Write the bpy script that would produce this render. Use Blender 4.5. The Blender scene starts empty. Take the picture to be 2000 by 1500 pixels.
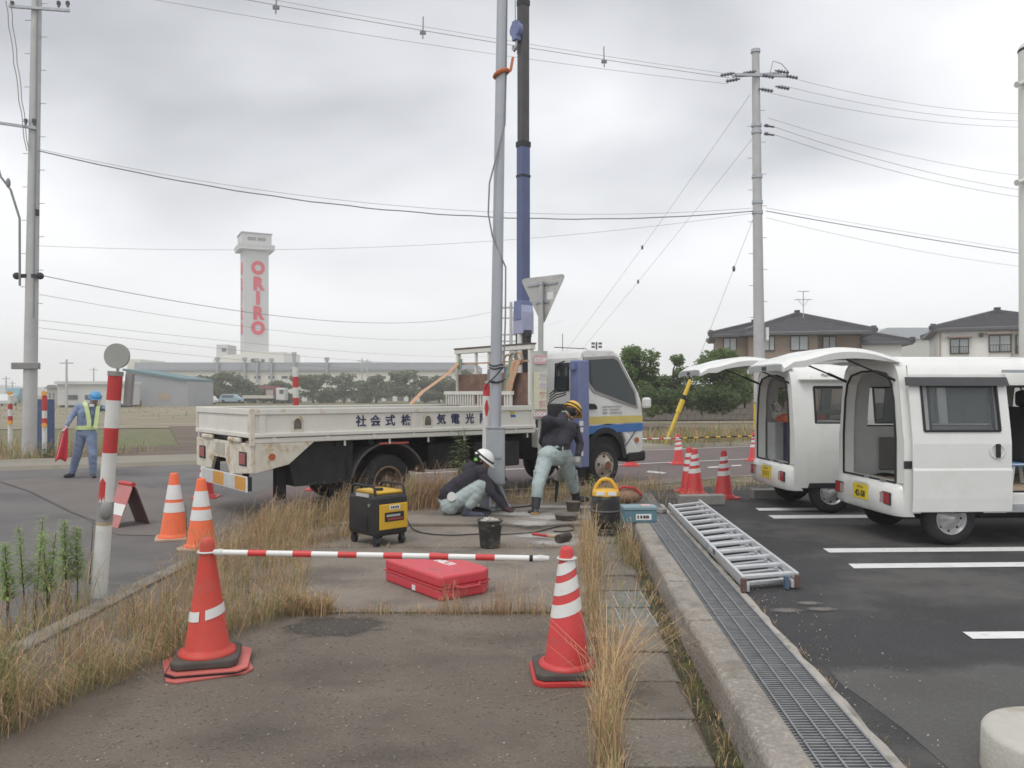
import bpy, bmesh, math, random
from mathutils import Vector, Matrix, Euler, noise
R = math.radians
V = Vector
S = bpy.context.scene
C = S.collection
rnd = random.Random(7)

# ------------------------------------------------------------------ camera
EYE = 1.58
F, HZ = 1556.0, 768.0            # focal length and horizon row of a 2000 px wide frame
cam = bpy.data.cameras.new('camera')
cam.sensor_width = 36.0
cam.lens = 36.0 * F / 2000.0
cam.shift_y = (HZ - 750.0) / 2000.0
cam.clip_start, cam.clip_end = 0.05, 4000.0
camo = bpy.data.objects.new('camera', cam)
C.objects.link(camo)
camo.location = (0, 0, EYE)
camo.rotation_euler = (R(90), 0, 0)
S.camera = camo

# ------------------------------------------------------------------ sky, sun, exposure
SUN_EL, SUN_AZ = R(58), R(215)
w = bpy.data.worlds.new('World'); S.world = w; w.use_nodes = True
nt = w.node_tree; nt.nodes.clear()
def wn(t, **k):
    n = nt.nodes.new(t)
    for a, b in k.items(): setattr(n, a, b)
    return n
def wl(a, b): nt.links.new(a, b)
out = wn('ShaderNodeOutputWorld')
sky = wn('ShaderNodeTexSky', sky_type='NISHITA', sun_disc=False, sun_elevation=SUN_EL, sun_rotation=SUN_AZ)
bg1 = wn('ShaderNodeBackground'); bg1.inputs[1].default_value = 0.10
wl(sky.outputs[0], bg1.inputs[0])
tc = wn('ShaderNodeTexCoord')
sep = wn('ShaderNodeSeparateXYZ'); wl(tc.outputs['Generated'], sep.inputs[0])
ab = wn('ShaderNodeMath', operation='ABSOLUTE'); wl(sep.outputs['Z'], ab.inputs[0])
ad = wn('ShaderNodeMath', operation='ADD'); wl(ab.outputs[0], ad.inputs[0]); ad.inputs[1].default_value = 0.30
dv = wn('ShaderNodeVectorMath', operation='DIVIDE'); wl(tc.outputs['Generated'], dv.inputs[0])
cb = wn('ShaderNodeCombineXYZ')
for i in range(3): wl(ad.outputs[0], cb.inputs[i])
wl(cb.outputs[0], dv.inputs[1])
mp = wn('ShaderNodeMapping'); wl(dv.outputs[0], mp.inputs[0])
mp.inputs['Location'].default_value = (0.35, 0.9, 0.0)
mp.inputs['Scale'].default_value = (1.0, 1.2, 0.6)
n1 = wn('ShaderNodeTexNoise'); wl(mp.outputs[0], n1.inputs['Vector'])
n1.inputs['Scale'].default_value = 1.0; n1.inputs['Detail'].default_value = 4.0
n1.inputs['Roughness'].default_value = 0.42; n1.inputs['Distortion'].default_value = 0.2
cr = wn('ShaderNodeValToRGB'); wl(n1.outputs[0], cr.inputs[0])
e = cr.color_ramp.elements
e[0].position, e[0].color = 0.39, (0.40, 0.41, 0.435, 1)
e[1].position, e[1].color = 0.60, (0.82, 0.83, 0.85, 1)
m_ = e.new(0.48); m_.color = (0.60, 0.61, 0.635, 1)
# overcast: the cloud layer is thin and bright towards the horizon, heavier and greyer aloft
zr = wn('ShaderNodeMapRange'); zr.interpolation_type = 'SMOOTHSTEP'; wl(ab.outputs[0], zr.inputs[0])
zr.inputs[1].default_value = 0.0; zr.inputs[2].default_value = 0.36; zr.inputs[3].default_value = 0.95; zr.inputs[4].default_value = 0.0
cm = wn('ShaderNodeMix', data_type='RGBA'); wl(zr.outputs[0], cm.inputs['Factor']); wl(cr.outputs[0], cm.inputs['A']); cm.inputs['B'].default_value = (0.86, 0.87, 0.885, 1)
bg2 = wn('ShaderNodeBackground'); wl(cm.outputs['Result'], bg2.inputs[0]); bg2.inputs[1].default_value = 1.0
mx = wn('ShaderNodeMixShader'); mx.inputs[0].default_value = 0.93
wl(bg1.outputs[0], mx.inputs[1]); wl(bg2.outputs[0], mx.inputs[2]); wl(mx.outputs[0], out.inputs[0])

sl = bpy.data.lights.new('sun', 'SUN'); sl.energy = 0.9; sl.angle = R(25); sl.color = (1.0, 0.97, 0.92)
so = bpy.data.objects.new('sun', sl); C.objects.link(so)
sd = V((math.sin(SUN_AZ) * math.cos(SUN_EL), math.cos(SUN_AZ) * math.cos(SUN_EL), math.sin(SUN_EL)))
so.rotation_euler = sd.to_track_quat('Z', 'Y').to_euler()
S.view_settings.view_transform = 'Standard'
S.view_settings.look = 'None'
S.view_settings.exposure = 0.47
S.view_settings.gamma = 1.0
S.view_settings.use_curve_mapping = False
S.render.engine = 'CYCLES'
S.cycles.use_denoising = True
S.cycles.filter_width = 1.6
S.cycles.max_bounces = 6
S.cycles.transparent_max_bounces = 12

# ------------------------------------------------------------------ helpers
RZ = -0.10                       # road level, the pavement is at 0
def gp(px, py, z=0.0):
    d = (EYE - z) * F / (py - HZ)
    return V(((px - 1000) / F * d, d, z))
def at(px, py, d):
    return V(((px - 1000) / F * d, d, EYE - (py - HZ) / F * d))

MATS = {}
def pm(name, col, rough=0.6, metal=0.0, var=0.10, scale=6.0, bump=0.0, bscale=60.0, dirt=None, dsc=2.5, dlo=0.52, dhi=0.68,
       spec=0.5, island=0.0, speck=None, trans=0.0):
    """procedural material: base colour with broad variation, optional dirt patches, fine speckle and bump"""
    if name in MATS: return MATS[name]
    m = bpy.data.materials.new(name); m.use_nodes = True
    t = m.node_tree; b = t.nodes['Principled BSDF']
    def N(k, **kw):
        n = t.nodes.new(k)
        for a, c in kw.items(): setattr(n, a, c)
        return n
    L = t.links.new
    b.inputs['Roughness'].default_value = rough; b.inputs['Metallic'].default_value = metal
    b.inputs['Specular IOR Level'].default_value = spec
    co = N('ShaderNodeTexCoord')
    nz = N('ShaderNodeTexNoise'); nz.inputs['Scale'].default_value = scale; nz.inputs['Detail'].default_value = 6; nz.inputs['Roughness'].default_value = .6
    L(co.outputs['Object'], nz.inputs['Vector'])
    mr = N('ShaderNodeMapRange'); mr.inputs[1].default_value = .3; mr.inputs[2].default_value = .7
    mr.inputs[3].default_value = 1 - var; mr.inputs[4].default_value = 1 + var
    L(nz.outputs[0], mr.inputs[0])
    hv = N('ShaderNodeHueSaturation'); hv.inputs['Color'].default_value = (*col, 1)
    L(mr.outputs[0], hv.inputs['Value'])
    cur = hv.outputs[0]
    if island:
        g = N('ShaderNodeNewGeometry')
        r2 = N('ShaderNodeMapRange'); r2.inputs[3].default_value = 1 - island; r2.inputs[4].default_value = 1 + island
        L(g.outputs['Random Per Island'], r2.inputs[0])
        h2 = N('ShaderNodeHueSaturation'); L(cur, h2.inputs['Color']); L(r2.outputs[0], h2.inputs['Value'])
        r3 = N('ShaderNodeMapRange'); r3.inputs[3].default_value = .5 - island * .045; r3.inputs[4].default_value = .5 + island * .03
        L(g.outputs['Random Per Island'], r3.inputs[0]); L(r3.outputs[0], h2.inputs['Hue'])
        cur = h2.outputs[0]
    if speck:
        sc, amt, c2 = speck
        vz = N('ShaderNodeTexNoise'); vz.inputs['Scale'].default_value = sc; vz.inputs['Detail'].default_value = 4; vz.inputs['Roughness'].default_value = .7
        L(co.outputs['Object'], vz.inputs['Vector'])
        rr = N('ShaderNodeMapRange'); rr.inputs[1].default_value = .50; rr.inputs[2].default_value = .66; rr.inputs[4].default_value = amt
        L(vz.outputs[0], rr.inputs[0])
        mi = N('ShaderNodeMix', data_type='RGBA'); L(rr.outputs[0], mi.inputs['Factor'])
        L(cur, mi.inputs['A']); mi.inputs['B'].default_value = (*c2, 1); cur = mi.outputs['Result']
    if dirt:
        dz = N('ShaderNodeTexNoise'); dz.inputs['Scale'].default_value = dsc; dz.inputs['Detail'].default_value = 8; dz.inputs['Roughness'].default_value = .65
        L(co.outputs['Object'], dz.inputs['Vector'])
        rr = N('ShaderNodeMapRange'); rr.inputs[1].default_value = dlo; rr.inputs[2].default_value = dhi
        L(dz.outputs[0], rr.inputs[0])
        mi = N('ShaderNodeMix', data_type='RGBA'); L(rr.outputs[0], mi.inputs['Factor'])
        L(cur, mi.inputs['A']); mi.inputs['B'].default_value = (*dirt, 1); cur = mi.outputs['Result']
    L(cur, b.inputs['Base Color'])
    if bump:
        bz = N('ShaderNodeTexNoise'); bz.inputs['Scale'].default_value = bscale; bz.inputs['Detail'].default_value = 5
        L(co.outputs['Object'], bz.inputs['Vector'])
        bp = N('ShaderNodeBump'); bp.inputs['Strength'].default_value = bump; bp.inputs['Distance'].default_value = .02
        L(bz.outputs[0], bp.inputs['Height']); L(bp.outputs[0], b.inputs['Normal'])
    if trans:
        b.inputs['Transmission Weight'].default_value = trans
    MATS[name] = m
    return m

def translucent(m, amt=.4):
    """thin leaves let part of the light through"""
    t = m.node_tree; b = t.nodes['Principled BSDF']; o = t.nodes['Material Output']
    tr = t.nodes.new('ShaderNodeBsdfTranslucent'); mx = t.nodes.new('ShaderNodeMixShader'); mx.inputs[0].default_value = amt
    t.links.new(b.inputs['Base Color'].links[0].from_socket, tr.inputs[0]); t.links.new(b.outputs[0], mx.inputs[1]); t.links.new(tr.outputs[0], mx.inputs[2]); t.links.new(mx.outputs[0], o.inputs[0])
    return m
def glassy(name, tint, alpha, rough=.06):
    """thin window glass: see-through share plus clear reflection"""
    if name in MATS: return MATS[name]
    m = bpy.data.materials.new(name); m.use_nodes = True
    t = m.node_tree; b = t.nodes['Principled BSDF']
    b.inputs['Base Color'].default_value = (*tint, 1); b.inputs['Roughness'].default_value = rough
    nz = t.nodes.new('ShaderNodeTexNoise'); nz.inputs['Scale'].default_value = 3
    mr = t.nodes.new('ShaderNodeMapRange'); mr.inputs[3].default_value = max(alpha - .06, 0); mr.inputs[4].default_value = min(alpha + .06, 1)
    t.links.new(nz.outputs[0], mr.inputs[0]); t.links.new(mr.outputs[0], b.inputs['Alpha'])
    MATS[name] = m
    return m

class MB:
    """collects shapes for ONE mesh object"""
    def __init__(s): s.v = []; s.f = []; s.mi = []; s.sm = []; s.M = Matrix.Identity(4)
    def add(s, vs, fs, m=0, sm=False):
        o = len(s.v)
        s.v += [s.M @ V(p) for p in vs]
        for f in fs:
            s.f.append([o + i for i in f]); s.mi.append(m); s.sm.append(sm)
        return s
    def box(s, c, d, rz=0, m=0, T=None):
        x, y, z = d[0] / 2, d[1] / 2, d[2] / 2
        vs = [V((a, b, e)) for e in (-z, z) for a, b in ((-x, -y), (x, -y), (x, y), (-x, y))]
        if T is not None: vs = [T @ p for p in vs]
        if rz:
            q = Matrix.Rotation(rz, 3, 'Z'); vs = [q @ p for p in vs]
        vs = [p + V(c) for p in vs]
        return s.add(vs, [(3, 2, 1, 0), (4, 5, 6, 7), (0, 1, 5, 4), (1, 2, 6, 5), (2, 3, 7, 6), (3, 0, 4, 7)], m)
    def b2(s, a, b, m=0):
        a, b = V(a), V(b); return s.box((a + b) / 2, [abs(q) for q in (b - a)], 0, m)
    def bar(s, p, q, wd, ht, m=0):
        """rectangular bar from p to q"""
        p, q = V(p), V(q); d = q - p; L = d.length; d.normalize()
        up = V((0, 0, 1)) if abs(d.z) < .98 else V((1, 0, 0))
        x = d.cross(up).normalized(); y = x.cross(d).normalized()
        vs = [o + x * a * wd / 2 + y * b * ht / 2 for o in (p, q) for a, b in ((-1, -1), (1, -1), (1, 1), (-1, 1))]
        return s.add(vs, [(3, 2, 1, 0), (4, 5, 6, 7), (0, 1, 5, 4), (1, 2, 6, 5), (2, 3, 7, 6), (3, 0, 4, 7)], m)
    def cyl(s, p, q, r0, r1=None, n=12, m=0, caps=True, sm=True):
        r1 = r0 if r1 is None else r1
        p, q = V(p), V(q); d = (q - p).normalized()
        up = V((0, 0, 1)) if abs(d.z) < .9 else V((1, 0, 0))
        x = d.cross(up).normalized(); y = d.cross(x).normalized()
        vs = [o + (x * math.cos(6.2831853 * i / n) + y * math.sin(6.2831853 * i / n)) * r for o, r in ((p, r0), (q, r1)) for i in range(n)]
        s.add(vs, [(i, (i + 1) % n, n + (i + 1) % n, n + i) for i in range(n)], m, sm)
        if caps: s.add(vs, [list(range(n))[::-1], list(range(n, 2 * n))], m)
        return s
    def tube(s, pts, r, n=6, m=0, caps=True):
        pts = [V(p) for p in pts]; k = len(pts)
        rr = r if isinstance(r, (list, tuple)) else [r] * k
        vs = []; x = None
        for i, p in enumerate(pts):
            d = (pts[min(i + 1, k - 1)] - pts[max(i - 1, 0)]).normalized()
            if x is None:
                up = V((0, 0, 1)) if abs(d.z) < .9 else V((1, 0, 0)); x = d.cross(up).normalized()
            else: x = (x - d * x.dot(d)).normalized()
            y = d.cross(x)
            vs += [p + (x * math.cos(6.2831853 * j / n) + y * math.sin(6.2831853 * j / n)) * rr[i] for j in range(n)]
        s.add(vs, [(i * n + j, i * n + (j + 1) % n, (i + 1) * n + (j + 1) % n, (i + 1) * n + j) for i in range(k - 1) for j in range(n)], m, True)
        if caps: s.add(vs[:n] + vs[-n:], [list(range(n))[::-1], list(range(n, 2 * n))], m)
        return s
    def lathe(s, prof, c=(0, 0, 0), n=24, m=0, sm=True, T=None, a0=0, a1=6.2831853):
        full = abs(a1 - a0) > 6.28; k = n if full else n + 1
        vs = []
        for r, z in prof:
            for i in range(k):
                a = a0 + (a1 - a0) * i / n
                p = V((r * math.cos(a), r * math.sin(a), z))
                if T is not None: p = T @ p
                vs.append(p + V(c))
        fs = [(j * k + i, j * k + (i + 1) % k, (j + 1) * k + (i + 1) % k, (j + 1) * k + i) for j in range(len(prof) - 1) for i in range(n)]
        return s.add(vs, fs, m, sm)
    def prism(s, poly, o, ax, ay, az, h, m=0, caps=True):
        """2D polygon in the (ax, ay) plane at o, extruded h along az"""
        o, ax, ay, az = V(o), V(ax), V(ay), V(az); n = len(poly)
        vs = [o + ax * a + ay * b for a, b in poly]; vs += [p + az * h for p in vs]
        fs = [(i, (i + 1) % n, n + (i + 1) % n, n + i) for i in range(n)]
        if caps: fs += [list(range(n))[::-1], list(range(n, 2 * n))]
        return s.add(vs, fs, m)
    def sph(s, c, r, n=14, k=8, m=0, T=None, z0=-1, z1=1):
        r = (r, r, r) if not isinstance(r, (tuple, list)) else r
        c = V(c); vs = []; 
        for j in range(k + 1):
            t = math.asin(z0) + (math.asin(z1) - math.asin(z0)) * j / k
            for i in range(n):
                a = 6.2831853 * i / n
                p = V((r[0] * math.cos(t) * math.cos(a), r[1] * math.cos(t) * math.sin(a), r[2] * math.sin(t)))
                if T is not None: p = T @ p
                vs.append(c + p)
        return s.add(vs, [(j * n + i, j * n + (i + 1) % n, (j + 1) * n + (i + 1) % n, (j + 1) * n + i) for j in range(k) for i in range(n)], m, True)
    def poly(s, pts, m=0): return s.add(pts, [list(range(len(pts)))], m)
    def build(s, name, mats, parent=None, bev=0.0, loc=None, label=None, cat=None, group=None, kind=None, recalc=True, seg=2):
        me = bpy.data.meshes.new(name)
        me.from_pydata([tuple(p) for p in s.v], [], s.f)
        for mt in (mats if isinstance(mats, (list, tuple)) else [mats]): me.materials.append(mt)
        me.polygons.foreach_set('material_index', s.mi); me.polygons.foreach_set('use_smooth', s.sm)
        if recalc:
            bm = bmesh.new(); bm.from_mesh(me); bmesh.ops.recalc_face_normals(bm, faces=bm.faces); bm.to_mesh(me); bm.free()
        me.update()
        o = bpy.data.objects.new(name, me); C.objects.link(o)
        if parent is not None: o.parent = parent
        if loc is not None: o.location = loc
        if bev:
            b = o.modifiers.new('bevel', 'BEVEL'); b.width = bev; b.segments = seg; b.limit_method = 'ANGLE'; b.angle_limit = R(40)
        tag(o, label, cat, group, kind)
        return o
def tag(o, label=None, cat=None, group=None, kind=None):
    if label: o['label'] = label
    if cat: o['category'] = cat
    if group: o['group'] = group
    if kind: o['kind'] = kind
    return o
def thing(name, label, cat, loc=(0, 0, 0), rz=0.0, group=None, rot=None):
    o = bpy.data.objects.new(name, None); o.empty_display_size = .2; C.objects.link(o)
    o.location = loc; o.rotation_euler = rot if rot is not None else (0, 0, rz)
    return tag(o, label, cat, group)
def copy_tree(o, parent=None):
    c = o.copy(); C.objects.link(c); c.parent = parent
    for ch in list(o.children): copy_tree(ch, c)
    return c
def put(root, loc, rz=0.0, label=None, rot=None):
    c = copy_tree(root); c.location = loc; c.rotation_euler = rot if rot is not None else (0, 0, rz)
    if label: c['label'] = label
    return c
def txt(body, size, mat, parent, loc, rot, name='lettering', ext=.002, sx=1.0, bold=0.0, sp=1.0):
    cu = bpy.data.curves.new('t', 'FONT'); cu.body = body; cu.size = size; cu.extrude = ext; cu.offset = bold
    cu.align_x = 'CENTER'; cu.align_y = 'CENTER'; cu.space_character = sp; cu.resolution_u = 3
    o = bpy.data.objects.new('t', cu); C.objects.link(o)
    dg = bpy.context.evaluated_depsgraph_get()
    me = bpy.data.meshes.new_from_object(o.evaluated_get(dg))
    bpy.data.objects.remove(o); bpy.data.curves.remove(cu)
    me.materials.clear(); me.materials.append(mat)
    t = bpy.data.objects.new(name, me); C.objects.link(t)
    t.parent = parent; t.location = loc; t.rotation_euler = rot; t.scale = (sx, 1, 1)
    return t

# ------------------------------------------------------------------ shared materials
WHITE = pm('white_paint', (.76, .76, .73), .35, var=.04)
VANW = pm('van_paint', (.78, .78, .75), .2, var=.04, scale=2, spec=.6, dirt=(.66, .65, .60), dsc=1.6, dlo=.5, dhi=.75)
BLACK = pm('black_rubber', (.018, .018, .02), .7, var=.25)
DARK = pm('dark_steel', (.03, .03, .034), .6, var=.3)
TYRE = pm('tyre_rubber', (.022, .022, .024), .85, var=.25, dirt=(.07, .06, .05), dsc=9, dlo=.55, dhi=.8)
STEEL = pm('galvanised_steel', (.42, .44, .46), .42, .65, var=.12, scale=9)
ALU = pm('aluminium', (.66, .67, .68), .38, .35, var=.08, scale=14, dirt=(.42, .38, .33), dsc=10, dlo=.6, dhi=.8)
REDP = pm('red_plastic', (.60, .05, .05), .45, var=.08, dirt=(.40, .09, .08), dsc=9, dlo=.54, dhi=.70)
REDC = pm('red_paint', (.50, .04, .04), .5, var=.12)
ORNG = pm('orange_plastic', (.82, .15, .05), .5, var=.07, dirt=(.55, .16, .08), dsc=9, dlo=.56, dhi=.74)
REFL = pm('white_reflective_tape', (.74, .74, .72), .35, var=.05, dirt=(.5, .48, .45), dsc=14, dlo=.6, dhi=.8)
CONC = pm('concrete', (.33, .31, .28), .9, var=.16, scale=3, bump=.35, bscale=90, speck=(120, .5, (.2, .19, .17)))
POLEC = pm('pole_concrete', (.49, .49, .485), .85, var=.10, scale=2, speck=(60, .3, (.33, .32, .31)))
YEL = pm('yellow_plastic', (.72, .42, .02), .4, var=.06)
RUST = pm('rust', (.22, .10, .05), .85, var=.3, scale=12)
GLASSD = pm('dark_glass', (.03, .035, .04), .06, var=.1, spec=.8)
WIRE = pm('cable_sheath', (.25, .25, .255), .6, var=.1)
CERAM = pm('insulator', (.12, .12, .13), .4, var=.1)
# ================================================================== ground, roads, pavement, parking lot
GRASSY = pm('field_soil', (.17, .135, .085), .95, var=.30, scale=.9, bump=.5, bscale=8, dirt=(.12, .14, .055), dsc=.09, dlo=.46, dhi=.62)
mb = MB(); mb.poly([(-620, -60, -.16), (620, -60, -.16), (620, 900, -.16), (-620, 900, -.16)])
mb.build('ground', GRASSY, kind='structure', label='flat field of dry grass and soil running to the horizon')

ASPH = pm('road_asphalt', (.135, .125, .122), .88, var=.13, scale=.8, bump=.3, bscale=160, speck=(220, .35, (.20, .19, .18)), dirt=(.085, .08, .08), dsc=.5, dlo=.50, dhi=.66)
ASPH2 = pm('patched_asphalt', (.150, .130, .120), .9, var=.12, scale=1.2, bump=.3, bscale=160, speck=(200, .4, (.23, .21, .20)))
ASPHR = pm('reddish_asphalt', (.135, .105, .10), .88, var=.10, scale=.7, bump=.25, bscale=160, speck=(200, .3, (.21, .18, .17)))
ASPHL = pm('lot_asphalt', (.046, .045, .048), .85, var=.2, scale=1.0, bump=.7, bscale=170, speck=(60, .7, (.095, .092, .09)), dirt=(.105, .10, .095), dsc=.35, dlo=.50, dhi=.58)
WALK = pm('old_pavement', (.198, .166, .132), .93, var=.26, scale=1.3, bump=.8, bscale=150, speck=(60, .6, (.30, .262, .215)), dirt=(.125, .105, .085), dsc=2.6, dlo=.48, dhi=.74)
SLAB = pm('weathered_concrete', (.235, .203, .168), .93, var=.18, scale=1.8, bump=.6, bscale=120, speck=(45, .6, (.29, .26, .22)), dirt=(.135, .115, .095), dsc=1.7, dlo=.5, dhi=.7)
u = V((.911, .411, 0)); nn = V((-.411, .911, 0))
def rd(a, b, z): p = u * a + nn * b; return (p.x, p.y, z)
CURVE = [(-3.1, -6), (-3.1, 6.5), (-3.05, 8.0), (-2.8, 9.3), (-2.2, 10.4), (-1.2, 11.3), (0, 12.0), (1.2, 12.85), (2.4, 13.75), (4.0, 14.95)]
def road_near(x): return (12.3 + .411 * x) / .911
# the carriageway: main road band joined to the side road at the left
NR = [(-90, -6), (-30, -6)] + CURVE + [(60, road_near(60))]
FR = [(-90, 12), (-40, 20), (-15.77, 15.03)] + [rd(a_, 20.2, 0)[:2] for a_ in (-5, -4, -2.8, -1.2, .5, 2, 3.5, 5, 7)] + [rd(90, 20.2, 0)[:2]]
NR, FR = NR[:len(FR)], FR
mb = MB()
for i in range(len(FR) - 1): mb.poly([(*NR[i], RZ), (*NR[i + 1], RZ), (*FR[i + 1], RZ), (*FR[i], RZ)])
mb.poly([(-15.77, 15.03, RZ), (-19.6, 30, RZ), (-44, 30, RZ), (-40, 20, RZ)]); mb.poly([(-19.6, 30, RZ), (-38.6, 60, RZ), (-54, 60, RZ), (-44, 30, RZ)])
mb.build('road', ASPH, kind='structure', label='grey asphalt road junction')
mb = MB(); mb.poly([(-37.9, 59, RZ + .001), (-53, 59, RZ + .001), (-292, 420, RZ + .001), (-274, 420, RZ + .001)]); mb.build('road', ASPH, kind='structure', label='far straight road at the left')
mb = MB(); mb.poly([rd(1.2, 12.45, RZ + .005), rd(90, 12.45, RZ + .005), rd(90, 20.15, RZ + .005), rd(3.5, 20.15, RZ + .005)])
mb.build('road_surface', ASPHR, kind='structure', label='reddish asphalt of the road behind the truck')
P = [gp(0, 940, RZ), gp(60, 934, RZ), gp(190, 935, RZ), gp(330, 960, RZ), gp(560, 985, RZ), gp(420, 1050, RZ), gp(230, 1045, RZ), gp(140, 1000, RZ), gp(60, 960, RZ)]
mb = MB(); mb.poly([(p.x, p.y, RZ + .006) for p in P]); mb.build('road_patch', ASPH2, kind='structure', label='lighter brown asphalt repair patch at the road mouth')
SEAM = pm('tar_seam', (.075, .07, .07), .9)
mb = MB(); L_ = [gp(0, 941, RZ), gp(60, 961, RZ), gp(140, 1001, RZ), gp(190, 1020, RZ)]
for a, b in zip(L_, L_[1:]): mb.bar(a + V((0, 0, .006)), b + V((0, 0, .006)), .035, .004)
mb.build('tar_seam', SEAM, kind='structure')
# road markings
PAINT = pm('road_paint', (.55, .54, .51), .8, var=.12, scale=5, dirt=(.2, .18, .17), dsc=6, dlo=.58, dhi=.72)
def strip(a0, a1, b, wd, nm='road_marking'):
    m = MB(); m.poly([rd(a0, b - wd / 2, RZ + .010), rd(a1, b - wd / 2, RZ + .010), rd(a1, b + wd / 2, RZ + .010), rd(a0, b + wd / 2, RZ + .010)])
    return m.build(nm, PAINT, kind='structure')
strip(5.5, 80, 12.62, .12); strip(5, 80, 16.0, .12); strip(3, 80, 19.75, .13)
# worn arrow marking on the road beyond the truck
for k, (pp) in enumerate([[(1262, 923), (1268, 920), (1303, 924), (1296, 926), (1283, 925)], [(1380, 913), (1407, 911), (1407, 913.5), (1386, 915)], [(1427, 909.5), (1448, 908.5), (1448, 910.5), (1430, 911.5)]]):
    m = MB(); m.poly([tuple(gp(a, b, RZ) + V((0, 0, .010))) for a, b in pp]); m.build('road_arrow', PAINT, kind='structure')
# the near pavement
def kx(y): return .061 * y            # the kerb line runs 3.5 degrees to the right of straight ahead
lot = lambda x: (10.85 + .411 * x) / .911
poly = [(x, y, 0) for x, y in CURVE] + [(60, road_near(60), 0), (60, lot(60), 0), (1.40 + kx(12), lot(1.40 + kx(12)), 0), (1.40 + kx(-6), -6, 0)]
mb = MB(); mb.poly(poly); walk = mb.build('pavement', WALK, kind='structure', label='worn brown pavement in the foreground')
# concrete slabs of the pavement behind the crack
def slab(y0, y1, xl0, xl1, z, mat=SLAB, name='pavement_slab'):
    m = MB(); a = .27
    pl = [(xl0, y0), (a + kx(y0) - .02, y0), (a + kx(y1) - .02, y1), (xl1, y1)]
    m.prism(pl, (0, 0, .001), (1, 0, 0), (0, 1, 0), (0, 0, 1), z)
    return m.build(name, mat, walk, bev=.006)
slab(5.72, 8.08, -2.55, -2.5, .010); slab(8.10, 9.36, -2.45, -2.25, .011)
slab(9.38, 11.0, -2.1, -1.2, .045, SLAB)
# round patch and drilling dust: worn spots with soft irregular edges
def soft_spot(name, col, c, rx, ry, z, dens=1.0, sc=5.0, hard=.35):
    m = bpy.data.materials.get(name + '_mat')
    if m is None:
        m = bpy.data.materials.new(name + '_mat'); m.use_nodes = True; t = m.node_tree; b = t.nodes['Principled BSDF']; L = t.links.new
        b.inputs['Roughness'].default_value = .95; co = t.nodes.new('ShaderNodeTexCoord')
        g1 = t.nodes.new('ShaderNodeVectorMath'); g1.operation = 'LENGTH'; L(co.outputs['Object'], g1.inputs[0])
        nz = t.nodes.new('ShaderNodeTexNoise'); nz.inputs['Scale'].default_value = sc; nz.inputs['Detail'].default_value = 8; nz.inputs['Roughness'].default_value = .7; L(co.outputs['Object'], nz.inputs['Vector'])
        ad_ = t.nodes.new('ShaderNodeMath'); ad_.operation = 'MULTIPLY_ADD'; L(nz.outputs[0], ad_.inputs[0]); ad_.inputs[1].default_value = 1.3; L(g1.outputs['Value'], ad_.inputs[2])
        mr = t.nodes.new('ShaderNodeMapRange'); mr.inputs[1].default_value = 1.52; mr.inputs[2].default_value = 1.52 - hard; mr.inputs[4].default_value = dens; L(ad_.outputs[0], mr.inputs[0]); L(mr.outputs[0], b.inputs['Alpha'])
        n2 = t.nodes.new('ShaderNodeTexNoise'); n2.inputs['Scale'].default_value = 22; n2.inputs['Detail'].default_value = 5; L(co.outputs['Object'], n2.inputs['Vector'])
        hv = t.nodes.new('ShaderNodeHueSaturation'); hv.inputs['Color'].default_value = (*col, 1); m2 = t.nodes.new('ShaderNodeMapRange'); m2.inputs[1].default_value = .3; m2.inputs[2].default_value = .7; m2.inputs[3].default_value = .75; m2.inputs[4].default_value = 1.25
        L(n2.outputs[0], m2.inputs[0]); L(m2.outputs[0], hv.inputs['Value']); L(hv.outputs[0], b.inputs['Base Color'])
    mb = MB(); mb.poly([(1.1 * math.cos(t * .3927), 1.1 * math.sin(t * .3927), 0) for t in range(16)])
    o = mb.build(name, m, walk, loc=(c.x, c.y, z)); o.scale = (rx, ry, 1); return o
soft_spot('round_patch', (.075, .066, .057), gp(655, 1224), .42, .27, .0030, .9, 2.2, .3)
for k, (px, py, rx, ry) in enumerate([(1010, 1010, .55, .3), (1080, 1018, .5, .3), (1040, 1030, .4, .3), (1095, 1062, .45, .32), (1060, 1050, .5, .25), (1100, 998, .6, .2)]):
    soft_spot('dust_patch', (.50, .48, .45), gp(px, py), rx, ry, (.0475 if py < 1032 else .0135) + .002 * k, .75, 3.0, .55)
for k, (px, py, rx, ry) in enumerate([(760, 1400, .5, .35), (560, 1380, .4, .3), (900, 1290, .6, .25), (950, 1430, .4, .3), (850, 1110, .5, .35)]):
    soft_spot('pale_stain', (.20, .175, .145), gp(px, py), rx, ry, .003 + .001 * k if py > 1200 else .013, .25, 1.6, .7)
for k, (px, py, rx, ry) in enumerate([(640, 1310, .55, .4), (1000, 1250, .5, .25), (480, 1440, .5, .3), (780, 1480, .5, .2), (640, 1120, .5, .4)]):
    soft_spot('dark_stain', (.07, .06, .052), gp(px, py), rx, ry, .0035 + .001 * k if py > 1200 else .0138, .22, 1.6, .7)
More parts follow.
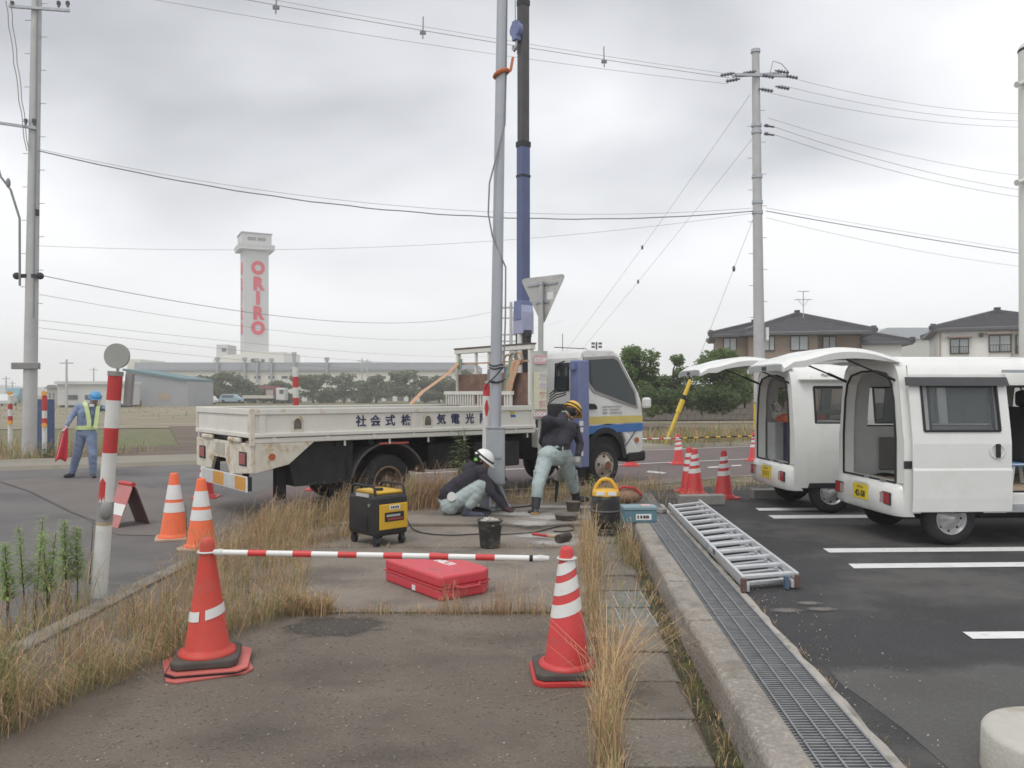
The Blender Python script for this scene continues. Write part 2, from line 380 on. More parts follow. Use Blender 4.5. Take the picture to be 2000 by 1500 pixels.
# kerb along the junction corner
mb = MB(); cs = []
for i in range(len(CURVE) - 1):
    for t in range(4): 
        a, b = V(CURVE[i]), V(CURVE[i + 1]); cs.append(a.lerp(b, t / 4))
cs.append(V(CURVE[-1])); cs.append(V((60, road_near(60))))
vs = []
for i, p in enumerate(cs):
    d = (cs[min(i + 1, len(cs) - 1)] - cs[max(i - 1, 0)]).normalized(); nr = V((-d.y, d.x))
    for off, z in ((.02, RZ - .03), (.01, .02), (-.14, .022), (-.15, -.03)):
        q = p + nr * off; vs.append((q.x, q.y, z))
mb.add(vs, [(i * 4 + j, i * 4 + j + 1, (i + 1) * 4 + j + 1, (i + 1) * 4 + j) for i in range(len(cs) - 1) for j in range(3)])
mb.build('kerb', pm('old_kerb_concrete', (.22, .20, .17), .95, var=.25, scale=4, bump=.5, bscale=60, dirt=(.13, .115, .09), dsc=3, dlo=.45, dhi=.65), kind='structure', label='old kerb curving round the junction corner')
# gutter cover slabs between the dry grass and the kerb
GUT = pm('gutter_concrete', (.205, .18, .15), .95, var=.2, scale=2.2, bump=.5, bscale=80, speck=(50, .7, (.29, .265, .23)), dirt=(.12, .105, .085), dsc=2.2, dlo=.48, dhi=.7)
gut = thing('gutter', None, None); tag(gut, 'row of concrete gutter covers beside the kerb', None, None, 'structure')
y = 1.84
while y < 10.6:
    L = .495
    if not (5.15 < y + .25 < 6.25):
        m = MB(); x0, x1 = .285 + kx(y), .665 + kx(y); j = rnd.uniform(-.012, .012)
        m.b2((x0 + j, y, .0), (x1 + j, y + L - .018, .012 + rnd.uniform(0, .012)))
        m.build('gutter_cover', GUT, gut, bev=.012)
    y += .5
GRT = pm('steel_mesh_cover', (.20, .215, .20), .6, .3, var=.2, scale=20, dirt=(.13, .12, .08), dsc=6)
GRTL = pm('bare_steel_edge', (.52, .54, .52), .4, .6, var=.1)
for y in (5.34, 5.84):
    m = MB(); m.b2((.30 + kx(y), y, .0), (.665 + kx(y), y + .47, .012)); g_ = m.build('mesh_cover', GRT, gut, bev=.003)
    m = MB()
    for x in (.305, .425, .54, .655): m.b2((x + kx(y) - .004, y, .011), (x + kx(y) + .004, y + .46, .017))
    m.build('cover_bar', GRTL, g_)
# moss strip
MOSS = pm('moss_and_soil', (.055, .05, .028), .95, var=.5, scale=9, bump=1.0, bscale=30, dirt=(.10, .095, .03), dsc=6, dlo=.5, dhi=.6)
mb = MB(); 
for i in range(40):
    a, b = 1.5 + i * .22, 1.5 + (i + 1) * .22
    mb.poly([(.655 + kx(a), a, .016), (.775 + kx(a), a, .022), (.775 + kx(b), b, .022), (.655 + kx(b), b, .016)])
mb.build('moss_strip', MOSS, kind='stuff', label='strip of moss and soil between gutter covers and kerb', cat='moss')
# kerb blocks bordering the parking lot
KB = pm('kerb_concrete', (.30, .27, .235), .93, var=.2, scale=2.4, bump=.8, bscale=55, speck=(45, .8, (.45, .42, .37)), dirt=(.17, .15, .125), dsc=4, dlo=.5, dhi=.72)
kb = thing('boundary_kerb', 'tall weathered concrete block kerb along the parking lot', None); tag(kb, None, None, None, 'structure')
y = .88
for k in range(8):
    m = MB(); y1 = min(y + .935, 8.5); a, b = y, y1; dz = rnd.uniform(-.010, .010); j = rnd.uniform(-.010, .010)
    pr = [(.765, 0), (.752, .222), (.772, .245), (.905, .245), (.925, .22), (.935, 0)]
    m.add([(x + j + kx(a), a, z + (dz if z > .1 else 0)) for x, z in pr] + [(x + j + kx(b), b, z + (dz if z > .1 else 0)) for x, z in pr],
          [(i, (i + 1) % 6, 6 + (i + 1) % 6, 6 + i) for i in range(6)] + [(5, 4, 3, 2, 1, 0), (6, 7, 8, 9, 10, 11)])
    m.build('kerb_block', KB, kb, bev=.013); y += .96
# drain with steel grating
dr = thing('drain', None, None); tag(dr, 'drain channel with steel grating beside the kerb', None, None, 'structure')
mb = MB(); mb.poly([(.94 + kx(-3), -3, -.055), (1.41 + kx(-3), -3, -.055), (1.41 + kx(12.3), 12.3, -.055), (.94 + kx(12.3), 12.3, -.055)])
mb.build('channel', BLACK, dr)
GR = pm('grating_steel', (.30, .31, .32), .45, .55, var=.18, scale=12)
y = 1.6; k = 0
while y < 12.0:
    m = MB(); L = .985
    for x in (.995, 1.095, 1.196, 1.297, 1.392):
        m.bar((x + kx(y), y, .002), (x + kx(y + L), y + L, .002), .010, .034)
    nb = 32 if y < 5.4 else 24
    for i in range(nb + 1):
        yy = y + .006 + (L - .012) * i / nb
        m.bar((.995 + kx(yy), yy, -.004), (1.392 + kx(yy), yy, -.004), .30 / nb * 1.15 if 0 < i < nb else .014, .030)
    m.build('grating', GR, dr); y += 1.0
EDGE = pm('drain_edge_concrete', (.40, .37, .33), .9, var=.15, scale=5, bump=.5, bscale=60, dirt=(.2, .18, .15), dsc=6)
mb = MB(); r_ = random.Random(3); n = 60; vs = []
for i in range(n + 1):
    yy = 1.2 + (11.3 - 1.2) * i / n; e_ = .035 + r_.uniform(0, .028) if yy < 9 else .05
    vs += [(1.402 + kx(yy), yy, -.05), (1.402 + kx(yy), yy, .010), (1.402 + e_ + kx(yy), yy, .009), (1.41 + e_ + kx(yy), yy, -.02)]
mb.add(vs, [(i * 4 + j, i * 4 + j + 1, (i + 1) * 4 + j + 1, (i + 1) * 4 + j) for i in range(n) for j in range(3)])
mb.build('channel_edge', EDGE, dr)
# parking lot
mb = MB(); mb.poly([(1.402 + kx(-6), -6, .002), (60, -6, .002), (60, lot(60), .002), (1.402 + kx(12), lot(1.4 + kx(12)), .002)])
mb.build('parking_lot', ASPHL, kind='structure', label='dark asphalt parking lot')
LINE = pm('lot_line_paint', (.72, .72, .70), .7, var=.06, scale=6, dirt=(.30, .30, .29), dsc=14, dlo=.58, dhi=.72)
for pts_ in ([(1475, 993), (1640, 992), (1640, 997), (1483, 998)], [(1500, 1007), (1720, 1006), (1720, 1012), (1512, 1013.5)],
             [(1607, 1072), (2400, 1066), (2400, 1074), (1620, 1080)], [(1657, 1102), (2400, 1095), (2400, 1103.5), (1668, 1111)], [(1880, 1235.5), (2500, 1230), (2500, 1243), (1900, 1249)]):
    m = MB(); m.poly([tuple(gp(a, b, .002) + V((0, 0, .005))) for a, b in pts_]); m.build('parking_line', LINE, kind='structure')
# paler worn surface of the lot nearest the camera
ASPW = pm('worn_lot_asphalt', (.095, .092, .088), .9, var=.10, scale=.9, bump=.4, bscale=190, speck=(55, .7, (.14, .135, .13)))
ed = [(1500, 1180), (1530, 1225), (1560, 1262), (1600, 1290), (1660, 1280), (1700, 1284), (1745, 1276), (1800, 1281), (1860, 1270), (1930, 1275), (2010, 1262), (2500, 1240)]
ed = [(1560, 1262), (1618, 1240), (1800, 1235), (2010, 1225), (2500, 1205)]
pw = [gp(a_, b_, .002) for a_, b_ in ed] + [V((6, 1.5, 0)), V((2.3, 1.5, 0)), gp(1850, 1500), gp(1770, 1430), gp(1690, 1370), gp(1640, 1335), gp(1618, 1310)]
mb = MB(); mb.poly([(p.x, p.y, .0045) for p in pw]); mb.build('worn_lot_surface', ASPW, kind='structure')
_t = ASPW.node_tree; _c = _t.nodes.new('ShaderNodeTexCoord'); _n = _t.nodes.new('ShaderNodeTexNoise'); _n.inputs['Scale'].default_value = 1.6; _n.inputs['Detail'].default_value = 7; _t.links.new(_c.outputs['Object'], _n.inputs['Vector'])
_s = _t.nodes.new('ShaderNodeSeparateXYZ'); _t.links.new(_c.outputs['Object'], _s.inputs[0]); _m = _t.nodes.new('ShaderNodeMath'); _m.operation = 'MULTIPLY_ADD'; _t.links.new(_n.outputs[0], _m.inputs[0]); _m.inputs[1].default_value = 1.1; _t.links.new(_s.outputs['Y'], _m.inputs[2])
_r = _t.nodes.new('ShaderNodeMapRange'); _r.inputs[1].default_value = 5.45; _r.inputs[2].default_value = 5.05; _t.links.new(_m.outputs[0], _r.inputs[0]); _t.links.new(_r.outputs[0], _t.nodes['Principled BSDF'].inputs['Alpha'])
walk_ = walk
lotw = bpy.data.objects['parking_lot']; _w = walk; walk = lotw
for k, (px, py, rx, ry) in enumerate([(1535, 1194, .16, .08), (1580, 1180, .13, .07), (1605, 1192, .16, .07)]): soft_spot('cement_stain', (.20, .185, .17), gp(px, py), rx, ry, .008 + .001 * k, .8, 3.0, .5)
for k, (px, py, rx, ry) in enumerate([(1800, 1340, .5, .3), (1650, 1400, .3, .25), (1900, 1180, .8, .3), (1750, 1140, .6, .25)]): soft_spot('lot_dust', (.15, .142, .13), gp(px, py), rx, ry, .0085 + .001 * k, .35, 1.6, .8)
walk = _w
# strip of dirt and weeds pavement between lot and road, far pavement and field
DIRT = pm('dirt_strip', (.20, .165, .12), .95, var=.3, scale=1.5, bump=.5, bscale=25, dirt=(.115, .115, .055), dsc=.9, dlo=.5, dhi=.62)
mb = MB(); mb.poly([rd(4.9, 11.0, .006), rd(70, 11.0, .006), rd(70, 12.15, .006), rd(7.0, 12.15, .006)])
mb.build('dirt_strip', DIRT, kind='structure', label='strip of dirt between parking lot and road')
FARW = pm('far_pavement', (.25, .225, .185), .92, var=.12, scale=.6, dirt=(.17, .16, .11), dsc=.5)
mb = MB(); mb.poly([rd(-13.4, 20.4, RZ + .08), rd(60, 20.4, RZ + .08), rd(60, 22.6, RZ + .08), rd(-13.9, 22.6, RZ + .08)])
mb.poly([rd(-13.4, 20.4, RZ + .08), rd(60, 20.4, RZ + .08), rd(60, 20.3, RZ - .02), rd(-13.4, 20.3, RZ - .02)])
mb.build('pavement', FARW, kind='structure', label='pale concrete pavement on the far side of the road')
SOIL = pm('tilled_soil', (.13, .10, .075), .97, var=.3, scale=.8, bump=.8, bscale=6)
mb = MB(); mb.poly([gp(330, 832, -.13), gp(1300, 826, -.13), rd(16, 23.3, -.13), rd(-7, 23.3, -.13), gp(350, 868, -.13)]); mb.build('tilled_field', SOIL, kind='structure', label='dark tilled field behind the truck')
SOIL2 = pm('dry_field_soil', (.25, .21, .15), .97, var=.2, scale=.5, bump=.4, bscale=4, dirt=(.17, .17, .09), dsc=.12, dlo=.5, dhi=.62)
mb = MB(); mb.poly([(-62, 30, -.135), (24, 48, -.135), (30, 118, -.135), (-95, 100, -.135)]); mb.build('field', SOIL2, kind='structure', label='pale dry field towards the factory')

# grit, small stones and dead leaves lying about
GRIT = pm('grit_stones', (.34, .32, .29), .95, var=.2, island=.5)
g = MB(); r_ = random.Random(8)
for k in range(1500):
    if k < 900: x, y, z = r_.uniform(-2.3, .35), r_.uniform(2.6, 9.2), .001; x += kx(y) * .5
    elif k < 1200: y = r_.uniform(2.6, 8.5); x = .28 + kx(y) + r_.random() * .5; z = .02
    else: y = r_.uniform(2.8, 9); x = 1.46 + kx(y) + abs(r_.gauss(0, .25)); z = .004
    if 5.7 < y < 9.36 and x < .25 + kx(y): z = .013
    s_ = r_.uniform(.002, .0065); g.box((x, y, z + s_ * .4), (s_ * r_.uniform(.8, 1.6), s_ * r_.uniform(.8, 1.6), s_), r_.uniform(0, 3), T=Matrix.Rotation(r_.uniform(-.5, .5), 3, 'X'))
g.build('grit', GRIT, kind='stuff', label='scattered grit and small stones on the pavement', cat='grit', recalc=False)

FINE = pm('fine_aggregate', (.215, .185, .15), .95, var=.2, island=.32)
g = MB(); r_ = random.Random(18)
for k in range(5200):
    y = 2.7 + 3.4 * r_.random() ** 1.5; x = r_.uniform(-2.2, .25) + kx(y) * .5; s_ = r_.uniform(.003, .009)
    if y > 5.68: continue
    g.box((x, y, .001 + s_ * .1), (s_ * r_.uniform(.8, 1.5), s_ * r_.uniform(.8, 1.5), s_ * .5), r_.uniform(0, 3))
g.build('fine_aggregate', FINE, kind='stuff', label='fine stone chips showing in the worn pavement surface', cat='stone chips', recalc=False)
# ================================================================== crane truck (local x forward, y 0 = near side, z above road)
TW = pm('truck_bed_paint', (.70, .685, .62), .5, var=.06, scale=3, dirt=(.46, .32, .18), dsc=6, dlo=.61, dhi=.76)
TWR = pm('rusted_truck_paint', (.66, .62, .52), .6, var=.10, scale=5, dirt=(.40, .25, .11), dsc=5.5, dlo=.50, dhi=.68)
CABW = pm('cab_paint', (.72, .72, .69), .25, var=.04, scale=2, dirt=(.5, .48, .44), dsc=3, dlo=.58, dhi=.8)
INK = pm('navy_lettering', (.03, .035, .10), .5)
BLUE = pm('crane_blue', (.17, .20, .36), .45, var=.10, scale=4, dirt=(.28, .30, .45), dsc=6, dlo=.58, dhi=.75)
CHAS = pm('chassis_black', (.020, .020, .022), .75, var=.4, scale=6)
HUB = pm('rusty_white_wheel', (.50, .45, .38), .6, var=.15, scale=10, dirt=(.18, .09, .05), dsc=9, dlo=.50, dhi=.66)
HUBD = pm('dirty_rear_rim', (.12, .085, .065), .8, var=.3, scale=12)
RIMR = pm('rusty_rim_edge', (.24, .16, .11), .75, var=.3, scale=12)
LAMP = pm('red_lamp_lens', (.33, .09, .09), .3, var=.1)
BROWN = pm('rusty_headboard', (.20, .125, .095), .85, var=.2, scale=6, dirt=(.14, .08, .06), dsc=5)
STRAP = pm('faded_orange_strap', (.50, .31, .20), .85, var=.15, scale=20)
STRAPG = pm('green_strap', (.20, .27, .19), .85, var=.15, scale=20)
BOOMD = pm('boom_dark_grey', (.075, .07, .072), .55, var=.15, scale=4)
T = thing('crane_truck', 'white flatbed truck with blue folding crane parked at the junction', 'truck', (-3.31, 10.1, RZ), R(38.5))
BL, BW = 4.71, 2.2
def part(mb, nm, mt, par=None, bev=0.0): return mb.build(nm, mt, par or T, bev=bev)
# load bed
m = MB(); m.b2((.06, .05, 1.06), (BL, BW - .05, 1.12)); part(m, 'bed_floor', DARK)
m = MB(); m.b2((.02, -.012, 1.035), (BL, .05, 1.10)); m.b2((.02, BW - .05, 1.035), (BL, BW + .012, 1.10)); part(m, 'bed_sill', TW, bev=.01)
def gate(y0, y1, nm='side_gate'):
    g = MB(); g.b2((.05, y0, 1.115), (BL, y1, 1.48)); o = part(g, nm, TW, bev=.006)
    s = -1 if y0 < 1 else 1; yf = y0 if y0 < 1 else y1
    for z0, z1, d in ((1.40, 1.482, .022), (1.11, 1.165, .028)):
        g = MB(); g.b2((.04, yf + s * .001, z0), (BL + .005, yf + s * d, z1)); part(g, 'gate_rail', TW, o, .01)
    for x in (.10, 2.36, 4.62):
        g = MB(); g.b2((x, yf + s * .001, 1.166), (x + .09, yf + s * .012, 1.398)); part(g, 'gate_stile', TW, o, .004)
    return o
g1 = gate(0, .035); gate(BW - .035, BW)
# recessed rope rings in the near gate
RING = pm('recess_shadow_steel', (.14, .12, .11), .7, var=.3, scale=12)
for x in (.62, 2.64, 3.87):
    g = MB(); n = 14
    pr = [(.085 * math.cos(math.pi * i / n), .075 + .10 * math.sin(math.pi * i / n)) for i in range(n + 1)] + [(-.085, -.055), (.085, -.055)]
    g.prism(pr, (x, .0, 1.22), (1, 0, 0), (0, 0, 1), (0, -1, 0), .010)
    rg = part(g, 'rope_ring_plate', TWR, g1, .004)
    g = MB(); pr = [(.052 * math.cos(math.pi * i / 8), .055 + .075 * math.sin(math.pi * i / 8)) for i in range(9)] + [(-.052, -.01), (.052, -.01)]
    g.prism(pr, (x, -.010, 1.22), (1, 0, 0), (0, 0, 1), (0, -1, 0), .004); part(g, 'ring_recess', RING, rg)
for ch, x in zip('社会式株気電光陽', (1.55, 1.775, 2.01, 2.27, 2.88, 3.13, 3.40, 3.665)):
    txt(ch, .165, INK, g1, (x, -.004, 1.283), (R(90), 0, 0), ext=.003, bold=.0032)
for x in (.30, 1.05, 1.75, 2.4, 3.05, 3.7, 4.3):
    g = MB(); g.cyl((x, -.02, 1.075), (x, .0, 1.075), .035, n=10); part(g, 'gate_latch', TW)
    g = MB(); g.b2((x + .25, .01, .96), (x + .275, .03, 1.036)); part(g, 'rope_hook', TW)
YB = pm('yellow_blue_sticker', (.55, .45, .08), .5)
g = MB(); g.b2((4.19, -.006, 1.34), (4.27, 0, 1.39)); part(g, 'sticker', YB, g1)
g = MB(); g.b2((4.20, -.006, 1.30), (4.30, 0, 1.333)); part(g, 'sticker', pm('blue_sticker', (.04, .12, .35), .5), g1)
# tailgate and rear lamp panel
g = MB(); g.b2((.0, .03, 1.115), (.045, BW - .03, 1.48)); tg = part(g, 'tailgate', TW, bev=.006)
for z0, z1, d in ((1.40, 1.485, .02), (1.11, 1.17, .025)):
    g = MB(); g.b2((-d, .02, z0), (-.001, BW - .02, z1)); part(g, 'gate_rail', TW, tg, .01)
for y in (.03, BW - .09):
    g = MB(); g.b2((-.016, y, 1.172), (-.001, y + .07, 1.398)); part(g, 'gate_stile', TWR, tg, .004)
for y in (.35, 1.45):
    g = MB(); g.b2((-.03, y, 1.035), (.02, y + .45, 1.10)); part(g, 'gate_hinge', TWR, bev=.02)
g = MB(); g.b2((-.02, -.02, 1.0), (.05, .028, 1.49)); part(g, 'corner_post', TWR, bev=.01)
g = MB(); pr = [(.0, 1.034), (BW, 1.034), (BW, .62), (1.55, .62), (1.42, .80), (.95, .80), (.78, .60), (.0, .66)]
g.prism(pr, (.0, 0, 0), (0, 1, 0), (0, 0, 1), (1, 0, 0), .05); part(g, 'lamp_panel', TWR, bev=.006)
g = MB(); g.prism([(.051, 1.034), (.85, 1.034), (.50, .75), (.051, .66)], (0, .02, 0), (1, 0, 0), (0, 0, 1), (0, -1, 0), .03); part(g, 'side_lamp_panel', TWR, bev=.004)
g = MB(); g.prism([(.051, 1.034), (.85, 1.034), (.50, .75), (.051, .66)], (0, BW, 0), (1, 0, 0), (0, 0, 1), (0, -1, 0), .03); part(g, 'side_lamp_panel', TWR, bev=.004)
for y in (.14, 1.78):
    g = MB(); g.b2((-.012, y, .74), (-.001, y + .26, .92)); l_ = part(g, 'tail_lamp', DARK, bev=.004)
    g = MB(); g.b2((-.022, y + .02, .76), (-.0125, y + .24, .90)); part(g, 'lamp_lens', LAMP, l_, .004)
g = MB(); g.cyl((.27, -.005, .86), (.27, -.022, .86), .045, n=14); part(g, 'side_marker', pm('orange_red_marker', (.45, .10, .04), .35))
g = MB(); g.b2((-.006, .98, .84), (-.001, 1.34, 1.0)); part(g, 'number_plate', pm('old_plate', (.45, .43, .36), .6, dirt=(.3, .2, .12)))
# rear underrun bar with reflective panels
g = MB(); g.b2((.0, .12, .42), (.06, 1.95, .60)); ub = part(g, 'underrun_bar', DARK, bev=.006)
OY = pm('orange_reflector', (.62, .30, .05), .45, var=.12, scale=15); WR = pm('white_reflector', (.55, .57, .56), .45, var=.06)
g = MB(); g.b2((-.008, .11, .41), (-.0005, 1.96, .61)); part(g, 'reflector_frame', WHITE, ub)
for i, (y0, y1) in enumerate(((.17, .55), (.55, .98), (.98, 1.42), (1.42, 1.9))):
    g = MB(); g.b2((-.014, y0, .425), (-.009, y1, .595)); part(g, 'reflector', WR if i % 2 else OY, ub)
for y in (.45, 1.6):
    g = MB(); g.bar((.1, y, .95), (.1, y, .52), .09, .06); part(g, 'underrun_bracket', CHAS)
# chassis and underside
g = MB(); g.b2((.06, .70, .72), (5.9, .82, .95)); g.b2((.06, 1.38, .72), (5.9, 1.50, .95)); part(g, 'chassis_rail', CHAS)
for x in (.7, 1.2, 1.7, 2.7, 3.3, 3.9, 4.5):
    g = MB(); g.b2((x, .06, .955), (x + .08, BW - .06, 1.055)); part(g, 'cross_bearer', CHAS)
g = MB(); g.prism([(.86, 1.03), (1.48, 1.03), (1.48, .44), (.62, .44), (.55, .75)], (0, .10, 0), (1, 0, 0), (0, 0, 1), (0, 1, 0), .5); part(g, 'side_box', CHAS, bev=.01)
g = MB(); g.bar((.52, .35, .98), (.52, .35, .26), .13, .13); part(g, 'stand_leg', CHAS)
g = MB(); g.b2((2.78, .20, .52), (3.55, .66, .93)); part(g, 'fuel_tank', CHAS, bev=.04)
g = MB(); g.b2((3.65, .20, .50), (4.55, .62, .92)); part(g, 'tool_box', pm('box_black', (.03, .03, .032), .5, var=.2), bev=.02)
g = MB(); g.b2((2.9, 1.5, .5), (4.4, 2.0, .92)); part(g, 'battery_box', CHAS, bev=.03)
g = MB(); g.cyl((2.04, .3, .44), (2.04, 1.9, .44), .09, n=12); g.sph((2.04, 1.1, .44), .22); part(g, 'rear_axle', CHAS)
g = MB(); g.cyl((1.2, 1.1, .62), (5.2, 1.1, .66), .05, n=10); part(g, 'drive_shaft', CHAS)
# rear fenders (half ring) with reflector strip
for y0 in (.06, 1.62):
    g = MB(); n = 16; vs = []
    for i in range(n + 1):
        a = R(8) + R(164) * i / n; ca, sa = math.cos(a), math.sin(a)
        for y in (y0, y0 + .5):
            for rr in (.53, .56): vs.append((2.04 + rr * 1.08 * ca, y, .43 + rr * sa))
    g.add(vs, [(i * 4 + a, i * 4 + b, (i + 1) * 4 + b, (i + 1) * 4 + a) for i in range(n) for a, b in ((0, 1), (1, 3), (3, 2), (2, 0))])
    part(g, 'rear_fender', pm('fender_grey', (.085, .082, .08), .7, var=.2))
g = MB(); g.b2((1.86, .035, .952), (2.34, .052, .978)); part(g, 'side_reflector', pm('red_strip', (.5, .12, .09), .4))
g = MB(); g.b2((1.36, .1, .2), (1.40, .6, .8)); mf = part(g, 'mud_flap', CHAS)
g = MB(); g.cyl((1.355, .35, .44), (1.35, .35, .44), .05, n=14); part(g, 'emblem', pm('flap_grey', (.3, .3, .3), .6), mf)
# wheels
def wheel(cx, y0, y1, rim, outer, R_=.40, far=False):
    c = (cx, 0, R_); wv = y1 - y0
    m = MB(); Tm = Matrix.Rotation(R(90), 3, 'X')   # lathe z -> -y
    pr = [(.235, 0), (.30, .0), (.365, .015), (.392, .05), (R_, wv * .3), (R_, wv * .7), (.392, wv - .05), (.365, wv - .015), (.30, wv), (.235, wv), (.235, 0)]
    m.lathe([(r, -z) for r, z in pr], (cx, y0, R_), n=36, T=Tm); ty = part(m, 'wheel', TYRE)
    m = MB()
    if rim == 'front': pr = [(.236, .03), (.232, .0), (.215, .02), (.20, .05), (.18, .02), (.13, -.045), (.085, -.055), (.08, -.085), (.0, -.09)]
    else: pr = [(.236, .02), (.225, .0), (.205, .03), (.195, .14), (.14, .17), (.09, .12), (.085, .02), (.0, .015)]
    s = 1 if not far else -1
    m.lathe([(r, -z * s) for r, z in pr], (cx, y0 if not far else y1, R_), n=32, T=Tm)
    ri = part(m, 'rim', outer, ty)
    if rim == 'front':
        for k in range(5):
            a = k * 1.2566 + .5; m = MB()
            m.cyl((cx + .155 * math.cos(a), (y0 if not far else y1) - .012 * s, R_ + .155 * math.sin(a)), (cx + .155 * math.cos(a), (y0 if not far else y1) - .026 * s, R_ + .155 * math.sin(a)), .027, n=10); part(m, 'rim_hole', BLACK, ri)
        m = MB(); m.cyl((cx, (y0 if not far else y1) - .09 * s, R_), (cx, (y0 if not far else y1) - .095 * s, R_), .075, n=14); part(m, 'hub_cap', RUST, ri)
    else:
        m = MB(); m.lathe([(r, -z * s) for r, z in ((.238, .01), (.232, -.006), (.215, -.004), (.205, .012))], (cx, y0 if not far else y1, R_), n=32, T=Tm); part(m, 'rim_edge', RIMR, ri)
    return ty
wheel(2.04, .10, .31, 'rear', HUBD); wheel(2.04, .33, .54, 'rear', HUBD)
wheel(2.04, 1.89, 2.10, 'rear', HUBD, far=True); wheel(2.04, 1.66, 1.87, 'rear', HUBD, far=True)
wheel(6.43, .12, .34, 'front', HUB); wheel(6.43, 1.76, 1.98, 'front', HUB, far=True)
# headboard, gantry and slatted rack at the front of the bed
g = MB(); g.b2((BL - .06, .04, 1.485), (BL - .01, BW - .04, 2.02)); part(g, 'headboard', BROWN)
for y in (.03, BW - .09):
    fr = MB(); fr.b2((BL - .08, y, 1.485), (BL, y + .06, 2.44)); part(fr, 'gantry_post', TW, bev=.008)
for y in (.42, .80, 1.18, 1.56):
    g = MB(); g.b2((BL - .06, y, 2.03), (BL - .02, y + .04, 2.40)); part(g, 'gantry_bar', TW)
g = MB(); g.b2((BL - .09, .0, 2.40), (BL + .01, BW, 2.48)); tr = part(g, 'gantry_rail', TW, bev=.008)
g = MB(); g.b2((BL - .10, -.01, 2.481), (BL + .02, BW + .01, 2.505)); part(g, 'rail_pad', pm('brown_rubber_pad', (.12, .085, .075), .8), tr)
for dy in (0, .14, .30):
    g = MB(); g.lathe([(.10 + .02 * math.cos(a * 1.047), .02 * math.sin(a * 1.047)) for a in range(7)], (BL - .10, .30 + dy, 2.26 - dy * .1), n=18, T=Matrix.Rotation(R(75 + dy * 60), 3, 'Y')); part(g, 'strap_loop', STRAP if dy != .14 else STRAPG)
g = MB(); g.b2((BL - .085, .05, 2.20), (BL - .055, BW - .05, 2.225)); part(g, 'gantry_rod', STRAP)
g = MB(); g.b2((BL - .42, .10, 1.655), (BL - .36, 2.05, 1.715)); rk = part(g, 'rack_rail', TW)
for k in range(26):
    if k in (3, 8, 13): continue
    y = .12 + k * .074; g = MB(); g.b2((BL - .41, y, 1.47), (BL - .375, y + .032, 1.66)); part(g, 'rack_slat', TW, rk)
# straps hung over the gantry
def strap(y, pts, mt, wd=.07):
    g = MB(); vs = []
    for (dy, x, z) in pts: vs += [(x, y + dy, z), (x, y + dy + wd, z), (x - .012, y + dy, z), (x - .012, y + dy + wd, z)]
    n = len(pts); g.add(vs, [(i * 4 + a, i * 4 + b, (i + 1) * 4 + b, (i + 1) * 4 + a) for i in range(n - 1) for a, b in ((0, 1), (1, 3), (3, 2), (2, 0))]); part(g, 'strap', mt)
strap(.22, [(0, BL - .05, 2.24), (.0, BL - .11, 2.23), (.06, BL - .14, 2.05), (.14, BL - .16, 1.85), (.20, BL - .16, 1.62)], STRAP, .17)
strap(.42, [(0, BL - .05, 2.24), (.0, BL - .11, 2.23), (.05, BL - .15, 2.0), (.10, BL - .16, 1.70)], STRAPG, .11)
strap(.33, [(0, BL - .06, 2.26), (.02, BL - .13, 2.2), (.10, BL - .15, 1.95), (.12, BL - .16, 1.75)], STRAP, .09)
strap(1.95, [(0, BL - .05, 2.26), (.0, BL - .11, 2.24), (.10, BL - .25, 2.05), (.30, BL - .7, 1.7), (.28, BL - .95, 1.49)], STRAP, .15)
strap(1.93, [(0, BL - .05, 2.3), (-.03, BL - .12, 2.3), (-.02, BL - .13, 2.12)], STRAPG, .10)
# crane: base, column, boom
cx_, cy_ = 5.2, .9
g = MB(); g.b2((4.92, .15, .55), (5.65, BW - .15, 1.10)); part(g, 'crane_base', CHAS, bev=.02)
g = MB(); g.b2((cx_ - .16, cy_ - .20, 1.10), (cx_ + .16, cy_ + .20, 1.7)); part(g, 'crane_turret', BLUE, bev=.03)
col = MB()
for dy in (-.10, .10): col.b2((cx_ - .07, cy_ + dy - .035, 1.7), (cx_ + .07, cy_ + dy + .035, 2.78))
for z in (1.9, 2.2, 2.5): col.b2((cx_ - .09, cy_ - .16, z), (cx_ + .05, cy_ + .16, z + .05))
col.tube([(cx_ - .08, cy_ - .17, 2.7), (cx_ - .1, cy_ - .20, 2.45), (cx_ - .09, cy_ - .18, 2.15)], .018)
col.box((cx_ - .04, cy_ - .17, 2.72), (.12, .08, .12))
part(col, 'crane_column', pm('greasy_black', (.03, .028, .027), .5, var=.3, scale=10), bev=.006)
g = MB(); g.cyl((cx_ - .07, cy_, 1.75), (cx_ - .07, cy_, 2.72), .055, n=14); part(g, 'lift_cylinder', WHITE)
g = MB(); pr = [(-.15, 2.72), (.15, 2.72), (.15, 3.1), (.10, 3.26), (-.10, 3.26), (-.15, 3.1)]
g.prism([(y * .9, z) for y, z in pr], (cx_ - .13, cy_, 0), (0, 1, 0), (0, 0, 1), (1, 0, 0), .26); part(g, 'boom_bracket', pm('pale_crane_blue', (.36, .38, .52), .45, var=.08), bev=.01)
bm_ = MB(); bm_.box((cx_, cy_, 4.45), (.19, .165, 3.2)); bo = part(bm_, 'boom', pm('boom_navy', (.10, .125, .24), .5, var=.12, scale=3), bev=.02)
g = MB(); g.b2((cx_ - .14, cy_ - .10, 2.96), (cx_ + .14, cy_ + .10, 3.30)); part(g, 'boom_foot', BLUE, bo, .01)
g = MB(); g.box((cx_, cy_, 6.06), (.205, .18, .10)); part(g, 'boom_collar', DARK, bo, .006)
g = MB(); g.box((cx_, cy_, 5.5), (.20, .175, .05)); part(g, 'boom_collar', DARK, bo, .006)
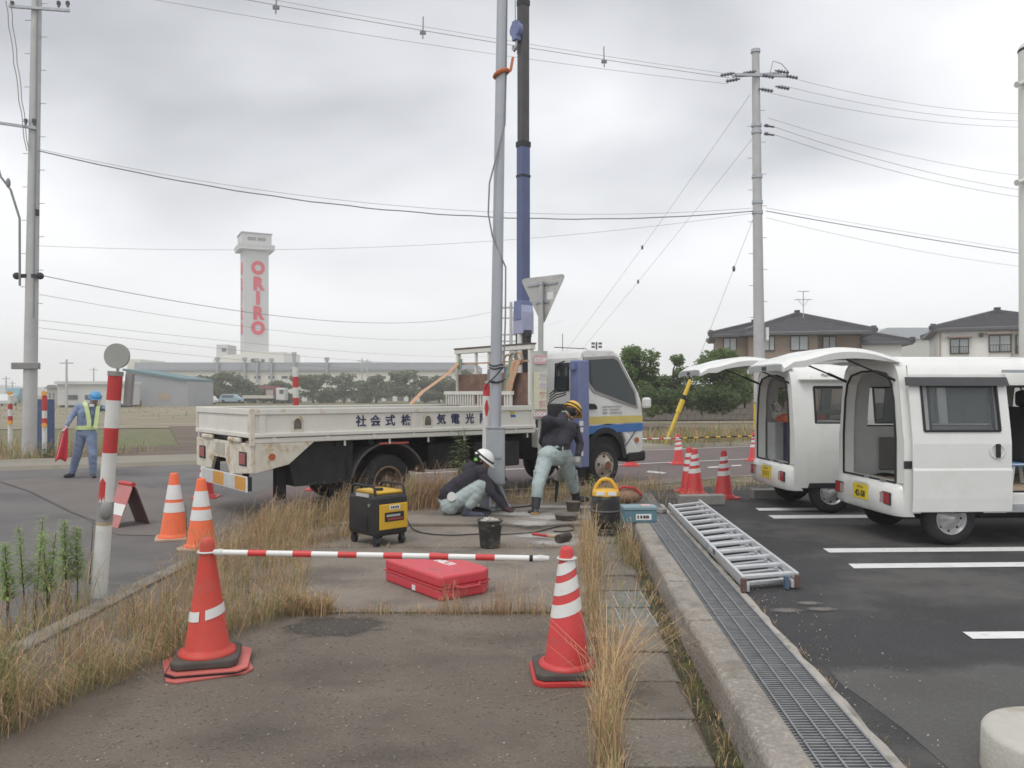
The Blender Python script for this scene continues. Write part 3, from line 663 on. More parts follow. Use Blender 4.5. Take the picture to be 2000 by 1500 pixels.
g = MB(); g.box((cx_, cy_, 8.1), (.165, .145, 4.1)); part(g, 'boom_section', BOOMD, bo, .012)
g = MB(); g.box((cx_, cy_, 8.55), (.18, .16, .10)); part(g, 'boom_collar', DARK, bo, .004)
g = MB(); g.box((cx_, cy_, 10.2), (.14, .12, 1.2)); g.box((cx_ - .12, cy_, 10.7), (.35, .14, .22)); part(g, 'boom_tip', BLUE, bo, .01)
# hoist wire and hook block
hk = V((cx_ - .14, cy_ + .02, 0))
g = MB(); g.cyl((hk.x, hk.y - .03, 8.15), (hk.x - .02, hk.y - .03, 10.6), .006, n=5); g.cyl((hk.x, hk.y + .03, 8.15), (hk.x - .02, hk.y + .03, 10.6), .006, n=5); part(g, 'hoist_wire', DARK)
g = MB(); g.cyl((hk.x - .05, hk.y, 8.05), (hk.x + .05, hk.y, 8.05), .13, n=18); g.b2((hk.x - .06, hk.y - .06, 7.86), (hk.x + .06, hk.y + .06, 8.2)); hb = part(g, 'hook_block', BLUE, bev=.01)
g = MB(); g.tube([(hk.x, hk.y, 7.88), (hk.x, hk.y, 7.76), (hk.x, hk.y + .06, 7.70), (hk.x, hk.y + .10, 7.74), (hk.x, hk.y + .09, 7.80)], .022, 8); part(g, 'hook', STEEL, hb)
# outriggers
for y, nm in ((-.03, 'outrigger'), (BW - .0, 'outrigger')):
    g = MB(); g.b2((5.56, y - .12, .42), (5.80, y + .12, 2.24)); og = part(g, nm, BLUE, bev=.02)
    g = MB(); g.b2((5.61, y - .08, .10), (5.75, y + .08, .42)); part(g, 'outrigger_jack', CHAS, og)
    g = MB(); g.cyl((5.68, y, 0.0), (5.68, y, .10), .16, .10, n=16); part(g, 'outrigger_foot', CHAS, og)
    if y < 1:
        for z in (1.13, 1.02, .62):
            g = MB(); g.b2((5.565, y - .126, z), (5.65, y - .1205, z + .08)); part(g, 'white_decal', WHITE, og)
        g = MB(); g.b2((5.49, y - .05, 2.08), (5.559, y + .05, 2.20)); part(g, 'hose_bracket', BLUE, og)
g = MB(); g.b2((5.59, .1, .78), (5.74, BW - .1, .92)); part(g, 'outrigger_beam', CHAS)
# hoses between the turret and the cab
for k in range(4):
    g = MB(); g.tube([(5.1, .18 + .04 * k, 1.48 + .02 * k), (5.3, .16, 1.60 + .05 * k), (5.5, .12, 1.66 + .03 * k)], .012, 5); part(g, 'hydraulic_hose', BLACK)
g = MB(); g.tube([(5.52, -.02, 2.12), (5.5, .3, 2.2), (5.82, .5, 2.25), (5.82, .75, 2.15), (5.8, .75, 1.7)], .012, 5); part(g, 'hydraulic_hose', BLACK)
g = MB(); g.b2((4.95, .12, 1.12), (5.5, .5, 1.50)); part(g, 'control_box', DARK, bev=.03)
g = MB(); g.b2((4.80, -.02, .78), (4.95, .2, 1.10)); part(g, 'bracket', TW, bev=.02)
# cab
def q(px, py, y=.08):
    t = (px - 1000) / F
    s = (3.31 + y * .6225 + (10.1 + y * .7826) * t) / (.7826 - .6225 * t)
    d = 10.1 + .6225 * s + .7826 * y
    return s, EYE - (py - HZ) / F * d - RZ
cy0, cy1 = .10, 2.02
prof = [(5.86, .92), (5.86, 2.30), (5.92, 2.41), (6.05, 2.46), (6.70, 2.46), (6.82, 2.40), (6.95, 2.24), (7.33, 1.68), (7.40, 1.50), (7.43, 1.1), (7.42, .60), (7.30, .56), (6.98, .56), (6.97, .80), (6.86, 1.0), (6.70, 1.10), (6.50, 1.13), (6.20, 1.08), (6.02, .92)]
c_ = MB(); n = len(prof)
def tum(z): return .0 if z < 1.35 else (z - 1.35) * .075
vs = [(x, cy0 + tum(z), z) for x, z in prof] + [(x, cy1 - tum(z), z) for x, z in prof]
c_.add(vs, [(i, (i + 1) % n, n + (i + 1) % n, n + i) for i in range(n)] + [list(range(n))[::-1], list(range(n, 2 * n))])
cab = part(c_, 'cab', CABW, bev=.03)
def side_poly(pl, off, mt, nm, th=.006, par=None):
    for s_ in (0, 1):
        g = MB(); vs = []
        for o in (off, off + th):
            for x, z in pl:
                vs.append((x, cy0 + tum(z) - o, z) if s_ == 0 else (x, cy1 - tum(z) + o, z))
        k = len(pl); g.add(vs, [(i, (i + 1) % k, k + (i + 1) % k, k + i) for i in range(k)] + [list(range(k))[::-1], list(range(k, 2 * k))])
        part(g, nm, mt, par or cab)
win = [(6.00, 2.26), (6.70, 2.31), (6.81, 2.27), (7.20, 1.70), (7.24, 1.44), (6.20, 1.73), (6.08, 1.86), (6.02, 2.05)]
side_poly([(5.955, 2.31), (6.72, 2.36), (6.84, 2.32), (7.25, 1.72), (7.285, 1.40), (6.17, 1.685), (6.04, 1.83), (5.975, 2.05)], .001, pm('window_trim', (.30, .29, .27), .5), 'window_frame', .004)
CWIN = pm('cab_side_glass', (.035, .045, .048), .03, var=.05, spec=.45)
side_poly(win, .006, CWIN, 'side_window', .003)
side_poly([(5.90, 1.27), (7.40, 1.27), (7.405, 1.15), (5.90, 1.13)], .001, pm('yellow_stripe', (.68, .55, .16), .35, var=.05), 'stripe', .003)
side_poly([(5.90, 1.105), (7.408, 1.13), (7.41, .985), (5.90, .96)], .001, pm('blue_stripe', (.05, .17, .45), .35, var=.05), 'stripe', .003)
side_poly([(6.03, 1.49), (6.05, 1.50), (6.17, 1.49), (6.22, 1.44), (6.22, 1.40), (6.04, 1.40)], .001, BLACK, 'door_handle', .02)
SEAMC = pm('panel_gap', (.12, .12, .12), .8)
side_poly([(5.945, 2.36), (5.953, 2.36), (5.99, 1.2), (5.99, .95), (5.982, .95), (5.98, 1.2)], .001, SEAMC, 'door_gap', .002)
side_poly([(6.92, .72), (6.97, .72), (7.3, 1.05), (7.29, 1.06)], .001, SEAMC, 'door_gap', .002)
LET = pm('grey_lettering', (.40, .40, .40), .6)
for k in range(3):
    for j in range(8 - (k == 1)):
        if j == 2 and k: continue
        g = MB(); g.b2((6.37 + j * .062, cy0 + .008 - .0145, 1.425 - k * .055), (6.37 + j * .062 + .045, cy0 + .008 - .0105, 1.455 - k * .055)); part(g, 'small_lettering', LET, cab)
g = MB()
n = 14; vs = []
for i in range(n + 1):
    a = math.pi * i / n
    for rr, y in ((.44, .085), (.53, .085), (.53, .40), (.44, .40)): vs.append((6.43 + rr * math.cos(a), y, .50 + rr * math.sin(a) * 1.08))
g.add(vs, [(i * 4 + a, i * 4 + (a + 1) % 4, (i + 1) * 4 + (a + 1) % 4, (i + 1) * 4 + a) for i in range(n) for a in range(4)]); part(g, 'front_fender', BLACK)
g = MB(); g.b2((5.88, .16, .5), (6.9, 1.95, .9)); part(g, 'engine_bay', CHAS)
g = MB(); g.b2((7.0, .09, .42), (7.50, 2.03, .62)); part(g, 'bumper', BLACK, bev=.05)
g = MB(); g.cyl((7.24, .098, .82), (7.24, .082, .82), .05, n=14); part(g, 'turn_signal', pm('amber_lens', (.45, .15, .04), .3))
# windscreen, rear window
g = MB(); a, b = (6.93, 2.27), (7.315, 1.70); g.add([(a[0] + .012, .27, a[1] + .012), (a[0] + .012, 1.85, a[1] + .012), (b[0] + .012, 1.93, b[1] + .012), (b[0] + .012, .19, b[1] + .012)], [(0, 1, 2, 3)]); part(g, 'windscreen', GLASSD, cab)
g = MB(); g.b2((5.848, .42, 1.72), (5.859, .80, 2.22)); rw = part(g, 'rear_window', BLACK, cab, .005)
g = MB(); g.b2((5.842, .45, 1.75), (5.8475, .77, 2.19)); part(g, 'pane', CWIN, rw)
g = MB(); g.b2((5.848, 1.30, 1.72), (5.859, 1.70, 2.22)); rw = part(g, 'rear_window', BLACK, cab, .005)
g = MB(); g.b2((5.842, 1.33, 1.75), (5.8475, 1.67, 2.19)); part(g, 'pane', CWIN, rw)
g = MB(); g.cyl((5.95, .7, 2.45), (5.95, .7, 2.75), .006, n=5); g.cyl((5.75, .7, 2.50), (6.55, .7, 2.50), .008, n=5); part(g, 'antenna', DARK)
# mirrors
g = MB(); g.tube([(7.30, 1.98, 1.5), (7.62, 2.12, 1.52), (7.70, 2.14, 1.75), (7.66, 2.14, 2.05)], .016); ma = part(g, 'mirror_arm', BLACK)
g = MB(); g.box((7.68, 2.16, 1.88), (.10, .17, .32)); part(g, 'mirror', WHITE, ma, .04)
g = MB(); g.box((7.46, .05, 1.50), (.14, .14, .20)); part(g, 'corner_mirror', WHITE, bev=.04)
# ================================================================== two small vans with raised tailgates
VIN = pm('van_interior_grey', (.62, .63, .62), .7, var=.06)
VFLOOR = pm('van_plywood_floor', (.42, .33, .22), .8, var=.12, scale=8)
VPANEL2 = pm('tailgate_inner_grey', (.36, .37, .37), .6, var=.06)
VPANEL = pm('van_trim_board', (.20, .195, .18), .8, var=.06)
TINT = glassy('van_tinted_glass', (.13, .15, .15), .42)
VTAIL = pm('van_tail_lamp', (.36, .02, .03), .12, var=.1, spec=.8)
PLATE = pm('yellow_number_plate', (.78, .60, .03), .4, var=.03)
PBLK = pm('plate_black', (.02, .02, .02), .5)
STW = pm('steel_wheel_silver', (.45, .45, .45), .35, .4, var=.08)
def van(label, loc, rz, near):
    v = thing('van', label, 'van', loc, rz)
    P = lambda m, nm, mt, par=None, bev=0.0: m.build(nm, mt, par or v, bev=bev)
    H, W_ = 1.97, 1.42
    half = [(.02, .34), (.0, .50), (.0, 1.08), (.025, 1.18), (.095, 1.66), (.12, 1.76), (.16, 1.84), (.26, 1.92), (.45, 1.96), (.71, H)]
    full = half + [(W_ - y, z) for y, z in half[-2::-1]]
    xs = [0.0, .12, .30, .98, 1.10, 1.95, 2.10, 2.75, 3.02, 3.30, 3.40]
    def sc(x, y, z):        # front tapers like a cab-over van
        if x > 3.0 and z > 1.1: x -= (z - 1.1) * .55 * (x - 2.6) / .8
        return (x, y, z)
    g = MB(); k = len(full); vs = [sc(x, y, z) for x in xs for y, z in full]
    fs = []
    for i in range(len(xs) - 1):
        for j in range(k - 1):
            hole = False
            jj = min(j, k - 2 - j)
            if jj == 3 and (i in (2, 4, 6)): hole = True               # side windows
            if near and j == k - 1 - 1 - j and False: pass
            if near and jj in (0, 1, 2, 3) and j == jj and i in (4,): hole = True   # open sliding-door bay on the near side
            if jj in (0,) and 2 <= i <= 2: hole = hole
            if not hole: fs.append((i * k + j, i * k + j + 1, (i + 1) * k + j + 1, (i + 1) * k + j))
    g.add(vs, fs, 0, True)
    # nose
    g.add([sc(3.40, y, z) for y, z in full], [list(range(k))])
    body = P(g, 'body', [VANW, VIN]); 
    md = body.modifiers.new('thick', 'SOLIDIFY'); md.thickness = .028; md.offset = 0; md.material_offset = 0
    es = body.modifiers.new('split', 'EDGE_SPLIT'); es.split_angle = R(35)
    # inner lining (far side, roof) and floor
    g = MB()
    inn = [(y + (.05 if y < .7 else -.05), z - (.04 if z > 1.9 else 0)) for y, z in full]
    vs = [(x, y, z) for x in (.14, .30, .98, 1.10, 2.5) for y, z in inn]
    fs = []
    for i in range(4):
        for j in range(k - 1):
            jj = min(j, k - 2 - j)
            if jj == 3 and i in (1, 3): continue
            if near and j == jj and jj <= 3 and i == 3: continue
            fs.append((i * k + j, i * k + j + 1, (i + 1) * k + j + 1, (i + 1) * k + j))
    g.add(vs, fs, 0, True); P(g, 'lining', VIN)
    g = MB(); g.b2((.02, .06, .56), (2.6, W_ - .06, .60)); P(g, 'cargo_floor', VFLOOR)
    g = MB(); g.b2((.45, W_ - .085, .66), (1.15, W_ - .06, 1.05)); P(g, 'trim_board', VPANEL, bev=.01)
    g = MB(); g.b2((2.5, .05, .6), (2.53, W_ - .05, 1.2)); g.b2((2.2, .1, 1.1), (2.4, .6, 1.62)); g.b2((2.2, .82, 1.1), (2.4, 1.32, 1.62)); g.b2((1.95, .1, .8), (2.45, 1.32, 1.1)); P(g, 'front_seat', pm('seat_fabric', (.04, .04, .045), .9, var=.2), bev=.05)
    # side windows
    for y0, s_ in ((0, 1), (W_, -1)):
        for a, b in ((.30, .98), (1.10, 1.95), (2.10, 2.75)):
            if near and s_ == 1 and a == 1.10: continue
            g = MB(); z0, z1 = 1.18, 1.66
            pts = [(a, .025, z0), (b, .025, z0), (b, .095, z1), (a, .095, z1)]
            g.poly([(x, y0 + s_ * y, z) for x, y, z in pts]); wn_ = P(g, 'side_window', TINT)
            g = MB()
            for p_, q_ in zip(pts, pts[1:] + pts[:1]):
                p2 = (p_[0], y0 + s_ * (p_[1] - .003), p_[2]); q2 = (q_[0], y0 + s_ * (q_[1] - .003), q_[2]); g.bar(p2, q2, .024, .03)
            P(g, 'window_seal', BLACK, wn_)
            for cx2, sx2 in ((a, 1), (b, -1)):                       # rounded window corners
                for cz2, sz2 in ((z0, 1), (z1, -1)):
                    rr2 = .075; pl2 = [(cx2, cz2)] + [(cx2 + sx2 * rr2 * (1 - math.sin(q2 * .3927)), cz2 + sz2 * rr2 * (1 - math.cos(q2 * .3927))) for q2 in range(5)]
                    g = MB(); g.poly([(x2, y0 + s_ * (.025 + .07 * (zz2 - z0) / (z1 - z0) - .004), zz2) for x2, zz2 in pl2]); P(g, 'corner_filler', VANW, wn_)
    # rear frame round the open hatch
    opn = [(.13, .64), (.13, 1.10), (.17, 1.50), (.22, 1.68), (.32, 1.78), (.55, 1.82)]
    opn = opn + [(W_ - y, z) for y, z in opn[::-1]]
    ou = [(.0, .52), (.0, 1.08), (.085, 1.60), (.12, 1.76), (.26, 1.92), (.5, 1.965)]
    ou = ou + [(W_ - y, z) for y, z in ou[::-1]]
    g = MB(); n = len(opn)
    vs = [(0.004, y, z) for y, z in ou] + [(-.006, y, z) for y, z in opn] + [(.10, y + (.02 if y < .7 else -.02), z) for y, z in opn]
    g.add(vs, [(i, i + 1, n + i + 1, n + i) for i in range(n - 1)] + [(0, n, 2 * n - 1, n - 1)] + [(n + i, n + (i + 1) % n, 2 * n + (i + 1) % n, 2 * n + i) for i in range(n)])
    P(g, 'hatch_frame', VANW)
    g = MB(); g.tube([(-.012, y, z) for y, z in opn + opn[:1]], .013, 6, caps=False); P(g, 'hatch_seal', BLACK)
    # bumper, lamps, plate
    g = MB(); bp = [(0.10, .0), (-.02, .01), (-.075, .10), (-.095, .35), (-.10, W_ / 2), (-.095, W_ - .35), (-.075, W_ - .10), (-.02, W_ - .01), (.10, W_)]
    vs = []; pz = [(.30, .03), (.34, .0), (.50, -.004), (.56, .012), (.62, .03), (.632, .07)]
    for z, inw in pz:
        for x, y in bp: vs.append((x + inw, y + (inw * .4 if y < .2 else (-inw * .4 if y > W_ - .2 else 0)), z))
    nb = len(bp); g.add(vs, [(i * nb + j, i * nb + j + 1, (i + 1) * nb + j + 1, (i + 1) * nb + j) for i in range(len(pz) - 1) for j in range(nb - 1)], 0, True)
    g.add([vs[-nb + j] for j in range(nb)] + [(.12, W_, .634), (.12, 0, .634)], [list(range(nb + 2))]); P(g, 'bumper', VANW)
    for y in (.10, W_ - .32):
        g = MB(); g.box((-.079, y + .11, .475), (.022, .235, .135), rz=(-.09 if y < .7 else .09)); tl = P(g, 'tail_lamp', DARK, bev=.008)
        g = MB(); g.box((-.0905, y + .11, .475), (.008, .215, .115), rz=(-.09 if y < .7 else .09)); P(g, 'lamp_lens', VTAIL, tl, .003)
        g = MB(); g.box((-.0945, y + (.165 if y < .7 else .055), .475), (.006, .085, .105), rz=(-.09 if y < .7 else .09)); P(g, 'indicator_lens', pm('clear_lens', (.42, .33, .31), .15), tl)
    g = MB(); g.b2((-.112, .53, .405), (-.104, .86, .57)); pl = P(g, 'number_plate', PLATE, bev=.003)
    rot = (R(90), 0, R(-90))
    PSM = pm('plate_faint_print', (.35, .24, .03), .6)
    if near: txt('42-58', .095, PBLK, pl, (-.1135, .695, .463), rot, 'plate_digits', .001, bold=.003)
    else:
        for j in range(4): g = MB(); g.b2((-.115, .58 + j * .062, .43), (-.1125, .58 + j * .062 + .036, .50)); P(g, 'plate_mark', PSM, pl)
    for j in range(4): g = MB(); g.b2((-.115, .63 + j * .036, .525), (-.1125, .63 + j * .036 + .022, .552)); P(g, 'plate_mark', PSM, pl)
    g = MB(); g.b2((-.10, .55, .575), (-.075, .84, .60)); P(g, 'plate_light', VANW, bev=.004)
    g = MB(); g.b2((-.05, .30, .632), (-.02, .40, .65)); g.b2((-.03, .66, .632), (.0, .76, .66)); P(g, 'hatch_latch', STEEL)
    # tailgate, raised
    g = MB(); L = 1.25; n = 12; vs = []
    for i in range(n + 1):
        t = i / n; x = .06 - t * L; zt = 1.955 + .135 * math.sin(min(t * 1.25, 1) * 2.4) - .10 * t ** 2.2; th = .05 + .06 * math.sin(t * 3.1) + (.03 if t > .75 else 0)
        if i == n: zt -= .05; th = .075
        if i == 0: th = .03
        yi = .10 + .05 * (1 - min(1, t * 3)) + (.05 if t > .9 else 0)
        ring = []
        for f in (0, .06, .2, .5, .8, .94, 1):
            y = yi + (W_ - 2 * yi) * f; ring.append((x, y, zt - (.06 if f in (0, 1) else .015 if f in (.06, .94) else 0)))
        vs += ring + [(x, W_ - yi - .01, zt - th - .02), (x, W_ / 2, zt - th + .01), (x, yi + .01, zt - th - .02)]
    kk = 10; g.add(vs, [(i * kk + j, i * kk + (j + 1) % kk, (i + 1) * kk + (j + 1) % kk, (i + 1) * kk + j) for i in range(n) for j in range(kk)], 0, True)
    g.add(vs[:kk], [list(range(kk))]); g.add(vs[-kk:], [list(range(kk))]); tgt = P(g, 'tailgate', VANW)
    es = tgt.modifiers.new('split', 'EDGE_SPLIT'); es.split_angle = R(38)
    g = MB(); g.b2((-.62, .22, 1.925), (-.12, W_ - .22, 1.945)); P(g, 'tailgate_window', TINT, tgt)
    g = MB(); g.b2((-1.1985, .22, 1.815), (-1.1905, W_ - .22, 1.885)); P(g, 'tailgate_trim', VPANEL2, tgt, .003)
    g = MB(); g.b2((-1.206, .64, 1.83), (-1.199, .76, 1.87)); P(g, 'tailgate_lock', DARK, tgt)
    for y in (.17, W_ - .17):
        g = MB(); g.cyl((-.52, y, 1.93), (-.20, y, 1.80), .010, n=7); g.cyl((-.22, y, 1.81), (.06, y, 1.69), .016, n=7); P(g, 'gas_strut', BLACK)
    # wheels
    for cx in (.52, 2.95):
        for y0, far in ((.015, False), (W_ - .165, True)):
            g = MB(); Tm = Matrix.Rotation(R(90), 3, 'X'); r_, wd = .275, .15
            prf = [(.16, 0), (.20, 0), (.25, .012), (r_, .04), (r_, wd - .04), (.25, wd - .012), (.20, wd), (.16, wd), (.16, 0)]
            g.lathe([(r, -z) for r, z in prf], (cx, y0, r_), n=32, T=Tm); ty = P(g, 'wheel', TYRE)
            s_ = -1 if far else 1; yb = y0 + (wd if far else 0)
            g = MB(); g.lathe([(r, -z * s_) for r, z in ((.166, .01), (.160, -.004), (.15, .0), (.14, .05), (.115, .055), (.10, .02), (.06, .025), (.045, -.01), (0, -.012))], (cx, yb, r_), n=28, T=Tm); ri = P(g, 'rim', STW, ty)
            for a in range(8):
                ca, sa = math.cos(a * .785), math.sin(a * .785); g = MB()
                g.cyl((cx + .128 * ca, yb + .052 * s_, r_ + .128 * sa), (cx + .128 * ca, yb + .049 * s_, r_ + .128 * sa), .013, n=8); P(g, 'rim_hole', BLACK, ri)
            g = MB(); n = 12; vs = []
            for i in range(n + 1):
                a = R(8) + R(164) * i / n
                for rr, y in ((.335, (-.002 if not far else W_ + .002)), (.335, (.30 if not far else W_ - .30))): vs.append((cx + rr * math.cos(a), y, .29 + rr * math.sin(a)))
            g.add(vs, [(i * 2, i * 2 + 1, i * 2 + 3, i * 2 + 2) for i in range(n)])
            lid = [(cx + .335 * math.cos(R(8) + R(164) * i / n), (-.002 if not far else W_ + .002), .29 + .335 * math.sin(R(8) + R(164) * i / n)) for i in range(n + 1)]
            g.add(lid + [(cx, (-.002 if not far else W_ + .002), .34)], [list(range(n + 2))]); P(g, 'wheel_arch', BLACK)
    g = MB(); g.b2((.15, .38, .22), (3.2, W_ - .38, .50)); P(g, 'underbody', CHAS, bev=.03); g = MB(); g.b2((.9, .06, .33), (2.6, W_ - .06, .54)); P(g, 'sill', VANW, bev=.02)
    # panel gaps, fuel flap, drip rail, dirt line
    GAP = pm('van_panel_gap', (.16, .16, .155), .8)
    for y0, s_ in ((0, 1), (W_, -1)):
        for x in (1.04, 2.02):
            g = MB(); g.tube([(x, y0 + s_ * (y - .0015 - .0), z) for y, z in half[1:6]], .0045, 4); P(g, 'panel_gap', GAP)
        g = MB(); g.tube([(x, y0 + s_ * .118, 1.765) for x in (.05, 1.0, 2.0, 2.9)], .010, 5); P(g, 'drip_rail', VANW)
        g = MB(); g.tube([(x, y0 - s_ * .001, .84) for x in (.05, 1.0, 2.0, 3.0)], .006, 4); P(g, 'body_crease', VANW)
    g = MB(); g.tube([(-.002, y, z) for y, z in ((.0, .64), (.03, .64), (.12, .638))], .004, 4); P(g, 'panel_gap', GAP)
    # windscreen
    g = MB(); g.poly([(2.98 + .19, .13, 1.66), (2.98 + .19, W_ - .13, 1.66), (3.33, W_ - .08, 1.18), (3.33, .08, 1.18)]); P(g, 'windscreen', GLASSD)
    return v, P
v1, P1 = van('white van with open tailgate and side door slid back, nearest to the camera', (4.03, 8.20, .002), R(3.0), True)
# slid-back door standing proud of the near van's side, visor, handle, rail
W_ = 1.42
dz = [(-.075, .36), (-.085, .50), (-.085, .79), (-.072, .805), (-.07, 1.06), (-.055, 1.19), (.02, 1.66), (.03, 1.78)]
x0, x1 = .06, 1.11
g = MB(); vs = []
for x in (x0, x0 + .13, x1 - .12, x1):
    for y, z in dz: vs.append((x, y, z))
for x in (x0 + .01, x0 + .13, x1 - .12, x1 - .01):
    for y, z in dz: vs.append((x, y + .04, z))
k = len(dz); fs = []
for o in (0, 4 * k):
    for i in range(3):
        for j in range(k - 1):
            if i == 1 and j == 5: continue
            fs.append((o + i * k + j, o + i * k + j + 1, o + (i + 1) * k + j + 1, o + (i + 1) * k + j))
for i, o2 in ((0, 0), (3, 3)):
    for j in range(k - 1): fs.append((i * k + j, i * k + j + 1, 4 * k + i * k + j + 1, 4 * k + i * k + j))
for j in (0, k - 1, 5, 6):
    for i in range(3): fs.append((i * k + j, (i + 1) * k + j, 4 * k + (i + 1) * k + j, 4 * k + i * k + j))
g.add(vs, fs, 0, False); sd_ = P1(g, 'sliding_door', VANW, None, .008)
g = MB(); g.poly([(x0 + .13, -.045, 1.19), (x1 - .12, -.045, 1.19), (x1 - .12, .03, 1.66), (x0 + .13, .03, 1.66)]); P1(g, 'door_window', TINT, sd_)
g = MB(); fr_ = [(x0 + .13, -.058, 1.19), (x1 - .12, -.058, 1.19), (x1 - .12, .017, 1.66), (x0 + .13, .017, 1.66)]
for a, b in zip(fr_, fr_[1:] + fr_[:1]): g.bar(a, b, .02, .022)
P1(g, 'window_seal', BLACK, sd_)
g = MB(); g.add([(x0 - .04, .0, 1.66), (x1 + .0, .0, 1.66), (x1, .0 + .02, 1.745), (x0 - .04, .02, 1.745), (x0 - .04, -.03, 1.655), (x1, -.03, 1.655)], [(4, 5, 2, 3), (0, 1, 5, 4), (0, 4, 3), (1, 2, 5)]); P1(g, 'rain_visor', pm('smoked_visor', (.06, .06, .062), .25), sd_)
g = MB(); n = 10; g.lathe([(.085, 0), (.075, .006), (.06, -.004)], (x1 - .16, -.079, .985), n=20, T=Matrix.Rotation(R(90), 3, 'X')); P1(g, 'handle_recess', VANW, sd_)
g = MB(); g.b2((x1 - .185, -.10, .915), (x1 - .135, -.078, 1.06)); P1(g, 'door_handle', BLACK, sd_, .012)
g = MB(); g.b2((.0, -.018, .80), (.09, .0, .88)); P1(g, 'rear_reflector', DARK)
g = MB(); g.b2((1.1, -.004, .36), (2.0, .06, .40)); g.b2((1.1, .02, .40), (2.0, .06, .42)); P1(g, 'sill_step', STEEL)
g = MB(); g.b2((1.05, -.003, 1.79), (2.0, .01, 1.82)); P1(g, 'door_rail', STEEL)
SEATB = pm('black_seat', (.02, .02, .022), .8, var=.2)
g = MB(); g.box((1.55, .42, 1.12), (.16, .44, .62), T=Matrix.Rotation(R(8), 3, 'Y')); st_ = P1(g, 'rear_seat', SEATB, None, .05)
g = MB(); g.box((1.60, .42, 1.52), (.10, .24, .18)); P1(g, 'headrest', SEATB, st_, .04)
g = MB(); g.box((1.75, .42, .86), (.45, .44, .14)); P1(g, 'seat_cushion', SEATB, st_, .04)
pc = thing('stepladder', 'blue and white folding step stool inside the nearest van doorway', 'step stool', v1.matrix_world @ V((0, 0, 0)))
bpy.context.view_layer.update()
pc.location = v1.matrix_world @ V((1.42, .30, .60)); pc.rotation_euler = (0, 0, R(3))
g = MB(); g.b2((-.14, -.12, .20), (.14, .12, .235)); g.build('step_top', pm('blue_plastic', (.12, .28, .55), .5), pc, bev=.01)
for sx in (-1, 1):
    for sy in (-1, 1):
        g = MB(); g.bar((sx * .15, sy * .12, 0), (sx * .11, sy * .10, .20), .03, .02); g.build('leg', WHITE, pc)
v2, P2 = van('white van with open tailgate full of tools, farther from the camera', (3.68, 10.4, .002), R(3.0), False)
g = MB(); g.b2((.12, -.012, .875), (1.9, .004, .915)); P2(g, 'door_rail', pm('rail_grey', (.12, .12, .11), .5))
g = MB(); g.b2((.23, -.004, 1.78), (.24, .02, 1.80)); g.b2((.10, -.002, 1.755), (3.0, .1, 1.765)); P2(g, 'roof_gutter', VANW)
g = MB()
for j, dz_ in enumerate((.012, .0, .014, .006)): g.b2((.42 + j * .04, .112, 1.80 + dz_), (.42 + j * .04 + .034, .124, 1.825 + dz_))
P2(g, 'badge', STEEL)
bpy.context.view_layer.update()
# load in the far van
def inside(p): return v2.matrix_world @ V(p)
PIPE = pm('pvc_pipe', (.62, .60, .54), .5)
t_ = thing('pipe', 'pale plastic pipe lying on the load in the farther van', 'pipe', inside((.06, .80, 1.28))); t_.rotation_euler = (0, 0, R(3))
g = MB(); g.cyl((-.02, 0, 0), (1.0, .1, .03), .035, n=14, caps=False); g.build('pipe_wall', PIPE, t_)
g = MB(); g.lathe([(.06, -.02), (.065, 0), (.045, .02)], (0, 0, 0), n=18, T=Matrix.Rotation(R(90), 3, 'Y')); g.build('pipe_socket', PIPE, t_)
t_ = thing('cable_reel', 'coil of grey hose hung high in the farther van', 'hose', inside((.12, .98, 1.36)))
g = MB(); g.lathe([(.09 + .022 * math.cos(a * .785), .022 * math.sin(a * .785)) for a in range(9)], (0, 0, 0), n=24, T=Matrix.Rotation(R(80), 3, 'Y')); g.build('coil', pm('hose_grey', (.25, .25, .25), .6), t_)
g = MB(); g.lathe([(.06 + .012 * math.cos(a * .785), .012 * math.sin(a * .785)) for a in range(9)], (.0, -.16, .03), n=20, T=Matrix.Rotation(R(70), 3, 'Y')); g.build('coil', PIPE, t_)
g = MB(); g.b2((-.24, -.35, -.06), (.30, .28, .06)); o_ = g.build('tool_bag', pm('orange_bag', (.55, .13, .06), .8, var=.2), bev=.04, label='orange tool bag on top of the load in the farther van', cat='bag'); o_.location = inside((.36, .75, 1.23))
g = MB(); g.b2((0, 0, 0), (.7, .35, .55)); o_ = g.build('plastic_crate', pm('dark_green_plastic', (.035, .055, .045), .5, var=.2), bev=.03, label='dark green plastic tub in the farther van', cat='tub'); o_.location = inside((.10, .20, .605))
g = MB(); g.b2((0, 0, 0), (.6, .32, .55)); o_ = g.build('drawer_unit', pm('light_grey_plastic', (.45, .46, .46), .5, var=.1), bev=.01, label='grey tool box standing in the farther van', cat='toolbox'); o_.location = inside((.10, .92, .605)); 
g = MB(); g.b2((0, 0, 0), (.5, .22, .57)); o_ = g.build('storage_case', pm('navy_plastic', (.02, .02, .06), .5, var=.1), bev=.01, label='navy storage case in the middle of the farther van load', cat='case'); o_.location = inside((.18, .62, .605))
g = MB(); g.b2((0, 0, 0), (.55, .5, .06)); o_ = g.build('folded_sheet', pm('white_sheet', (.6, .6, .62), .8), bev=.02, label='folded white sheet on the tub in the farther van', cat='sheet'); o_.location = inside((.16, .20, 1.157))
# ================================================================== poles, posts, sign
LP = pm('grey_steel_pole', (.40, .42, .45), .45, .35, var=.06, scale=3)
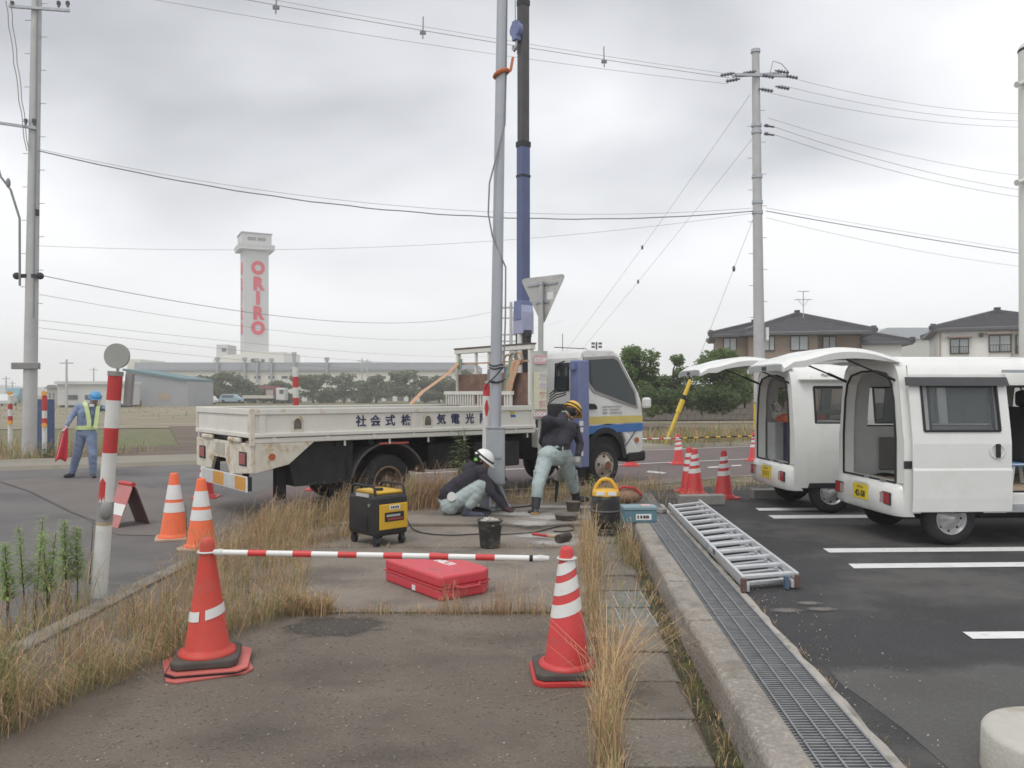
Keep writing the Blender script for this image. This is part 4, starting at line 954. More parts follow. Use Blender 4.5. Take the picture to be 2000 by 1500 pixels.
# the steel pole being erected
b0 = gp(965, 1000)
pole = thing('steel_pole', 'grey steel pole with control box being set up by the workers', 'pole', (b0.x, b0.y, .05))
lean = V((.13, .0, 8.6))
g = MB(); g.cyl((0, 0, .18), lean, .082, .058, n=24); g.build('shaft', LP, pole)
g = MB(); g.b2((-.22, -.22, 0), (.22, .22, .025)); g.build('base_plate', LP, pole, bev=.004)
for a in range(4):
    T3 = Matrix.Rotation(a * math.pi / 2 + .35, 3, 'Z'); g = MB(); d1 = T3 @ V((1, 0, 0)); d2 = T3 @ V((0, 1, 0))
    g.prism([(.07, .025), (.21, .025), (.10, .34), (.07, .34)], -d2 * .006, d1, (0, 0, 1), d2, .012); g.build('base_rib', LP, pole)
for sx in (-1, 1):
    for sy in (-1, 1):
        g = MB(); g.cyl((sx * .17, sy * .17, .02), (sx * .17, sy * .17, .09), .016, n=6); g.build('anchor_bolt', STEEL, pole)
g = MB(); g.b2((-.10, -.17, .33), (.145, .05, 1.07)); bx_ = g.build('control_box', pm('box_grey', (.36, .38, .40), .5, .2, var=.06), pole, bev=.012); 
g = MB(); g.b2((-.088, -.178, .36), (.133, -.1705, 1.03)); bd = g.build('box_door', pm('box_grey', (.36, .38, .40)), bx_, bev=.004)
g = MB(); g.b2((.02, -.195, .68), (.09, -.1785, .72)); g.build('box_latch', STEEL, bd)
g = MB(); g.b2((-.11, -.18, 1.07), (.155, .06, 1.085)); g.build('box_lid', LP, bx_)
BAND = pm('black_cord', (.03, .03, .035), .7)
g = MB()
for z in (1.68, 1.86, 1.9): g.tube([(lean.x * z / 8.6 + .088 * math.cos(a * .5236), .088 * math.sin(a * .5236), z + .012 * math.sin(a * 1.3)) for a in range(13)], .010, 5)
g.tube([(lean.x * .22 + .1, -.06, 1.88), (lean.x * .2 + .02, -.115, 1.78), (-.08, -.09, 1.66), (-.12, -.07, 1.58)], .009, 5); g.tube([(-.05, -.1, 1.70), (.06, -.11, 1.66), (.15, -.06, 1.72)], .009, 5)
g.build('cord_lashing', BAND, pole)
g = MB(); g.tube([(.13, -.02, 1.9), (.15, -.03, 2.5), (.155, -.03, 3.2), (-.02, -.09, 3.6), (-.075, -.075, 3.9), (-.06, -.08, 4.3), (.06, -.1, 4.75), (.145, -.03, 5.1), (.16, 0, 5.8), (.17, 0, 6.8)], .012, 6); g.build('pole_cable', WIRE, pole)
g = MB(); g.tube([(.095 + .088 * math.cos(a * .5236), .088 * math.sin(a * .5236), 5.78 + .04 * math.cos(a * .5236)) for a in range(13)], .03, 6); g.tube([(.17, .02, 5.8), (.22, .3, 5.95), (.25, .5, 6.2)], .02, 6)
g.build('sling', pm('orange_sling', (.50, .14, .05), .8), pole)
# inverted triangle road sign seen from behind, with banner
sg = V((.39, 11.0, 0)); SGN = pm('sign_back_aluminium', (.52, .52, .50), .5, .25, var=.07, scale=3, dirt=(.34, .33, .30), dsc=4)
sign = thing('road_sign', 'grey back of an inverted triangle road sign on a post', 'road sign', sg)
g = MB(); g.cyl((0, 0, 0), (.01, 0, 3.12), .038, n=14); g.build('post', pm('sign_post_grey', (.46, .46, .45), .5, .2, var=.05), sign)
th = R(-40); ax = V((math.cos(th), math.sin(th), 0)); tri = []
s_ = .80; cn = [(-s_ / 2, .0), (s_ / 2, .0), (0, -s_ * .866)]
for i, c in enumerate(cn):
    a, b = V(cn[i - 1]), V(cn[(i + 1) % 3]); c = V(c)
    p1 = c + (a - c).normalized() * .09; p2 = c + (b - c).normalized() * .09
    for t in range(5):
        tt = t / 4; tri.append(tuple(p1 * (1 - tt) ** 2 + c * 2 * tt * (1 - tt) + p2 * tt ** 2))
g = MB(); nrm = V((-math.sin(th), math.cos(th), 0)); g.prism(tri, V((.0, 0, 3.20)) + nrm * .055, ax, (0, 0, 1), nrm, .006)
pl = g.build('plate', SGN, sign)
for z, L in ((3.09, .52), (2.84, .24)):
    g = MB(); c = V((0, 0, z)) + nrm * .047; g.bar(c - ax * L / 2, c + ax * L / 2, .016, .03); g.build('rail', STEEL, sign)
    g = MB(); g.lathe([(.045, -.02), (.047, 0), (.045, .02)], (0, 0, z), n=14); g.build('clamp', STEEL, sign)
g = MB(); c = V((0, 0, 2.92)) + nrm * .050 + ax * .13; g.prism([(-.05, -.05), (.05, -.05), (.05, .05), (-.05, .05)], c, ax, (0, 0, 1), nrm, .004); g.build('label_sticker', WHITE, sign)
# banner
BG = pm('faded_banner', (.50, .53, .47), .8, var=.06); BY = pm('faded_yellow_panel', (.64, .62, .46), .8, var=.05); BPK = pm('faded_pink', (.62, .37, .39), .8, var=.05); LAV = pm('faded_lavender', (.52, .49, .60), .8)
g = MB(); n = 10; vs = []
for i in range(n + 1):
    z = 2.16 - i * .094; w2 = .105
    for y in (-.062, -.054): 
        vs += [(-w2 - .01, y - .02 * math.sin(i * .8), z), (0, y - .012, z), (w2 - .01 + (.03 if 5 < i < 8 else 0), y + .02 * math.sin(i * 1.1), z)]
g.add(vs, [f for i in range(n) for f in ((i * 6, i * 6 + 1, i * 6 + 7, i * 6 + 6), (i * 6 + 1, i * 6 + 2, i * 6 + 8, i * 6 + 7), (i * 6 + 3, i * 6 + 4, i * 6 + 10, i * 6 + 9), (i * 6 + 4, i * 6 + 5, i * 6 + 11, i * 6 + 10))])
ban = g.build('banner', BG, sign)
g = MB(); g.b2((-.085, -.098, 1.98), (.08, -.092, 2.10)); g.build('banner_header', BPK, ban, bev=.0)
txt('STOP', .072, WHITE, ban, (0, -.1, 2.035), (R(90), 0, 0), 'banner_text', .001, bold=.003)
g = MB(); g.b2((-.09, -.094, 1.36), (.085, -.090, 1.87)); g.build('banner_panel', BY, ban)
for k, (ch, mt) in enumerate(zip('左右確認', (LAV, LAV, BPK, BPK))): txt(ch, .10, mt, ban, (.03, -.097, 1.80 - k * .125), (R(90), 0, 0), 'banner_text', .001, bold=.004)
g = MB(); g.b2((-.085, -.098, 1.25), (.08, -.092, 1.335)); g.build('banner_footer', BPK, ban)
txt('LOOK', .065, WHITE, ban, (0, -.1, 1.29), (R(90), 0, 0), 'banner_text', .001, bold=.003)
# red and white delineator posts
PW = pm('post_white', (.66, .66, .63), .5, var=.08, scale=6, dirt=(.42, .40, .37), dsc=7, dlo=.58, dhi=.75); PG = pm('post_bare_grey', (.27, .265, .255), .8, var=.15)
def post(nm, label, loc, secs, r, rot=(0, 0, 0), group=None):
    t = thing(nm, label, 'post', loc, group=group, rot=rot)
    for z0, z1, mt, *rest in secs:
        g = MB(); rr = rest[0] if rest else r; g.cyl((0, 0, z0), (0, 0, z1), rr, n=20); g.build('pole_section' if mt is not REDC else 'red_band', mt, t)
    return t
b1 = gp(193, 1165)
lp = post('delineator_post', 'leaning red and white post with round mirror on top, in the dry grass', (b1.x, b1.y, .0), [(0, .56, PW, .058), (.56, .585, pm('masking', (.42, .33, .2), .7), .059), (.585, .74, PG, .059), (.74, .86, PW), (.861, 1.12, PW), (1.12, 1.315, REDC), (1.315, 1.53, PW), (1.53, 1.72, REDC)], .053, (0, R(4.3), 0))
g = MB(); rr_ = .0545; vs = []
for i in range(9):
    a = R(-150) + R(75) * i / 8; zt = .93 - .06 * abs(i - 5) / 5; zb = .76 + .03 * math.sin(i * 2.1)
    vs += [(rr_ * math.cos(a), rr_ * math.sin(a), zb), (rr_ * math.cos(a), rr_ * math.sin(a), zt)]
g.add(vs, [(i * 2, i * 2 + 2, i * 2 + 3, i * 2 + 1) for i in range(8)]); g.build('torn_red_band', REDC, lp)
g = MB(); g.cyl((0, 0, 1.72), (0, 0, 1.755), .058, n=20); g.box((.09, .05, 1.62), (.05, .05, .25)); g.build('cap', PG, lp)
g = MB(); g.cyl((-.01, .01, 1.875), (-.01, .035, 1.875), .098, n=28); g.cyl((0, .03, 1.74), (0, .03, 1.86), .012, n=8); g.build('reflector_disc', pm('disc_grey', (.33, .33, .31), .6, var=.06), lp)
g = MB(); g.sph((.03, -.05, .68), (.05, .04, .07)); g.build('clamp_boss', PG, lp)
p_ = gp(948, 985)
mp_ = post('delineator_post', 'slim red and white post right beside the grey steel pole', (p_.x, p_.y, 0), [(0, .36, PW), (.36, .58, PG, .062), (.58, .83, PW), (.83, 1.0, PW), (1.0, 1.3, PW), (1.3, 1.54, PW), (1.541, 1.71, REDC)], .056, (0, R(.8), 0))
g = MB(); vs = []
for i in range(9):
    a = R(-125) + R(70) * i / 8; h = .12 * math.sin(math.pi * i / 8); vs += [(.0575 * math.cos(a), .0575 * math.sin(a), 1.37 - h), (.0575 * math.cos(a), .0575 * math.sin(a), 1.37 + h)]
g.add(vs, [(i * 2, i * 2 + 2, i * 2 + 3, i * 2 + 1) for i in range(8)]); g.build('torn_red_band', REDC, mp_)
g = MB(); g.cyl((0, 0, 1.71), (.03, 0, 1.76), .05, .02, n=12); g.b2((.0, -.01, 1.74), (.06, .01, 1.92)); g.build('bracket', PG, mp_)
g = MB(); g.sph((.05, -.03, .50), (.045, .05, .075)); g.build('clamp_boss', PG, mp_)
p_ = gp(579, 862, -.12)
post('delineator_post', 'short red and white post showing above the truck bed', (p_.x, p_.y, -.12), [(0, 1.2, PW), (1.2, 1.54, REDC), (1.54, 1.9, PW), (1.9, 2.28, REDC), (2.28, 2.62, PW)], .105, (0, R(-.8), 0))
AMB = pm('amber_reflector', (.75, .34, .05), .35)
for (px, label, base) in ((20, 'red and white post with amber reflectors at the left picture edge', 880), (87, 'red and white post with amber reflectors right of the concrete pole', 890)):
    p_ = gp(px, base, -.1); t = post('delineator_post', label, (p_.x, p_.y, -.12), [(0, .85, PW), (.85, 1.03, REDC), (1.03, 1.23, PW), (1.23, 1.41, REDC) if px > 50 else (1.23, 1.38, REDC), (1.41, 1.62, PW) if px < 50 else (1.41, 1.64, REDC)], .062, group='amber topped posts by the left pole')
    for z in (.84, 1.70):
        g = MB(); g.cyl((.03, -.09, z), (.03, -.06, z), .065, n=14); g.cyl((0, 0, z - .03), (0, 0, z + .03), .066, n=14); g.build('reflector', AMB, t)
# ------------------------------------------------------------------ utility poles
def bolts(t, z0, z1, dz, r, lean=0.0):
    g = MB(); z = z0; k = 0
    while z < z1:
        s = -1 if k % 2 else 1; g.cyl((lean * z + s * r * .6, 0, z), (lean * z + s * (r + .15), 0, z), .010, n=5); z += dz; k += 1
    g.build('step_bolt', STEEL, t)
d0 = 22.0; X0 = (57 - 1000) / F * d0
up = thing('utility_pole', 'tall concrete utility pole at the left edge', 'utility pole', (X0, d0, -.14)); ln = .0165
g = MB(); g.cyl((0, 0, 0), (ln * 15, 0, 15), .185, .115, n=22); g.build('shaft', POLEC, up)
bolts(up, 4.2, 14.5, .46, .16, ln)
def zz(py, d): return EYE - (py - HZ) / F * d + .14
for py, L, cx in ((18, 1.65, .18), (-40, 1.4, 0), (246, 1.5, -.62)):
    z = zz(py, d0); g = MB(); g.bar((ln * z + cx - L / 2, -.17, z + .1 * (cx < .1)), (ln * z + cx + L / 2, -.17, z - .12), .07, .07); g.build('cross_arm', STEEL, up)
    for fx in (-.45, 0.32, .47):
        g = MB(); x = ln * z + cx + fx * L; g.cyl((x, -.17, z - .02), (x, -.17, z + .14), .035, n=8); g.cyl((x, -.17, z + .05), (x, -.17, z + .07), .06, n=8); g.cyl((x, -.17, z + .1), (x, -.17, z + .12), .055, n=8); g.build('insulator', CERAM, up)
z = zz(715, d0); g = MB(); g.b2((-.36, -.24, z - .09), (.37, -.08, z + .09)); g.build('crossing_box', PG, up, bev=.02)
z = zz(540, d0); g = MB(); g.bar((-.26, -.1, z), (.40, -.1, z), .10, .10); g.sph((.36, -.1, z), .10, 10, 6); g.sph((-.28, -.1, z), .10, 10, 6); g.build('cable_clamp', DARK, up)
z = zz(415, d0); g = MB(); g.b2((.16, -.12, z - .1), (.28, .02, z + .08)); g.build('junction_box', DARK, up, bev=.02)
g = MB(); g.tube([(-.95, -.3, zz(130, d0)), (-.86, -.28, zz(290, d0)), (-.62, -.26, zz(350, d0)), (-.36, -.24, zz(375, d0)), (-.14, -.2, zz(430, d0)), (-.13, -.21, zz(560, d0))], .03, 6)
g.sph((-.42, -.25, zz(362, d0)), (.06, .06, .14), 10, 6); g.cyl((-.95, -.3, zz(170, d0)), (-.96, -.3, zz(125, d0)), .07, n=8); g.build('riser_cable', WIRE, up)
for k, (xa, xb, ya, yb) in enumerate(((-.62, -.06, 10, 300), (-.5, .0, 10, 300))):
    g = MB(); pts = []
    for i in range(13): 
        t = i / 12; pts.append((ln * 8 + xa - .5 * (1 - t) * 0 + (xb - xa) * t + .02 * math.sin(i * 2.2), -.25, zz(ya + (yb - ya) * t, d0)))
    g.tube(pts, .012, 4); g.build('drop_wire', WIRE, up)
g = MB(); g.tube([(.22 * 1 - .02, -.12, 3.8), (.215, -.12, 6), (.27, -.13, 9), (.31, -.13, 13)], .016, 5); g.build('earth_wire', WIRE, up)
BLU = pm('blue_sheet', (.10, .14, .26), .6, var=.12)
g = MB(); 
for k in range(2): g.b2((-.36 + k * .34, .0, .1), (-.04 + k * .34, .03, 1.55))
pn = g.build('sign_board', BLU, None, label='blue upright board standing behind the concrete pole at left', cat='board'); pn.location = (X0 + .1, d0 + .5, -.14)
# right pole
d1 = 25.0; X1 = (1485 - 1000) / F * d1
ur = thing('utility_pole', 'concrete utility pole with cross arms behind the vans', 'utility pole', (X1, d1, -.14)); ln2 = -.012
g = MB(); g.cyl((0, 0, 0), (ln2 * 12.5, 0, 12.5), .19, .115, n=22); g.build('shaft', POLEC, ur)
bolts(ur, 3.6, 11, .5, .14, ln2)
z = zz(150, d1)
for (dy, x0_, x1_, dz_) in ((-.12, -.75, 1.05, .0), (.14, -.7, .95, .18)):
    g = MB(); g.bar((ln2 * z + x0_, dy - .3 * (dy < 0), z + dz_ - .1), (ln2 * z + x1_, dy + .35, z + dz_ + .12), .075, .075); g.build('cross_arm', STEEL, ur)
INS = [(-.85, -.3, -.02), (-.68, -.3, -.2), (-.1, -.1, .12), (.2, -.1, .0), (.75, .1, -.28), (1.05, .2, .1), (.8, .3, .3), (.15, -.15, -.45)]
for x, y_, dz_ in INS:
    g = MB(); p = V((ln2 * z + x, y_, z + dz_)); dx = V((.34 if x > 0 else -.34, 0, -.06))
    for t in (0, .33, .66, 1): g.cyl(p + dx * (t * .8), p + dx * (t * .8 + .12), .062, .05, n=8)
    g.cyl(p - dx * .3, p + dx, .025, n=6); g.build('insulator', CERAM, ur)
for py in (100, 245, 258, 345, 395, 415):
    z2 = zz(py, d1); g = MB(); r_ = .135 + .055 * (1 - z2 / 12.5); g.cyl((ln2 * z2, 0, z2 - .05), (ln2 * z2, 0, z2 + .05), r_ + .012, n=16); g.build('pole_band', STEEL, ur)
for py in (246, 262):
    z2 = zz(py, d1); g = MB(); g.cyl((.1, -.05, z2), (.42, -.05, z2 - .05), .03, n=6); g.cyl((.14, -.05, z2), (.22, -.05, z2 - .01), .055, n=8); g.build('insulator', CERAM, ur)
g = MB(); g.tube([(.3, 0, z + .1), (.4, 0, z + .5), (.7, .1, z + .45), (.95, .15, z + .2)], .012, 5); g.build('jumper_wire', WIRE, ur)
YB2 = pm('guard_yellow', (.72, .50, .05), .5, var=.08)
g = MB(); g.cyl((0, 0, zz(842, d1)), (0, 0, zz(786, d1)), .20, n=20); gd = g.build('pole_guard', pm('guard_black', (.03, .03, .03), .6), ur)
for a in range(5):
    an = R(-160 + a * 35); g = MB(); g.bar((.203 * math.cos(an), .203 * math.sin(an), zz(840, d1)), (.203 * math.cos(an), .203 * math.sin(an), zz(788, d1)), .06, .06); g.build('yellow_strip', YB2, gd)
g = MB(); g.b2((.14, -.16, zz(665, d1)), (.22, -.06, zz(640, d1))); g.build('pole_tag', WHITE, ur)
# ------------------------------------------------------------------ overhead cables
def cable(label, p, q_, sag, r_=.012, n=24, group=None, mt=WIRE, nm='overhead_cable', wob=0.0):
    p, q_ = V(p), V(q_); pts = []
    for i in range(n + 1):
        t = i / n; a = p.lerp(q_, t); a.z -= sag * 4 * t * (1 - t); a.z += wob * math.sin(i * 1.7) * math.sin(math.pi * t); pts.append(a)
    g = MB(); g.tube(pts, r_ * .58, 4); return g.build(nm, mt, label=label, cat='cable', group=group)
SPC = pm('spacer_grey', (.22, .22, .23), .6)
pts3 = []
A, B = at(1425, 152, 25.0), at(590, 0, 20.5); Cc = B + (B - A) * 1.1
for k, (dz_, lab) in enumerate(((.0, 'middle of three'), (.32, 'uppermost of three'), (-.22, 'lowest of three'))):
    o_ = cable(lab + ' high power lines crossing the top of the sky', A + V((0, .1 * k, dz_ * .5)), Cc + V((0, .2 * k, dz_)), .25 + .05 * k, .014 if k == 0 else .009, 30)
for k, t in enumerate((.16, .26, .36, .50, .64)):
    p = A.lerp(Cc, t); p.z -= .25 * 4 * t * (1 - t); g = MB(); g.bar(p + V((0, 0, -.22)), p + V((0, .1, .42)), .03, .03); g.box(p + V((0, .03, -.05)), (.16, .06, .08))
    g.build('line_spacer', SPC, None, label='%s spacer clamp from the right on the three high power lines' % ('first', 'second', 'third', 'fourth', 'fifth')[k], cat='spacer')
PL, PR = at(74, 294, 21.9), at(1473, 412, 25.0)
cable('thick sagging telephone cable between the two concrete poles', PL, PR, .88, .028, 40, wob=.012)
cable('thin messenger wire just above the thick telephone cable', PL + V((0, .02, .05)), PR + V((0, .02, .10)), .80, .010, 40)
cable('thin wire below the thick cable left of the right pole', at(72, 480, 21.9), at(1473, 416, 25.0), .5, .008)
FP = at(1003, 596, 62)
cable('single cable from the left pole sagging towards the truck crane', at(82, 538, 21.9), FP, 1.35, .018, 40)
for k, (ya, yb, lab) in enumerate(((625, 684, 'upper'), (640, 690, 'middle'), (660, 693, 'lower'))):
    cable(lab + ' of three thin low wires passing over the factory roof', at(76, ya, 21.9), at(1085, yb + 2, 85), .8 + .2 * k, .009)
cable('thin far wire between the left pole and the tower', at(76, 575, 21.9), at(1100, 625, 70), 1.5, .010)
RP = lambda px, py: at(px, py, 25.0)
for k, (pa, pb, sag, r_, lab) in enumerate(((RP(1545, 152), at(2080, 222, 30), .35, .010, 'top power line running right from the upper cross arm'), (RP(1525, 166), at(2080, 236, 30), .35, .010, 'second power line running right from the upper cross arm'), (RP(1490, 178), at(2080, 248, 29), .35, .010, 'third power line running right from the upper cross arm'),
        (RP(1500, 230), at(2080, 352, 29), .3, .010, 'upper low voltage line right of the pole'), (RP(1510, 247), at(2080, 382, 29), .3, .012, 'middle low voltage line right of the pole'), (RP(1510, 262), at(2080, 396, 29), .3, .012, 'lower low voltage line right of the pole'),
        (RP(1496, 412), at(2080, 508, 30), .05, .024, 'thick telephone cable right of the pole'), (RP(1496, 406), at(2080, 502, 30), .03, .009, 'messenger wire over the thick cable right of the pole'), (RP(1496, 425), at(2080, 530, 30), .2, .009, 'thin wire under the thick telephone cable at right'))):
    cable(lab, pa, pb, sag, r_)
cable('long guy wire slanting down left from the pole top', RP(1465, 185), gp(1003, 815, -.13), .3, .011, nm='guy_wire')
cable('second guy wire slanting down left below the first', RP(1470, 270), gp(1020, 812, -.13), .3, .011, nm='guy_wire')
GA, GB = RP(1474, 420), gp(1298, 873, -.12)
cable('steep guy wire held by the yellow guard tube', GA, GB, 0, .010, nm='guy_wire')
gg = thing('guy_guard', 'yellow guard tube on the steep guy wire beyond the truck', 'guard tube', GB); dv_ = (GA - GB)
g = MB(); g.cyl(dv_ * .005, dv_ * .29, .062, n=12); g.build('upper_tube', YB2, gg)
g = MB(); g.cyl(dv_ * .15, dv_ * .205, .085, n=12); g.build('sleeve', YB2, gg)
g = MB(); g.cyl(dv_ * .206, dv_ * .225, .065, n=12); g.build('black_band', BLACK, gg)
for k, (px, py, d) in enumerate(((1343, 355, 25), (1338, 428, 25), (1428, 518, 25))):
    g = MB(); g.sph((0, 0, 0), (.05, .05, .10), 8, 6); t = (.42, .39, .22)[k]; t = (.27, .29, .23)[k]; p = ((RP(1465, 185).lerp(gp(1003, 815, -.13), t)), (RP(1470, 270).lerp(gp(1020, 812, -.13), t)), GA.lerp(GB, t))[k]; p = p - V((0, 0, 1.2 * t * (1 - t) * (k < 2)))
    g.build('guy_insulator', CERAM, None, loc=p, label='%s guy wire insulator' % ('highest', 'middle', 'lowest')[k], cat='insulator')
# white pole at the right edge on its round concrete base
bp_ = V((2.30, 3.25, 0))
wp = thing('pole_footing', 'round concrete pole base at the lower right corner', 'concrete base', (bp_.x, bp_.y, 0))
g = MB(); g.lathe([(.34, 0), (.335, .16), (.325, .175), (.30, .18), (0, .182)], n=40); g.build('base_block', pm('pale_cast_concrete', (.50, .48, .43), .85, var=.1, scale=4, bump=.3, bscale=60, dirt=(.38, .34, .27), dsc=3), wp)
dq = 13.0; pq = V(((2016 - 1000) / F * dq, dq, 0))
wq = thing('white_pole', 'white round pole behind the nearest van at the right picture edge', 'pole', (pq.x, pq.y, .002)); PWH = pm('white_pole_paint', (.66, .66, .61), .4, var=.05); zq = EYE - (98 - HZ) / F * dq
g = MB(); g.cyl((.0, 0, 0), (-.02, 0, zq), .18, n=32); g.build('shaft', PWH, wq)
g = MB(); g.sph((-.02, 0, zq), (.185, .185, .16), 32, 5, z0=0, z1=.999); g.build('cap', PWH, wq)
g = MB(); g.lathe([(.186, zq - .02), (.192, zq), (.186, zq + .02)], (-.02, 0, 0), n=32); g.build('cap_joint', DARK, wq)
for py in (168, 358):
    z = EYE - (py - HZ) / F * dq; g = MB(); g.cyl((-.15, -.06, z + .04), (-.31, -.11, z - .02), .035, n=8); g.cyl((-.31, -.11, z - .02), (-.325, -.115, z - .025), .055, n=6); g.build('step_peg', PWH, wq)
# ================================================================== traffic cones, bars, barricade
def cone_body(t, mt, h=.70, r0=.135, r1=.036, base=.38, basemat=None, topcap=True):
    g = MB(); g.prism([(-base / 2, -base / 2 + .05), (-base / 2 + .05, -base / 2), (base / 2 - .05, -base / 2), (base / 2, -base / 2 + .05), (base / 2, base / 2 - .05), (base / 2 - .05, base / 2), (-base / 2 + .05, base / 2), (-base / 2, base / 2 - .05)], (0, 0, .0), (1, 0, 0), (0, 1, 0), (0, 0, 1), .028)
    g.build('base', basemat or mt, t, bev=.006)
    g = MB(); g.lathe([(r0 + .03, .028), (r0 + .028, .045), (r0 + .006, .058), (r0, .07), (r1, h - .02), (r1 * .85, h - .004), (r1 * .6, h), (r1 * .45, h - .006), (r1 * .4, h - .03)], n=28)
    return g.build('body', mt, t)
def stripes(t, zs, tilt=0.0, az=0.0, h=.70, r0=.135, r1=.036, mt=REFL, gap=None):
    for z0, z1 in zs:
        g = MB(); n = 36; vs = []; fs = []
        for i in range(n + 1):
            a = 6.2831853 * i / n; o = tilt * math.cos(a - az)
            for z in (z0 + o, z1 + o):
                r = r0 + (r1 - r0) * (z - .07) / (h - .09) + .0022; vs.append((r * math.cos(a), r * math.sin(a), z))
        for i in range(n):
            if gap and i in gap: continue
            fs.append((i * 2, i * 2 + 2, i * 2 + 3, i * 2 + 1))
        g.add(vs, fs, 0, True); g.build('stripe', mt, t)
WEIGHT = pm('rubber_weight', (.085, .075, .066), .85, var=.2, scale=9)
# nearest cones with the barrier bar
c1 = gp(405, 1302); c2 = gp(1107, 1318)
t = thing('traffic_cone', 'red traffic cone with one broken white band, left end of the striped bar', 'traffic cone', (c1.x, c1.y, 0), R(14), group='cones holding the striped bar')
PINK = pm('faded_red_base', (.55, .14, .12), .55, var=.1)
for k, (rz, z, s, mt) in enumerate(((12, .0, .46, PINK), (0, .016, .43, BLACK), (0, .024, .43, PINK))):
    g = MB(); b = s / 2; g.prism([(-b, -b + .05), (-b + .05, -b), (b - .05, -b), (b, -b + .05), (b, b - .05), (b - .05, b), (-b + .05, b), (-b, b - .05)], (.01 * k, 0, z), (math.cos(R(rz)), math.sin(R(rz)), 0), (-math.sin(R(rz)), math.cos(R(rz)), 0), (0, 0, 1), .015); g.build('spare_base', mt, t, bev=.005)
g = MB(); b = .18; g.prism([(-b, -b + .04), (-b + .04, -b), (b - .04, -b), (b, -b + .04), (b, b - .04), (b - .04, b), (-b + .04, b), (-b, b - .04)], (0, 0, .04), (1, 0, 0), (0, 1, 0), (0, 0, 1), .045); g.build('rubber_weight', WEIGHT, t, bev=.012)
RED1 = pm('sun_faded_red_plastic', (.56, .055, .035), .5, var=.08, dirt=(.45, .10, .07), dsc=5)
g = MB(); g.lathe([(.160, .086), (.160, .10), (.135, .11), (.122, .125), (.042, .66), (.040, .71), (.034, .735), (.02, .745), (0, .747)], n=28); g.build('body', RED1, t)
stripes(t, [(.30, .355)], tilt=.022, az=R(20), h=.76, r0=.132, r1=.032, gap=(25, 26, 9))
t = thing('traffic_cone', 'red traffic cone with three slanted white bands, right end of the striped bar', 'traffic cone', (c2.x, c2.y, 0), R(3), group='cones holding the striped bar')
g = MB(); b = .185; g.prism([(-b, -b + .04), (-b + .04, -b), (b - .04, -b), (b, -b + .04), (b, b - .04), (b - .04, b), (-b + .04, b), (-b, b - .04)], (0, 0, .028), (1, 0, 0), (0, 1, 0), (0, 0, 1), .035); g.build('rubber_weight', WEIGHT, t, bev=.008)
cone_body(t, REDP, .72, .128, .036, .40); 
stripes(t, [(.355, .425), (.475, .545), (.585, .65)], tilt=.026, az=R(5), h=.72, r0=.128, r1=.036)
g = MB(); g.lathe([(.158, .062), (.158, .075), (.128, .088)], n=28); g.build('collar', REDP, t)
# striped bar between them
a, b = V((c1.x + .045, c1.y - .02, .665)), V((c2.x - .04, c2.y - .02, .655)); bar = thing('barrier_bar', 'red and white striped bar linking the two nearest cones', 'barrier bar', a)
dvec = b - a; L = dvec.length; dn = dvec.normalized()
edges = [.06]; cur = .06; col = 0
segs = [(.0, .03, 0), (.03, .155, 1)]; x = .19
seq = []; pos = .0
for i in range(7):
    seq.append((.155 + i * .262, .155 + i * .262 + .108, REDP)); 
g = MB(); g.cyl(dn * .03, dn * (L - .12), .0165, n=14); g.build('bar_tube', WHITE, bar)
for z0, z1, mt in seq:
    if z1 > L - .16: break
    g = MB(); g.cyl(dn * (z0 + .05), dn * (z1 + .05), .0178, n=14, caps=False); g.build('red_band', mt, bar)
g = MB(); g.cyl(dn * (L - .17), dn * (L - .15), .018, n=14); g.build('black_tape', BLACK, bar)
g = MB(); g.cyl(dn * (L - .12), dn * (L - .06), .021, .014, n=14); g.build('end_fitting', PW, bar)
g = MB(); g.cyl(dn * .0, dn * .05, .015, .022, n=14); g.build('end_fitting', PW, bar)
for cc, xx in ((V((c1.x, c1.y, .665)), 1), (V((c2.x, c2.y, .655)), -1)):
    g = MB(); g.tube([cc - a + V((.052 * math.cos(k * .5236), .052 * math.sin(k * .5236), 0)) for k in range(13)], .006, 6, caps=False); g.build('end_ring', PW, bar)
# orange cones at the road
oc = []
for (px, py, lab) in ((340, 1052, 'orange cone with two white bands, left of the pair by the grass'), (393, 1071, 'orange cone with two white bands, right of the pair half hidden in grass')):
    p = gp(px, py, RZ)
    if not oc:
        t = thing('traffic_cone', lab, 'traffic cone', p, R(20), group='orange cones beside the truck'); cone_body(t, ORNG, .76, .15, .046, .40, pm('cone_base_pale', (.50, .36, .28), .7)); stripes(t, [(.315, .425), (.46, .625)], h=.76, r0=.15, r1=.046); oc.append(t)
    else: put(oc[0], p, R(-8), lab)
# red cones with three bands (group)
t0 = None
for (px, py, z, rot, lab) in ((402, 972, RZ, 10, 'red and white cone just behind the truck tail'), (1357, 967, 0, 0, 'red cone of a close pair by the parking block, nearer one'), (1346, 961, 0, 30, 'red cone of a close pair by the parking block, rear one'), (1414, 973, 0, 15, 'red cone right of the parking block, leaning base corner showing'),
        (1325, 907, RZ, 5, 'red cone on the road where the two thin bars meet'), (1473, 900, RZ, 12, 'red cone on the road at the right end of the yellow bar'), (1232, 910, RZ, 0, 'red cone on the road half hidden behind the truck front bumper'), (622, 957, RZ, 0, 'red cone on the road glimpsed under the truck')):
    p = gp(px, py, z)
    if t0 is None:
        t0 = thing('traffic_cone', lab, 'traffic cone', p, R(rot), group='red three band cones'); cone_body(t0, REDP, .72, .135, .042, .40); stripes(t0, [(.35, .42), (.465, .53), (.575, .635)], tilt=.012, h=.72, r0=.135, r1=.042)
    else: put(t0, p, R(rot), lab)
